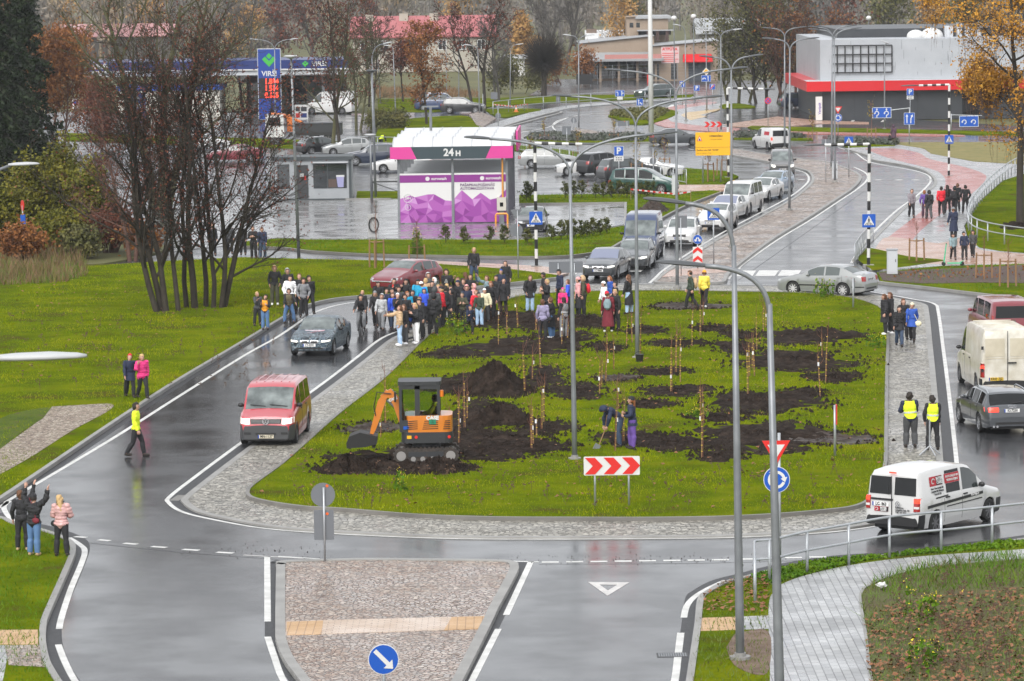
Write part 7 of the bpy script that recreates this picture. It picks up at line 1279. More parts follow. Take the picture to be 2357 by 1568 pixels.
bush(140,560,325,150,'large yellow-green bush left of the bare trees',M_LYG,80,12000);bush(205,566,355,120,'yellow-green bush with russet twigs beside the bare tree',M_LYG,81,6000,stem=M_BKR);bush(62,565,350,90,'yellow-green bush under the dark spruce',M_LYG,82,7000);bush(10,585,418,85,'bright yellow-green bush at the left picture edge',M_LYG,83,8000);bush(130,590,490,110,'low yellow-green bush in front of the large one',M_LYG,84,7000);bush(255,585,470,110,'low russet bush at the foot of the bare trees',M_LRED,85,5000,stem=M_BKR);bush(50,610,520,100,'low dark brown bush behind the dry grass',M_LBR,86,4000,stem=M_BKR);bush(190,600,530,70,'low olive bush beside the dry grass',M_LOL,87,4000);bush(330,592,520,80,'low brown bush between the bare stems',M_LBR,88,3000,stem=M_BKR)
def thuja(px,yb,top,label,seed):
 g=random.Random(seed);ng=np.random.default_rng(seed);b=G(px,yb,.1);h=max(.7,H(px,yb,top)-.1);t=thing('young_conifer',label,'conifer',b,0,'young conifers planted round the car wash lawn');S=[(0,0,0,0,0,h,.02,.008)];P=[]
 for k in range(22):z=h*g.uniform(.08,.95);a=g.uniform(0,6.28);L=h*.33*(1.1-z/h)*g.uniform(.6,1.2)+.06;e=Vector((math.cos(a)*L,math.sin(a)*L,z+L*.7));S.append((0,0,z,*e,.008,.004));P+=[Vector((0,0,z)).lerp(e,f)for f in(.35,.55,.7,.8,.9,1,1.05)]
 V,F=prisms(S,4);np_mesh('trunk',V,F,M_BK1,t);T=np.array([tuple(p)for p in P]);P=np.repeat(T,3,0)+ng.normal(0,.045,(len(T)*3,3));V,F=quads(P,.035,ng);np_mesh('crown',V,F,M_THU,t)
for i,x in enumerate((1212,1222,1301,1320,1339,1371,1389,1407,1425,1443,1459,1473,1489,1505)):thuja(x,456 if i>1 else 462,412+(i*7)%9,'young conifer in the row before the parked cars',200+i)
for i,(x,yb,tp)in enumerate([(1026,559,517),(1066,561,521),(1128,559,518),(1161,559,517),(1214,560,525),(1269,552,512),(1292,552,505),(1306,549,505),(1321,548,503),(1337,546,505),(1351,545,507),(1365,543,500),(1381,541,503),(1397,538,500)]):thuja(x,yb,tp,'young conifer on the grass strip in front of the car wash lot',230+i)
M_LAV=LF('heather_leaf',(.05,.07,.05),(.10,.11,.09),(.17,.15,.17))
def ground_shrubs(pts,label,seed,n=3600,m=None,hh=.45,qs=.09):
 poly=pxline(pts,n=3,z=.1);g=np.random.default_rng(seed);xs=[p.x for p in poly];ys=[p.y for p in poly];P=np.stack([g.uniform(min(xs),max(xs),n*3),g.uniform(min(ys),max(ys),n*3)],1);P=P[inpoly(P,poly)][:n];hgt=hh*(.5+.5*np.abs(np.sin(P[:,0]*1.3)*np.sin(P[:,1]*.4+P[:,0])));Q=np.column_stack([P,.1+hgt*g.uniform(.1,1,len(P))]);V,F=quads(Q,qs,g);o=np_mesh('ground_cover',V,F,m or M_LAV);o['kind']='stuff'
ground_shrubs([(1218,322),(1229,311),(1330,313),(1330,327)],'',1);ground_shrubs([(1335,325),(1335,314),(1480,312),(1480,326)],'',2,2500);ground_shrubs([(1405,268),(1414,258),(1500,252),(1540,258),(1500,280)],'',3,3000,M_LOL);ground_shrubs([(1690,318),(1700,308),(1800,310),(1858,319)],'',4,3000);ground_shrubs([(1908,330),(1920,322),(2060,328),(2060,335)],'',5,2500);ground_shrubs([(2035,640),(2100,626),(2250,620),(2400,618),(2400,644),(2127,648)],'',6,260,M_LBR,.3,.045)
ground_shrubs([(1215,1338),(1780,1345),(1812,1335),(1990,1292),(2130,1276),(2350,1260),(2350,1248),(2201,1260),(2060,1278),(1936,1287),(1812,1306),(1727,1328)][1:],'',7,9000,M_BLADE2,.12,.035)
M_FLO=flat('flower_yellow',(.75,.6,.03),.5)
def flowers(px,yb,wpx,h,label,seed,n=60,z=.14):
 g=random.Random(seed);ng=np.random.default_rng(seed);b=G(px,yb,z);r=wpx/spx(yb)/2;t=thing('flowering_weed',label,'wild flowers',b,0,'yellow flowering weeds');S=[];P=[];Lp=[]
 for k in range(n):a=g.uniform(0,6.28);f=g.random();p=Vector((math.cos(a)*r*f,math.sin(a)*r*f*2.2,0));e=p+Vector((g.gauss(0,.08),g.gauss(0,.08),h*g.uniform(.5,1.1)));S.append((*p,*e,.007,.004));P+=[e+Vector((g.gauss(0,.05),g.gauss(0,.05),g.gauss(0,.05)))for _ in range(3)];Lp+=[p.lerp(e,g.random())for _ in range(5)]
 V,F=prisms(S,3);np_mesh('stems',V,F,M_LOL,t);V,F=quads(np.array([tuple(p)for p in Lp]),.05,ng);np_mesh('leaves',V,F,M_BLADE2,t);V,F=quads(np.array([tuple(p)for p in P]),.016,ng,elong=1);np_mesh('flowers',V,F,M_FLO,t)
flowers(1050,768,90,.75,'yellow flowering weeds at the feet of the crowd',1,40);flowers(1895,683,50,.8,'yellow flowering weeds in front of the silver hatchback',2,34);flowers(2010,800,60,.5,'yellow flowering weeds near the right apron kerb',3,16);flowers(918,1125,50,.5,'yellow flowering weeds left of the chevron board',4,12);flowers(2140,1415,120,.6,'yellow flowering weeds high on the meadow',5,22,.1);flowers(2110,1530,130,.6,'yellow flowering weeds low on the meadow',6,24,.1);flowers(960,585,26,1.3,'tall leafy yellow weed behind the crowd',7,60,.1);flowers(1600,960,60,.3,'sparse yellow flowers in the middle of the island',8,20)
g=random.Random(9);mb=MB()
for k in range(420):
 x,y=g.choice([(g.uniform(640,1950),g.uniform(1075,1175)),(g.uniform(20,640),g.uniform(720,900)),(g.uniform(2060,2340),g.uniform(1330,1560))]);p=G(x,y,.12);q=p+Vector((g.gauss(0,.12),g.gauss(0,.12),g.uniform(.15,.45)));mb.tube([p,q],[.008,.005],3,cap=False)
 for j in range(3):c=p.lerp(q,g.uniform(.4,1));mb.box(c+Vector((g.gauss(0,.04),0,0)),(.05,.03,.03))
o=mb.build('dead_stalks',flat('dead_stalk',(.09,.05,.03),.8));o['kind']='stuff'
# ---- single trees of the middle distance, then the far wood as one mass
for i,(x,yb,tp,m,lb)in enumerate([(150,128,-5,M_LYE,'yellow tree behind the faded red roof'),(2160,140,-30,M_LYE,'tall pale orange tree behind the store roof'),(2230,150,-20,M_LOL,'olive tree behind the store roof'),(545,150,20,M_LYE,'pale orange bare tree left of the price totem top'),(640,160,10,M_LRED,'russet tree behind the price totem'),(720,165,-30,M_LRED,'grey-brown tree left of the red-roofed house'),(1065,130,-30,M_LYE,'orange-tipped tree over the red roof'),(1470,130,-20,M_LOL,'grey tree behind the brick tower'),(1950,170,-40,M_LRED,'bare brown tree behind the store parapet'),(2050,150,-30,M_LOL,'dark olive tree behind the store domes'),(880,120,-40,M_LRED,'bare tree behind the left end of the red roof'),(40,150,-40,M_LBR,'brown tree at the far left edge'),(330,140,-30,M_LYE,'ochre tree behind the tall olive-barked tree')]):
 make_tree('autumn_tree',lb,x,yb,tp,SP(14,8,6,3,wig=.13,l1=.42,f0=.15,tw=.025),M_BK3,m,900 if m is M_LRED else 2600,.15,300+i,r=.26,leafspread=.7)
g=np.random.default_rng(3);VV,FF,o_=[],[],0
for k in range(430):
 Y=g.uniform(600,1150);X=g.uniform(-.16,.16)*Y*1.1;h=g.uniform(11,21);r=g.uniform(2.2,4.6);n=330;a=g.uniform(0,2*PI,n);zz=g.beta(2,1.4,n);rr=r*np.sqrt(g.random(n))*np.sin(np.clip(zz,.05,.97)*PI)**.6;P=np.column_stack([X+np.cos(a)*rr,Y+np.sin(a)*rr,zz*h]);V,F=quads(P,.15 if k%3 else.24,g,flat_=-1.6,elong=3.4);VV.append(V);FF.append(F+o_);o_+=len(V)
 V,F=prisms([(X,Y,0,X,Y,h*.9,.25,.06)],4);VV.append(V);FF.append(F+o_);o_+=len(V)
o=np_mesh('far_woodland',np.concatenate(VV),np.concatenate(FF),ramp_mat('far_wood_haze_tint',[(.3,(.13,.125,.12)),(.47,(.19,.175,.16)),(.58,(.21,.18,.145)),(.67,(.34,.24,.13)),(.75,(.15,.15,.12))],.045,rough=.85,detail=5,spec=.1));o['kind']='stuff'  # twig greys lightened in the colour itself, standing in for distance haze
#  people
SKIN=flat('skin',(.52,.30,.22),.55);HW={}
def _template():
 mb=MB();d=Vector((0,.5,-.866))
 for c,r in(((0,0,1.30),(.112,.165,.19)),((0,0,1.11),(.10,.14,.17)),((-.01,0,.95),(.115,.165,.13)),((0,0,1.40),(.085,.16,.09)),((.012,0,1.625),(.10,.078,.122)),((.035,0,1.565),(.07,.056,.06)),((.115,0,1.605),(.018,.014,.022)),((0,.08,1.615),(.02,.012,.03)),((0,-.08,1.615),(.02,.012,.03))):mb.ball(c,r,18,12)
 mb.tube([(-.005,0,1.38),(.01,0,1.56)],[.068,.052],12);J={}
 for s in(1,-1):
  e=Vector((d.x,d.y*s,d.z));sh=Vector((0,s*.172,1.42));el=sh+e*.29;wr=el+e*.255;k='L' if s>0 else 'R'
  mb.ball(sh,.068,12,8);mb.tube([sh,sh+e*.12,el],[.06,.055,.044],12);mb.ball(el,.044,10,8);mb.tube([el,el+e*.08,wr],[.044,.043,.028],12);mb.tube([wr-e*.01,wr+e*.03,wr+e*.09],[.026,.03,.03],10);n=Vector((1,0,0));ti=wr+e*.09
  mb.ball(wr+e*.06+n*.018,(.03,.022,.04),10,7);mb.ball(wr+e*.06-n*.018,(.03,.022,.04),10,7);inn=Vector((0,-s*.866,-.5))
  for q,L in((-.045,.055),(-.016,.07),(.014,.078),(.044,.068)):b=ti+n*q*.75-e*.015;mb.tube([b,b+e*L*.55+n*q*.25+inn*.006,b+e*L+n*q*.4+inn*.026],[.0125,.0115,.009],8)
  b=wr+e*.035+n*.03;mb.tube([b,b+n*.03+e*.025,b+n*.042+e*.06+inn*.012],[.014,.0125,.01],8)
  hp=Vector((0,s*.092,.92));kn=Vector((.005,s*.098,.49));an=Vector((-.015,s*.10,.085))
  mb.tube([hp+Vector((0,0,.03)),hp+Vector((0,0,-.15)),kn],[.098,.088,.056],14);mb.ball(kn,.056,10,8);mb.tube([kn,kn+Vector((-.015,0,-.12)),an],[.054,.057,.036],12);mb.ball(an,.04,10,8);mb.ball((.045,s*.105,.042),(.125,.045,.042),12,8);mb.ball((-.03,s*.10,.045),(.05,.04,.045),10,8)
  J.update({'ua'+k:(sh,el),'fa'+k:(el,wr),'ha'+k:(wr,wr+e*.17),'th'+k:(hp,kn),'sh'+k:(kn,an),'ft'+k:(an,Vector((.14,s*.105,.04)))})
 J.update(pel=(Vector((0,0,.90)),Vector((0,0,1.0))),spi=(Vector((0,0,1.0)),Vector((0,0,1.47))),hea=(Vector((0,0,1.47)),Vector((.01,0,1.75))));out=[]
 for ratio in(.3,.085):
  o=mb.build('tmp',SKIN);m=o.modifiers.new('a','REMESH');m.mode='VOXEL';m.voxel_size=.0078;m=o.modifiers.new('b','SMOOTH');m.iterations=4;m.factor=.5;m=o.modifiers.new('c','DECIMATE');m.ratio=ratio
  bpy.context.view_layer.update();me=bpy.data.meshes.new_from_object(o.evaluated_get(bpy.context.evaluated_depsgraph_get()));me.calc_loop_triangles()
  V=np.array([v.co for v in me.vertices]);N=np.array([v.normal for v in me.vertices]);F=np.array([t.vertices for t in me.loop_triangles]);nm=list(J);D=np.zeros((len(V),len(nm)))
  for i,k in enumerate(nm):
   a,b=np.array(J[k][0]),np.array(J[k][1]);t=np.clip((V-a)@(b-a)/((b-a)@(b-a)),0,1);D[:,i]=np.linalg.norm(V-a-t[:,None]*(b-a),axis=1)/{'pel':1.5,'spi':1.9,'hea':1.6,'th':1.35}.get(k[:3]if k[:3]in('pel','spi','hea')else k[:2],1)
  for i,k in enumerate(nm):
   if k[-1]in 'LR' and len(k)==3 and k not in('pel',):D[(V[:,1]*(1 if k[-1]=='L' else-1))<-.012,i]+=9
  W=1/(D+.012)**5;W/=W.sum(1,keepdims=True);out.append((V,N,F,W,np.array(nm)[W.argmax(1)]));bpy.data.objects.remove(o);bpy.data.meshes.remove(me)
 return J,out
TJ,TL=_template()
def rotm(a,b):
 a,b=Vector(a).normalized(),Vector(b).normalized();return np.array(a.rotation_difference(b).to_matrix())
def skinned(P,lod,V,W,kid):
 J=TJ;nm=list(J);T={}
 def rest(k):return np.array(J[k][0]),np.array(J[k][1])
 def put(k,head,dr):
  a,b=rest(k);Rm=rotm(b-a,dr)if dr is not None else np.eye(3);T[k]=(Rm,a,head);return head+Rm@(b-a),Rm
 T['pel']=(np.eye(3),rest('pel')[0],rest('pel')[0]);nb,Rs=put('spi',rest('spi')[0],P.get('spi'));hd=P.get('hea');put('hea',nb,hd if hd is not None else P.get('spi'))
 for k in 'LR':
  s0=rest('spi')[0];sh=s0+Rs@(rest('ua'+k)[0]-s0);el,_=put('ua'+k,sh,P['ua'+k]);wr,Rf=put('fa'+k,el,P['fa'+k]);T['ha'+k]=(Rf,rest('ha'+k)[0],wr);kn,Rt=put('th'+k,rest('th'+k)[0],P.get('th'+k));an,Rsn=put('sh'+k,kn,P.get('sh'+k));T['ft'+k]=(Rsn if P.get('tilt')else np.eye(3),rest('ft'+k)[0],an)
 if kid:V=V.copy();hm=W[:,nm.index('hea')][:,None];c=np.array([0,0,1.5]);V=V+(V-c)*hm*kid
 R_=np.zeros_like(V)
 for i,k in enumerate(nm):Rm,a,h=T[k];R_+=W[:,i:i+1]*((V-a)@Rm.T+h)
 return R_,T
def D(*a):return tuple(a)
A0=dict(uaL=(.05,.2,-1),faL=(.22,.05,-1),uaR=(.05,-.2,-1),faR=(.22,-.05,-1))
POSE=dict(stand=A0,pocket=dict(uaL=(-.12,.34,-1),faL=(.42,-.22,-.85),uaR=(-.12,-.34,-1),faR=(.42,.22,-.85)),phone={**A0,'uaR':(.38,-.15,-.9),'faR':(.62,.3,.75),'uaL':(.3,.2,-.9),'faL':(.7,-.45,.5)},call={**A0,'uaR':(.25,-.4,-.85),'faR':(.25,.25,.95)},front=dict(uaL=(.2,.25,-.95),faL=(.75,-.5,.12),uaR=(.2,-.25,-.95),faR=(.75,.5,.12)),wave=dict(uaL=(.05,.6,.75),faL=(.15,.12,1),uaR=(.05,-.6,.75),faR=(.15,-.12,1)),point={**A0,'uaR':(.9,-.25,-.35),'faR':(1,-.1,-.15)},up={**A0,'uaR':(.7,-.25,.35),'faR':(.5,.1,.85)},walk=dict(uaL=(-.3,.15,-1),faL=(.05,.0,-1),uaR=(.25,-.15,-1),faR=(.5,0,-1),thL=(.4,0,-1),shL=(.15,0,-1),thR=(-.22,0,-1),shR=(-.62,0,-1),tilt=0),run=dict(uaL=(-.6,.2,-.8),faL=(.5,0,-.7),uaR=(.5,-.2,-.8),faR=(.9,0,.2),thL=(.5,0,-1),shL=(-.1,0,-1),thR=(-.4,0,-1),shR=(-.9,0,-.7),spi=(.2,0,1)),dig=dict(spi=(.85,0,.6),hea=(.9,0,.1),uaL=(.5,.15,-.9),faL=(.3,0,-1),uaR=(.5,-.15,-.9),faR=(.2,0,-1),thL=(.18,.05,-1),shL=(-.12,0,-1),thR=(.05,-.05,-1),shR=(-.12,0,-1)),bike=dict(spi=(.42,0,1),hea=(.05,0,1),uaL=(.75,.2,-.75),faL=(.8,.05,-.55),uaR=(.75,-.2,-.75),faR=(.8,-.05,-.55),thL=(.8,.12,-.7),shL=(-.22,0,-1),thR=(.35,-.12,-1),shR=(-.35,0,-1)),astride=dict(spi=(.2,0,1),hea=(.05,0,1),uaL=(.6,.3,-.8),faL=(.7,.15,-.7),uaR=(.6,-.3,-.8),faR=(.7,-.15,-.7),thL=(.1,.28,-1),shL=(0,.05,-1),thR=(.1,-.28,-1),shR=(0,-.05,-1)),sit=dict(uaL=(.5,.2,-.8),faL=(.9,-.1,-.1),uaR=(.5,-.2,-.8),faR=(.9,.1,-.1),thL=(1,.1,-.15),shL=(.1,0,-1),thR=(1,-.1,-.15),shR=(.1,0,-1)))
CL=dict(black=(.012,.012,.014),navy=(.012,.018,.045),grey=(.16,.165,.175),dgrey=(.05,.052,.055),lgrey=(.36,.37,.38),white=(.72,.72,.74),jeans=(.07,.14,.27),ljeans=(.30,.42,.58),djeans=(.03,.05,.09),olive=(.05,.05,.03),beige=(.42,.29,.17),cream=(.62,.58,.40),red=(.55,.015,.03),maroon=(.13,.01,.02),pink=(.62,.30,.30),silver=(.46,.27,.26),magenta=(.58,.03,.17),blue=(.02,.07,.32),teal=(.01,.25,.42),cobalt=(.03,.08,.55),lilac=(.23,.21,.32),purple=(.10,.05,.24),hivis=(.60,.82,.02),yellow=(.72,.55,.08),camo=(.2,.18,.2),plum=(.06,.03,.05),green=(.03,.045,.03),steel=(.17,.24,.26),brown=(.10,.045,.022),blond=(.42,.28,.13),dark=(.018,.013,.010),ginger=(.22,.08,.03),khaki=(.11,.09,.05),orange=(.7,.28,.02))
def cloth(c):
 c2=tuple(min(1,q*1.5+.006)for q in CL[c]);return mat('cloth_'+c,CL[c],.8 if c!='silver' else.3,col2=c2,scale=7,coord='obj',bump=.012,bscale=16,contrast=.3)
PE={}
def person(x,y,head,label,h=1.7,j='black',t='black',s='dark',hair='brown',hat=None,hood=None,long=0,pose='stand',coat=0,hip=.88,puff=0,z=None,kid=0,skirt=None,vest=None,loc=None,pm=None,zoff=0,group='people on and around the island'):
 near=(h*spx(y)>88)if loc is None else True;V,N,F,W,dom=TL[0 if near else 1];b=Vector(loc)if loc else G(x,y,.05 if z is None else z);gj=random.Random(int(x*7+y*13));P=dict(POSE[pose]);P={k:tuple(c+gj.gauss(0,.09)for c in v)if k[0]in 'uf' else v for k,v in P.items()if k!='tilt'};P.setdefault('hea',(gj.gauss(0,.1),gj.gauss(0,.12),1));P.setdefault('spi',(gj.gauss(.02,.04),gj.gauss(0,.045),1));st=gj.uniform(.02,.1);[P.setdefault(k,v)for k,v in(('thL',(gj.gauss(.03,.08),st,-1)),('thR',(gj.gauss(.03,.08),-st,-1)),('shL',(gj.gauss(-.04,.05),st*.6,-1)),('shR',(gj.gauss(-.04,.05),-st*.6,-1)))];P.update(pm or{});head+=gj.gauss(0,8);th=thing('person',label,'person',b,R(head),group);sc_=h/1.75
 kd=kid or(.14 if h<1.5 else.04);S,T=skinned(P,0,V,W,kd);ft=S[np.isin(dom,['ftL','ftR'])];dz=-ft[:,2].min()+zoff/sc_;th.scale=(sc_,)*3
 def mk(name,mask,off,m,extra=None):
  V2=V+N*off if not callable(off)else V+N*off(V)[:,None];S2,_=skinned(P,0,V2,W,kd);S2[:,2]+=dz;f=F[mask[F].all(1)];us=np.unique(f);mp=np.zeros(len(V),int);mp[us]=np.arange(len(us));vv,ff=S2[us],mp[f]
  if extra is not None:ff=np.concatenate([ff,extra[1]+len(vv)]);vv=np.concatenate([vv,extra[0]])
  return np_mesh(name,vv,ff,m,th,smooth=True)
 al=np.ones(len(V),bool);mk('body',al,0.0,SKIN);arm=np.char.startswith(dom,'ua')|np.char.startswith(dom,'fa');x_,y_,z_=V.T;tor=np.isin(dom,['spi','pel'])|(np.char.startswith(dom,'th')&(z_>hip));ex=None
 if coat:
  n=16;zz=np.linspace(1.02,coat,5);e=[];fl=max(0,.02+.05*(1.02-coat)/.6)
  for i,q in enumerate(zz):k=i/4;sw=1+(.25*k if pose in('walk','run')else 0);e+=[((.135+fl*k)*sw*math.cos(a)*(1+.04*math.sin(3*a)*k)-.005,(.185+fl*k)*math.sin(a)*(1+.03*math.cos(4*a)*k),q+dz)for a in np.linspace(0,2*PI,n,endpoint=False)]
  f=[[i*n+q,i*n+(q+1)%n,(i+1)*n+(q+1)%n]for i in range(4)for q in range(n)]+[[i*n+q,(i+1)*n+(q+1)%n,(i+1)*n+q]for i in range(4)for q in range(n)];ex=(np.array(e),np.array(f));
  if skirt:mk('skirt',np.zeros(len(V),bool),0.0,cloth(skirt),ex);ex=None
 off=.024+.016*bool(puff);wv=(lambda v:off+.012*np.sin(v[:,2]*70)*(.6 if puff else.12)+.008*np.sin(v[:,2]*23+v[:,1]*17));mk('jacket',(arm|tor|((dom=='hea')&(z_<1.50))),wv,cloth(j),ex)
 if vest:mk('vest',np.isin(dom,['spi','pel'])&(z_>.93)&(z_<1.46),.05,cloth(vest));mk('reflective_band',np.isin(dom,['spi','pel'])&(z_>1.08)&(z_<1.15),.056,M_GREYL)
 leg=np.char.startswith(dom,'th')|np.char.startswith(dom,'sh')|(dom=='pel');wide=.018 if t in('black','djeans')else.026;mk('trousers',leg&(z_>.07)&(z_<1.0),(lambda v:wide+.012*(v[:,2]<.42)),cloth(t));mk('shoes',(np.char.startswith(dom,'ft'))|(z_<.085),.008,cloth(s))
 hd=dom=='hea'
 if hood:mk('hood',hd&((x_<.055)|(z_>1.70))&(z_>1.46),.034,cloth(hood));mk('hair',hd&(z_>1.665),.012,cloth(hair))
 elif hat:mk('hat',hd&(z_>1.645+.02*(x_>.03)),.022,cloth(hat));mk('hair',hd&(x_<.03)&(z_>1.56),.014,cloth(hair))
 else:mk('hair',hd&((z_>1.685)|((x_<.035)&(z_>1.55))|((x_<.0)&(z_>1.52))),(lambda v:.018+.008*np.sin(v[:,1]*60+v[:,2]*50)),cloth(hair))
 if long:
  Rm,a,hh=T['hea'];c=[];
  for i,(zq,wd,xq)in enumerate(((1.70,.05,-.085),(1.6,.095,-.115),(1.45,.11,-.13),(1.45-long*.6,.10,-.155),(1.45-long,.04,-.15))):c+=[Rm@(np.array([xq+.05,-wd,zq])-a)+hh+[0,0,dz],Rm@(np.array([xq-.02,0,zq])-a)+hh+[0,0,dz],Rm@(np.array([xq+.05,wd,zq])-a)+hh+[0,0,dz],Rm@(np.array([xq+.045,0,zq])-a)+hh+[0,0,dz]]
  f=[(i*4+q,i*4+(q+1)%4,(i+1)*4+(q+1)%4,(i+1)*4+q)for i in range(4)for q in range(4)];np_mesh('long_hair',np.array(c),np.array(f),cloth(hair),th,smooth=True)
 if near or(math.cos(R(head-270))>.3):
  Rm,a,hh=T['hea'];mb=MB()
  for sg in(1,-1):p=Rm@(np.array([.098+.02*kd,sg*.033,1.635])-a)+hh+[0,0,dz];mb.ball(p,(.012,.014,.009),6,4)
  p=Rm@(np.array([.103,0,1.555])-a)+hh+[0,0,dz];mb.ball(p,(.008,.026,.006),6,4);mb.build('face_features',flat('dark_features',(.08,.03,.025),.6),th)
 M=Matrix.Translation(b)@Matrix.Rotation(R(head),4,'Z')@Matrix.Scale(sc_,4);PE['M']=M;PE['dz']=dz
 for k in 'LR':Rm,a,hh=T['ha'+k];PE[k]=M@Vector(hh+Rm@(np.array(TJ['ha'+k][1])-a)*.6+[0,0,dz])
 return th
def at_body(x,y,z):return PE['M']@Vector((x,y,z+PE['dz']))
def bag(kind,label,col,x,y,z,dims,strap=False,cat='bag'):
 p=at_body(x,y,z);t=thing(kind,label,cat,p,math.atan2(PE['M'][1][0],PE['M'][0][0]));mb=MB();mb.ball((0,0,0),[q/2*1.15 for q in dims],12,8);mb.box((0,0,0),[q*.8 for q in dims]);mb.build('body',cloth(col),t,smooth=True)
 if kind=='backpack':
  mb=MB();mb.box((-dims[0]*.45,0,-dims[2]*.15),(dims[0]*.3,dims[1]*.7,dims[2]*.4));mb.build('pocket',cloth(col),t);mb=MB();[mb.tube([(dims[0]*.4,sg*dims[1]*.3,dims[2]*.45),(dims[0]*.7+.05,sg*dims[1]*.32,dims[2]*.6),(dims[0]*1.2+.14,sg*dims[1]*.34,dims[2]*.35)],.014,4)for sg in(1,-1)];mb.build('strap',cloth(col),t)
 elif strap:mb=MB();mb.tube([(0,0,dims[2]*.4),(.02,-y*.5,.35),(-.02,-y*1.4,.62)],.012,4);mb.build('strap',cloth(col),t)
def phone(label,m=M_BLACK,k='R'):
 mb=MB();mb.box((0,0,0),(.012,.075,.15));o=mb.build('phone',m);o.location=PE[k]+Vector((0,0,.03));o.rotation_euler=(0,0,math.atan2(PE['M'][1][0],PE['M'][0][0]));tag(o,label,'phone')
def bicycle(x,y,head,label,z=0,col=M_BLACK):
 t=thing('bicycle',label,'bicycle',G(x,y,z),R(head));
 for wx_ in(.53,-.53):mb=MB();mb.tube([(wx_+.34*math.cos(a*PI/14),0,.35+.34*math.sin(a*PI/14))for a in range(29)],.022,6,cap=False);w_=mb.build('wheel',M_TYRE,t);mb=MB();[mb.tube([(wx_,0,.35),(wx_+.33*math.cos(a*PI/6),0,.35+.33*math.sin(a*PI/6))],.003,3)for a in range(12)];mb.build('spokes',M_STEEL,w_)
 mb=MB();hd_,bb,st=(.36,0,.85),(-.05,0,.32),(-.22,0,.86);[mb.tube(p,.02,6)for p in([(.53,0,.35),hd_],[hd_,bb],[bb,st],[(.34,0,.9),(-.2,0,.76)],[bb,(-.53,0,.35)],[(-.2,0,.76),(-.53,0,.35)])];mb.build('frame',col,t)
 mb=MB();mb.tube([(.33,0,.85),(.32,0,1.0)],.018,6);mb.tube([(.24,.31,1.0),(.33,.12,1.03),(.33,-.12,1.03),(.24,-.31,1.0)],.014,6);mb.build('handlebar',M_BLACK,t);mb=MB();mb.ball((-.23,0,.9),(.13,.07,.035),8,5);mb.build('saddle',M_BLACK,t);mb=MB();[mb.box((-.05+.12*s,s*.14,.32-.1*s),(.1,.09,.025))for s in(1,-1)];mb.build('pedals',M_BLACK,t)
def escooter(x,y,head,label,m,z=.1):
 t=thing('electric_scooter',label,'scooter',G(x,y,z),R(head));mb=MB();mb.box((-.1,0,.14),(.72,.16,.06));mb.build('deck',m,t);mb=MB();mb.tube([(.36,0,.15),(.42,0,.2),(.3,0,1.15)],[.03,.035,.028],8);mb.build('stem',m,t);mb=MB();mb.tube([(.3,.26,1.15),(.3,-.26,1.15)],.018,6);mb.build('handlebar',M_BLACK,t)
 for q in(.44,-.5):mb=MB();mb.cyl((q,0,.11),(0,1,0),.11,.055,16);mb.build('wheel',M_TYRE,t)
 mb=MB();mb.box((-.5,0,.23),(.2,.09,.02),ry=.3);mb.build('mudguard',m,t)
P=person
P(80,1278,84,'person in a black jacket and pale jeans waving with both arms raised',1.68,t='jeans',s='beige',hat='black',hair='dark',pose='wave',puff=1,z=.1);bag('shoulder_bag','dark red bag on the back of the person waving both arms','maroon',-.12,-.12,1.0,(.08,.2,.14),True)
P(52,1266,80,'person in dark clothes waving behind the person in the black jacket',1.64,hair='brown',pose='wave',s='beige',z=.1,pm=dict(uaL=(.05,.3,-1),faL=(.3,0,-1)))
P(143,1280,88,'person in a shiny pink jacket and black leggings with a blond ponytail',1.66,j='silver',hair='blond',long=.2,pose='front',puff=1,z=.1);bag('shoulder_bag','black crossbody bag of the person in the shiny pink jacket','black',.05,.2,.93,(.1,.2,.16),True)
P(315,1051,352,'person in a yellow hi-vis jacket striding across the wet road',1.8,j='hivis',hair='dark',pose='walk',z=0,hip=.85);
P(329,918,312,'person in a magenta jacket phoning while walking on the left lawn',1.68,j='magenta',hair='blond',pose='walk',pm=dict(uaR=(.25,-.4,-.85),faR=(.25,.25,.95)),puff=1,z=.1,hip=.80);bag('backpack','dark backpack of the person in the magenta jacket','navy',-.2,0,1.2,(.14,.28,.38))
P(300,915,290,'person in a navy coat and red hat arm in arm with the magenta jacket',1.64,j='navy',hat='red',pose='walk',coat=.72,z=.1);mb=MB();mb.tube([(0,0,0),(-.02,0,-.35),(-.03,0,-.65)],[.015,.04,.008],6);o=mb.build('folded_umbrella',M_BLACK);o.location=PE['R'];tag(o,'black folded umbrella held by the person in the navy coat','umbrella')
P(633,702,280,'tall person in an open dark jacket over a beige hooded top',1.84,j='black',t='olive',s='white',hair='ginger',pose='pocket',vest=None,z=.1,hood='beige')
P(593,750,300,'child in a grey jacket filming with a phone beside the lawn kerb',1.5,j='dgrey',hair='blond',pose='phone',z=.1);phone('phone held by the child in the grey jacket')
P(611,760,290,'child in a black and orange jacket and blue jeans taking a photo',1.55,j='black',t='jeans',vest='orange',hair='dark',pose='phone',z=.1);phone('phone held by the child in the orange and black jacket')
P(667,724,285,'person in a white puffer jacket behind the standing cyclist',1.76,j='white',t='black',hair='dark',pose='pocket',puff=1,z=.1);P(664,706,280,'person with a pale grey hood behind the white puffer jacket',1.78,hood='lgrey',z=.1)
P(666,745,278,'cyclist in an olive and black jacket astride a stopped bicycle',1.58,j='black',t='jeans',vest='khaki',hood='black',pose='astride',z=.05);bicycle(668,746,272,'dark bicycle held upright at the lawn kerb',.05)
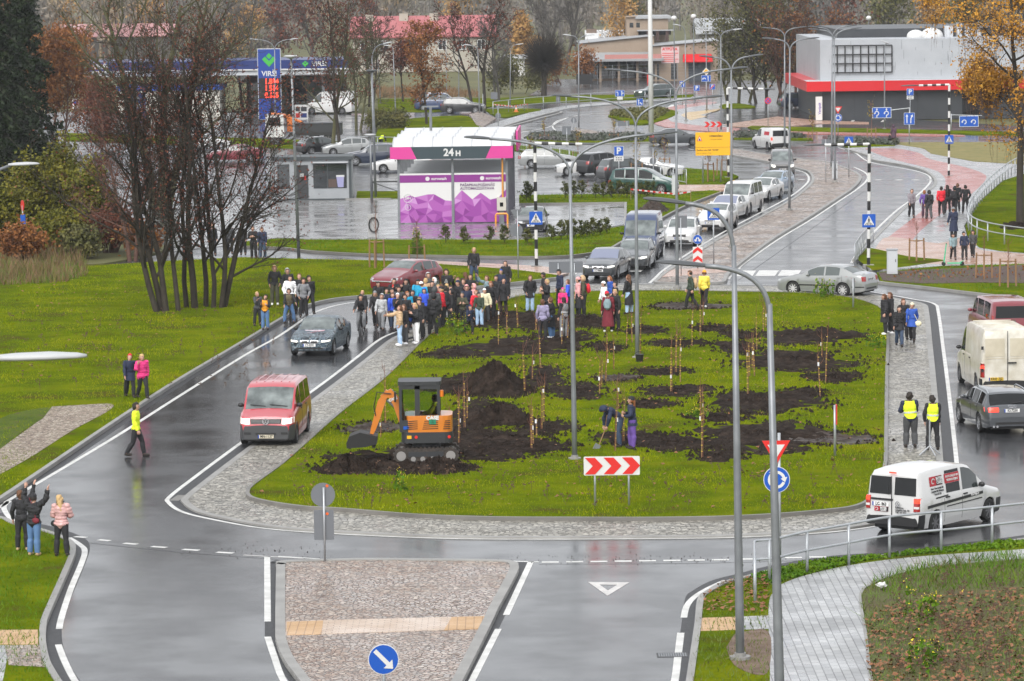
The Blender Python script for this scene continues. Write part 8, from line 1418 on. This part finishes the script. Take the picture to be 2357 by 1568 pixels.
P(699,731,280,'person in a grey hooded top and black track trousers by the kerb',1.78,j='grey',hood='black',pose='pocket',z=.05);P(690,722,280,'brown-haired person half hidden behind the grey hooded top',1.82,hair='brown',z=.1);P(714,722,300,'person in a black hood stepping off the kerb',1.76,hood='black',pose='walk',z=.05,pm=dict(thR=(-.5,0,-1)));bag('backpack','black backpack of the person stepping off the kerb','black',-.2,0,1.22,(.16,.3,.42))
def q(hx,foot):return(810.2+hx*.15625,589.2+foot*.15625)
CR=[(165,1010,262,'boy with short fair hair right behind the moving cyclist',dict(h=1.5,hair='blond')),(355,1050,265,'girl with a grey beanie and black jacket walking beside the cyclist',dict(h=1.62,hat='grey',hair='blond',long=.2,pose='walk')),(440,1100,272,'boy in a pale grey hooded jacket walking on the road',dict(h=1.62,j='lgrey',t='grey',hood='lgrey',pose='walk')),(395,930,290,'dark-haired person in a black coat in front of the maroon car',dict(hair='dark',long=.25,h=1.68)),(635,905,280,'person in a black jacket holding up a red phone',dict(hair='dark',pose='phone',h=1.75)),(600,1040,300,'person in a navy jacket and dark hat photographing',dict(j='navy',hat='black',pose='phone',h=1.68)),(615,1085,275,'boy in a bright blue jacket near the road line',dict(j='cobalt',t='djeans',h=1.6)),(690,1010,270,'person in a black hood among the photographing group',dict(hood='black',j='dgrey',h=1.68)),(795,905,275,'boy in a black beanie saluting with a raised hand',dict(hat='black',pose='call',h=1.72)),(835,1070,285,'girl in a teal jacket with ginger hair',dict(j='teal',hair='ginger',long=.2,pose='front',h=1.62)),(675,1095,285,'boy in a white beanie and black jacket with light trousers',dict(hat='white',t='lgrey',pose='phone',h=1.6)),(790,1130,270,'person with a black hood looking ahead in the middle of the crowd',dict(hood='black',h=1.66)),(705,1322,195,'girl in a beige jacket and pale jeans stretching out an arm',dict(j='beige',t='ljeans',s='white',hair='brown',long=.4,pose='point',h=1.68,puff=1)),(788,1300,220,'girl with long brown hair and dark grey jeans beside the beige jacket',dict(t='dgrey',s='white',hair='brown',long=.45,h=1.66)),(945,1292,215,'blond girl in a black jacket and white trousers with a phone',dict(t='white',s='white',hair='blond',long=.35,pose='phone',h=1.70,puff=1)),(1010,1245,230,'boy in a black cap and striped track trousers',dict(hat='black',h=1.74)),(1015,1190,240,'brown-haired boy with a blue backpack',dict(hair='brown',h=1.7)),(1195,1175,80,'large person seen from behind in a black hooded top with white print',dict(hood='black',h=1.82)),(1230,1080,70,'person in a dark leather jacket with raised hood',dict(j='dgrey',hood='dgrey',h=1.84)),(1335,1055,185,'person in a red puffer jacket and black cap',dict(j='red',hat='black',hair='blond',puff=1,h=1.78)),(1070,1000,280,'child in a bright blue hooded puffer jacket',dict(j='cobalt',hood='cobalt',puff=1,h=1.55)),(965,920,280,'person in a light blue jacket and dark cap',dict(j='teal',hat='black',hair='dark',h=1.74)),(1045,940,100,'person seen from behind in light blue with a white beanie',dict(j='teal',hat='white',h=1.7)),(1130,815,275,'person in a white hood standing against the maroon car',dict(hood='lgrey',j='dgrey',h=1.76)),(1215,890,220,'blond person in a grey coat with a white furry hood',dict(hood='white',j='dgrey',hair='blond',h=1.72)),(1100,870,90,'blond person seen from behind in a beige jacket',dict(j='beige',hair='blond',h=1.66)),(1180,935,280,'person in a black beanie between the two blond heads',dict(hat='black',h=1.7)),(1405,790,272,'tall person in a black hooded top with a white chest print',dict(hood='black',h=1.84)),(1335,960,100,'brown-haired boy seen from behind on the crowd centre line',dict(hair='brown',h=1.66)),(1400,960,100,'fair-brown-haired boy beside another seen from behind',dict(hair='blond',h=1.66)),(1485,990,225,'dark-haired girl taking a photo sideways',dict(hair='dark',long=.2,pose='phone',h=1.66)),(1590,950,215,'person in a navy cap and black jacket in profile',dict(hat='navy',h=1.78)),(1700,1000,265,'person in a long navy coat with a pink furry hood',dict(j='navy',hood='pink',coat=.45,h=1.70)),(1800,960,190,'person in a pale pink hooded jacket behind the navy coat',dict(j='pink',hood='pink',h=1.64)),(1480,1055,200,'girl with a black hood and leather jacket',dict(hood='black',hair='dark',long=.3,h=1.68)),(1635,1050,268,'boy in an olive jacket and grey beanie using a phone',dict(j='olive',hat='dgrey',pose='front',h=1.52)),(1735,1165,300,'small child in navy with white stripes running onto the grass',dict(j='navy',hat='navy',pose='run',h=1.3)),(1880,1050,268,'child in a dark green jacket and blue jeans with a dark beanie',dict(j='green',t='ljeans',hat='black',h=1.52,s='beige')),(1965,990,285,'child in a cream jacket and white beanie holding a yellow umbrella',dict(j='cream',hat='white',t='dgrey',h=1.52,pose='point',puff=1)),(1830,1010,280,'girl in a red patterned jacket beside the green jacket',dict(j='red',hair='ginger',h=1.5)),(2050,940,262,'person in a black puffer coat with long ginger hair',dict(hair='ginger',long=.3,coat=.72,puff=1,h=1.72)),(2230,880,262,'person in a black coat with glasses and dark hair',dict(hair='dark',coat=.7,h=1.68)),(2140,860,265,'person in a black jacket with glasses behind two coats',dict(hair='dark',h=1.76)),(2000,850,215,'person in a grey-teal jacket raising a phone high',dict(j='steel',hair='brown',pose='up',h=1.72)),(2200,690,262,'boy in a navy jacket with a colourful beanie',dict(j='navy',hat='blue',h=1.55)),(2275,610,262,'person with dark curly hair in a black coat on the verge',dict(hair='dark',long=.1,coat=.75,h=1.72)),(1800,435,268,'guard in a black jacket with pale arm bands and blue trousers',dict(t='djeans',hair='blond',h=1.86)),(1680,790,100,'person with long brown hair seen from behind below the guard',dict(hair='brown',long=.4,h=1.7)),(1735,820,262,'dark-haired person with a green scarf below the guard',dict(hair='dark',long=.3,h=1.7)),(1560,870,280,'person in a black jacket lifting a phone with a white glove',dict(hair='brown',pose='up',h=1.7)),(900,1060,265,'person with dark hair in the front rows behind the black cap',dict(hair='dark',h=1.64)),(1270,980,275,'person with fair hair behind the red puffer jacket',dict(hair='blond',j='maroon',h=1.66)),(1650,900,250,'person in a dark jacket behind the navy cap',dict(hair='brown',h=1.7)),(520,1000,280,'short person in dark blue next to the photographing hat',dict(j='navy',hair='dark',h=1.56)),(1400,1010,95,'person in black seen from behind right of the red jacket',dict(hair='dark',h=1.7))]
for hx,ft,hd_,lb,kw in CR:
 x,y=q(hx,ft);P(x,y,hd_,lb,group='onlookers crowding the road and the island edge',z=.1,**kw)
 if 'red phone' in lb:phone('red phone held up in front of the maroon car',M_RED)
 if 'white trousers' in lb:phone('phone held by the blond girl in white trousers');bag('backpack','blue backpack beside the blond girl in white trousers','blue',-.1,-.42,1.12,(.16,.3,.42))
 if 'high' in lb:phone('dark phone raised high above the crowd')
 if 'chest print' in lb:mb=MB();[shp(mb,[(-.09+.06*k,1.18),(-.05+.06*k,1.18),(-.02+.02*k,1.34),(-.035+.02*k,1.34)])for k in range(3)];mb.v=[(.165,x_,z_)for x_,y_,z_ in mb.v];mb.build('chest_print',M_WHITE,C.objects[-1]if False else[o for o in C.objects if o.get('label')==lb][0])
 if 'yellow umbrella' in lb:mb=MB();mb.tube([(0,0,.12),(0,0,0),(0,0,-.08),(.02,0,-.35),(.03,0,-.7)],[.012,.012,.03,.13,.01],8);o=mb.build('yellow_umbrella',M_FLO);o.location=PE['R'];tag(o,'bright yellow half-folded umbrella hanging from a child\'s hand','umbrella')
P(833,769,262,'cyclist in a black jacket and cap riding on the wet road',1.68,t='grey',hat='black',hair='dark',pose='bike',z=.0,zoff=.14,pm=dict(spi=(.5,0,1)));p=G(833,770);bicycle(833,771,264,'black bicycle ridden on the road beside the crowd');escooter(944,786,250,'black electric scooter standing at the feet of the crowd',M_BLACK,.05)
def r(hx,foot):return(1169.3+hx*.15625,589.2+foot*.15625)
for hx,ft,hd_,lb,kw in[(325,840,265,'girl with very long brown hair in a black puffer coat and pale jeans',dict(hair='brown',long=.55,t='ljeans',pose='pocket',coat=.72,puff=1)),(535,800,190,'person in a black beanie behind the filming girl',dict(hat='black',h=1.72)),(580,890,195,'girl in a black jacket filming with a phone towards the crowd',dict(hair='blond',pose='phone',h=1.66,coat=.7)),(770,780,200,'person in a dark cap and navy jacket with a white stripe',dict(hat='black',j='navy',h=1.8)),(815,930,268,'child in a pink hat and floral pink jacket',dict(hat='magenta',j='magenta',h=1.36)),(895,880,180,'person in a bright blue jacket half hidden by a lamp pole',dict(j='cobalt',h=1.62)),(1045,890,190,'person in a pale pink coat with a black balloon-print skirt',dict(j='pink',hat='pink',hair='dark',coat=.38,skirt='black',h=1.74)),(1120,888,185,'person in a dark jacket and beige hood wearing a red backpack',dict(j='olive',hood='beige',h=1.8)),(515,1235,92,'person in a lilac jacket and black leggings seen from behind',dict(j='lilac',hair='brown',h=1.70,hip=.8)),(640,1212,150,'person in a long black belted coat with hair in a bun',dict(hair='brown',t='jeans',s='white',coat=.5,h=1.72)),(825,1215,130,'black-haired person in a grey waistcoat and grey trousers',dict(j='black',vest='grey',t='grey',hair='dark',h=1.72)),(1425,930,200,'person in a white scarf and black pompom beanie',dict(j='white',hat='white',hair='dark',h=1.66)),(1525,840,200,'brown-haired girl in a bright blue jacket',dict(j='blue',hair='ginger',long=.2,h=1.66)),(1590,960,200,'person in a black beanie and black leather jacket',dict(hat='black',hair='dark',h=1.74)),(1585,1105,240,'blond person in a black jacket holding a hand to the mouth',dict(hair='blond',pose='call',h=1.78)),(1475,1118,92,'person in a long burgundy coat and red hat seen from behind',dict(j='maroon',hat='red',s='white',coat=.25,h=1.74)),(1785,855,150,'tall person in a long black coat with a dark ponytail',dict(hair='brown',long=.15,coat=.42,t='ljeans',h=1.76))]:
 x,y=r(hx,ft);P(x,y,hd_,lb,z=.14,**kw)
 if 'burgundy' in lb:bag('backpack','grey-blue backpack on the burgundy coat','steel',-.2,0,1.2,(.16,.3,.42))
 if 'beige hood' in lb:bag('backpack','red backpack next to the pale pink coat','red',-.2,0,1.2,(.16,.28,.4))
 if 'filming with' in lb:phone('phone held by the filming girl in black')
 if 'lilac' in lb:bag('shoulder_bag','black handbag at the side of the lilac jacket','black',.02,-.26,.9,(.1,.24,.22),True)
 if 'skirt' in lb:mb=MB();[disc2(mb,.1*k-.1,.62+.05*(k%2),.045,0,.006,10)for k in range(4)];mb.v=[(.20+.0*y_,x_,z_)for x_,y_,z_ in mb.v];mb.build('balloon_print',M_FLO,[o for o in C.objects if o.get('label')==lb][0])
P(1590,712,165,'person in a dark green jacket with a beige backpack walking left',1.78,j='green',t='black',hair='dark',hat='brown',pose='walk',z=.14);bag('backpack','beige backpack of the person in the dark green jacket','beige',-.22,0,1.2,(.2,.32,.46))
P(1621,708,95,'person in a yellow jacket and orange hat walking away',1.72,j='yellow',hat='orange',s='white',pose='walk',z=.14);P(1426,1029,195,'person in a navy jacket bending over a spade',1.72,j='navy',t='djeans',hood='navy',pose='dig',z=.14);mb=MB();a,b_=PE['L'],PE['R'];e=Vector((min(a.x,b_.x)-.22,a.y,.16));mb.tube([a+Vector((.03,0,.45)),(a+b_)/2,e],.018,6);o=mb.build('spade',M_STAKE);mb=MB();mb.box(e+Vector((-.04,0,.02)),(.2,.03,.22),ry=.5);mb.build('blade',M_STEEL,o);tag(o,'spade in the hands of the bending planter','spade')
P(1456,1033,190,'person in a dark blue coat and purple trousers standing by the planter',1.72,j='navy',t='purple',hat='black',hair='ginger',long=.2,pose='front',coat=.78,z=.14)
P(2036,771,200,'person in a long black puffer coat standing on the right apron kerb',1.72,hair='brown',long=.2,coat=.55,puff=1,s='white',z=.1);P(2050,768,200,'brown-haired person behind the long black puffer coat',1.74,hair='brown',long=.3,s='white',z=.1);P(2070,798,268,'person in a black coat and blue jeans with a crossbody bag',1.68,hair='dark',t='djeans',pose='walk',coat=.75,puff=1,z=.06);bag('shoulder_bag','small black crossbody bag of the walking person in jeans','black',.14,-.16,.98,(.08,.2,.14),True);P(2080,782,265,'brown-haired person in black between the jeans and the blue coat',1.7,hair='brown',long=.2,z=.06)
P(2100,787,250,'person in a blue coat and cream beanie carrying a pale handbag',1.64,j='blue',hat='cream',coat=.72,z=.06,pose='walk');bag('shoulder_bag','pale cream handbag of the person in the blue coat','cream',.08,.26,.85,(.1,.26,.2),True)
P(2096,1030,85,'broad person in a hi-vis waistcoat and grey trousers seen from behind',1.80,j='navy',t='dgrey',vest='hivis',hair='dark',pose='front',z=.055).scale=(1.12,1.14,1.03);P(2147,1036,88,'slim person in a hi-vis waistcoat and black trousers seen from behind',1.78,j='black',vest='hivis',hair='dark',z=.055)
for x,y,hd_,lb,kw in[(2098,501,268,'person in a camouflage jacket phoning on the cycle path',dict(j='camo',pose='walk',hair='brown',h=1.76)),(2129,501,80,'person in a purple jacket beside the black hooded top',dict(j='purple',t='plum',hair='ginger',h=1.66)),(2138,504,88,'person in a black hooded top and grey trousers walking away',dict(hood='black',t='dgrey',h=1.76,pose='walk')),(2167,495,88,'person in a red jacket walking away on the cycle path',dict(j='red',hair='dark',h=1.78,pose='walk')),(2181,491,88,'person with long dark hair in black beside the red jacket',dict(hair='dark',long=.4,h=1.74)),(2197,495,88,'person in black with a black backpack walking away',dict(hood='black',h=1.78,pose='walk')),(2203,486,88,'person in black ahead of the black backpack',dict(hair='brown',h=1.72)),(2222,491,90,'person in a short black jacket nearest the railing',dict(hair='dark',h=1.74,pose='pocket')),(2195,551,88,'person in a long navy parka and grey beanie walking away',dict(j='navy',hat='grey',coat=.45,h=1.8)),(2194,598,270,'child in a grey puffer jacket and dark beanie beside the green scooter',dict(j='steel',hat='black',h=1.38,puff=1,pose='walk')),(2220,598,270,'child in a navy jacket and dark beanie on the pink path',dict(j='navy',hat='black',h=1.45)),(2239,592,265,'child in a dark grey jacket next to the railing end',dict(j='dgrey',hood='black',h=1.42,pose='walk')),(2057,333,92,'person in a plum hooded coat with a carrier bag far up the path',dict(j='plum',hood='plum',t='olive',coat=.62,h=1.66))]:
 P(x,y,hd_,lb,z=.11,group='people on the right footpath',**kw)
 if 'black backpack walking' in lb:bag('backpack','black backpack in the group on the cycle path','black',-.2,0,1.2,(.16,.3,.42))
 if 'carrier' in lb:bag('carrier_bag','black carrier bag of the person in the plum coat','black',.05,.32,.62,(.16,.3,.42))
escooter(2192,612,175,'mint green electric scooter parked on the pink path',flat('mint_green',(.08,.5,.27),.4))
for x,y,hd_,lb,kw in[(490,590,270,'person in black among the bare stems',dict(h=1.78)),(560,588,270,'person in dark clothes behind the rightmost bare stem',dict(h=1.74)),(584,597,260,'person in a black jacket right of the bare trees',dict(h=1.78,pose='front')),(605,598,268,'person in a navy jacket right of the bare trees',dict(j='navy',t='djeans',h=1.76)),(530,586,275,'person in grey half hidden by bare branches',dict(j='dgrey',h=1.7)),(877,345,60,'worker in a hi-vis waistcoat crouching by the far railing',dict(vest='hivis',h=1.6,pose='dig',hat='black'))]:P(x,y,hd_,lb,z=.05,group='people near the bare trees',**kw)
#  mini excavator
b=G(982,1060,.14);s0=spx(1060);t=thing('mini_excavator','orange and black mini excavator with a raised arm digging on the island','excavator',b,0)
M_CO=mat('digger_orange',(.62,.20,.02),.35,col2=(.55,.17,.02),scale=2,coat=.5);M_CK=flat('digger_black',(.03,.032,.035),.45);M_TRK=mat('muddy_track',(.02,.018,.016),.7,col2=(.06,.045,.035),scale=8,bump=.02)
def rb(mb,c,d,bev=.06):
 x,y,z=[q/2 for q in d];pts=rrect(2*x,2*y,bev,0,0,3);n=len(pts);mb.add([(c[0]+p,c[1]+q,c[2]-z)for p,q in pts]+[(c[0]+p,c[1]+q,c[2]+z)for p,q in pts],[tuple(range(n-1,-1,-1)),tuple(range(n,2*n))]+[(i,(i+1)%n,(i+1)%n+n,i+n)for i in range(n)])
for sd,y in((1,.62),(-1,-.62)):
 mb=MB();n=18;pr=[]
 for i in range(n+1):a=-PI/2+PI*i/n;pr.append((.78+.23*math.cos(a),.25+.23*math.sin(a)))
 for i in range(n+1):a=PI/2+PI*i/n;pr.append((-.78+.23*math.cos(a),.25+.23*math.sin(a)))
 mb.prism([(x,y-.15,z)for x,z in pr],(0,1,0),.3)
 for i in range(34):
  L=4*.78+2*PI*.23;d=L*i/34
  if d<1.56:x,z,a=-.78+d,.02,0
  elif d<1.56+PI*.23:q=(d-1.56)/.23;x,z,a=.78+.24*math.sin(q),.25-.24*math.cos(q),q
  elif d<3.12+PI*.23:x,z,a=.78-(d-1.56-PI*.23),.49,0
  else:q=(d-3.12-PI*.23)/.23;x,z,a=-.78-.24*math.sin(q),.25+.24*math.cos(q),-q
  mb.box((x,y,z),(.07,.31,.035),ry=-a)
 tk=mb.build('track',M_TRK,t);mb=MB()
 for x in(-.78,.78):mb.cyl((x,y-.155,.25),(0,1,0),.15,.03,16)
 for x in(-.4,-.1,.2,.45):mb.cyl((x,y-.155,.15),(0,1,0),.08,.03,12)
 mb.build('rollers',flat('roller_grey',(.25,.24,.23),.5),tk);mb=MB();mb.box((0,y-.152,.3),(1.1,.03,.16));mb.build('side_frame',M_CK,tk)
mb=MB();mb.box((0,0,.4),(.9,.9,.25));mb.cyl((0,0,.56),(0,0,1),.42,.12,20);mb.build('undercarriage',M_CK,t)
h1=H(982,1060,998)-.14;mb=MB();rb(mb,(.04,0,.66+.16),(1.62,1.45,.34),.25);lower=mb.build('lower_body',M_CK,t);mb=MB();rb(mb,(.08,0,1.24),(1.52,1.42,.54),.28);house_=mb.build('engine_cover',M_CO,t)
mb=MB()
for x0,x1 in((-.6,-.25),(-.1,.4),(.55,.78)):
 for k in range(5):z=1.08+k*.062;mb.add([(x0+.04*k*.4,-.716,z),(x1,-.716,z+.012),(x1,-.716,z+.036),(x0+.04*k*.4,-.716,z+.024)],[(0,1,2,3)])
mb.build('vents',M_BLACK,house_);text('CASE',.17,M_WHITE,house_,(.22,-.718,1.44),RX,bold=.012);mb=MB();mb.box((.22,-.725,1.32),(.22,.012,.15));pl=mb.build('number_plate',flat('plate_green',(.02,.22,.12),.4),house_);text('SB',.06,M_BLACK,pl,(.22,-.733,1.35),RX);text('6395',.06,M_BLACK,pl,(.22,-.733,1.29),RX)
mb=MB();mb.box((-.52,-.728,.84),(.14,.01,.1));mb.build('label',M_YELLOW,lower);[MB().cyl((x,-.73,.84),(0,1,0),.05,.012,14).build('reflector',M_RED,lower)for x in(-.3,.74)];[MB().cyl((x,-.73,.78),(0,1,0),.07,.01,16).build('cap',M_DARK,lower)for x in(.1,.45)]
x0,x1,y0,y1,z0,z1=-.78,.42,-.62,.45,1.0,2.48;mb=MB()
for x in(x0,x1):
 for y in(y0,y1):mb.box((x,y,(z0+z1)/2),(.09,.09,z1-z0))
mb.box((-.25,y0,(z0+z1)/2),(.16,.08,z1-z0));[mb.box(((x0+x1)/2,y,z0+.18),(x1-x0,.08,.38))for y in(y0,y1)];[mb.box(((x0+x1)/2,y,z1-.06),(x1-x0,.08,.14))for y in(y0,y1)];mb.box((x1,(y0+y1)/2,z0+.2),(.08,y1-y0,.42));mb.box((x0,(y0+y1)/2,z1-.05),(.08,y1-y0,.12));mb.box((x1,(y0+y1)/2,z1-.05),(.08,y1-y0,.12));cab=mb.build('cab_frame',M_CK,t)
mb=MB();rb(mb,(-.18,-.08,2.53),(1.36,1.2,.12),.15);mb.build('cab_roof',M_CK,t);gm=mat('cab_glass',(.74,.82,.79),.03);bs=gm.node_tree.nodes['Principled BSDF'];bs.inputs['Transmission Weight'].default_value=1.0;bs.inputs['IOR'].default_value=1.1
for q in(((-.55,y0+.005,1.85),(.4,.012,.96)),((.1,y0+.005,1.85),(.52,.012,.96)),((x0,-.08,1.8),(.012,.96,1.2)),((-.2,y1,1.85),(1.1,.012,.96))):mb=MB();mb.box(*q);mb.build('window',gm,cab)
mb=MB();mb.box((.2,-.1,1.25),(.4,.5,.14));mb.box((.36,-.1,1.55),(.1,.48,.6));mb.build('seat',M_BLACK,cab);mb=MB();mb.cyl((.5,-.55,2.2),(0,0,1),.08,.2,12);mb.build('beacon',flat('beacon_orange',(.75,.2,.02),.3),t);mb=MB();mb.box((-.95,-.5,2.1),(.06,.16,.32));mb.tube([(-.8,-.55,2.2),(-.95,-.5,2.2)],.015,5);mb.build('mirror',M_BLACK,t)
mb=MB();mb.box((-.55,-.67,1.13),(.3,.012,.1));lab=mb.build('door_label',M_BLUE,cab)
def limb(pts,wds,m,nm,y,th,par=None):
 mb=MB();L=[];Rr=[]
 for i,p in enumerate(pts):a=Vector(pts[max(0,i-1)]);c=Vector(pts[min(len(pts)-1,i+1)]);d=(c-a).normalized();n=Vector((-d.y,d.x));L.append(Vector(p)+n*wds[i]);Rr.append(Vector(p)-n*wds[i])
 pl_=L+Rr[::-1];mb.prism([(p.x,y-th/2,p.y)for p in pl_],(0,1,0),th);return mb.build(nm,m,par or t)
def pt(px,py):v=atY(px,py,b.y)-b;return(v.x,v.z)
bm_=limb([pt(930,975),pt(915,925),pt(897,903),pt(880,915)],[.12,.15,.14,.1],M_CO,'boom',-.15,.2);text('CASE',.12,M_WHITE,bm_,(pt(905,917)[0],-.256,pt(905,917)[1]),(PI/2,-.35,0),bold=.01)
limb([pt(893,898),pt(878,925),pt(868,960),pt(860,985),pt(855,1000)],[.06,.12,.1,.08,.05],M_CO,'dipper_arm',-.15,.18)
mb=MB();p,q_=pt(925,940),pt(890,908);mb.tube([(p[0],-.15,p[1]-.12),(q_[0],-.15,q_[1]-.16)],.045,8);p,q_=pt(905,900),pt(872,950);mb.tube([(p[0],-.15,p[1]+.05),(q_[0]-.12,-.15,q_[1])],.035,8);mb.build('hydraulic_ram',M_STEEL,t);mb=MB();p=pt(872,912);mb.tube([(p[0]+.4,-.28,p[1]+.1),(p[0]-.05,-.3,p[1]+.16),(p[0]-.15,-.28,p[1]-.3),(p[0]-.1,-.25,p[1]-.6)],.018,6);mb.build('hose',M_BLACK,t)
B_=[pt(870,1000),pt(868,1018),pt(842,1024),pt(800,1027),pt(799,1016),pt(806,1000),pt(830,991)];mb=MB();c=b
for y in(-.58,.28):mb.prism([(x,y,z)for x,z in B_],(0,1,0),.03)
n=len(B_);mb.add([(x,y,z)for y in(-.58,.3)for x,z in B_],[(i,i+1,i+1+n,i+n)for i in(0,1,4,5)]+[(0,n,2*n-1,n-1)]);[mb.box((pt(870,1018)[0]-.12+0,-.5+k*.17,pt(870,1024)[1]),(.1,.05,.05))for k in range(5)];mb.build('bucket',flat('bucket_black',(.012,.012,.012),.6),t);mb=MB();p,q_=pt(856,1000),pt(836,995);mb.tube([(p[0],-.15,p[1]),(q_[0],-.15,q_[1])],.05,6);mb.build('linkage',M_CK,t)
person(0,0,180,'operator in a hi-vis jacket sitting in the excavator cab',1.7,j='hivis',hair='dark',pose='sit',loc=b+Vector((.3,-.12,.78)),group='people on and around the island')
bpy.context.view_layer.update();_dg=bpy.context.evaluated_depsgraph_get()
for o in[o for o in C.objects if o.type=='FONT']:
 me=bpy.data.meshes.new_from_object(o.evaluated_get(_dg));n=bpy.data.objects.new('lettering',me);C.objects.link(n);n.parent=o.parent
 n.location,n.rotation_euler,n.scale=o.location,o.rotation_euler,o.scale
 bpy.data.objects.remove(o)
mb=MB();mb.box((0,1000,11.5),(1800,2200,25));hz=mb.build('haze',None if False else bpy.data.materials.new('haze'));hz['kind']='stuff'
hm=hz.data.materials[0];hm.use_nodes=True;n=hm.node_tree.nodes;n.remove(n['Principled BSDF']);pv=n.new('ShaderNodeVolumePrincipled')
pv.inputs['Color'].default_value=(.93,.95,1,1);pv.inputs['Density'].default_value=.00013;pv.inputs['Anisotropy'].default_value=.2
hm.node_tree.links.new(pv.outputs[0],n['Material Output'].inputs['Volume'])
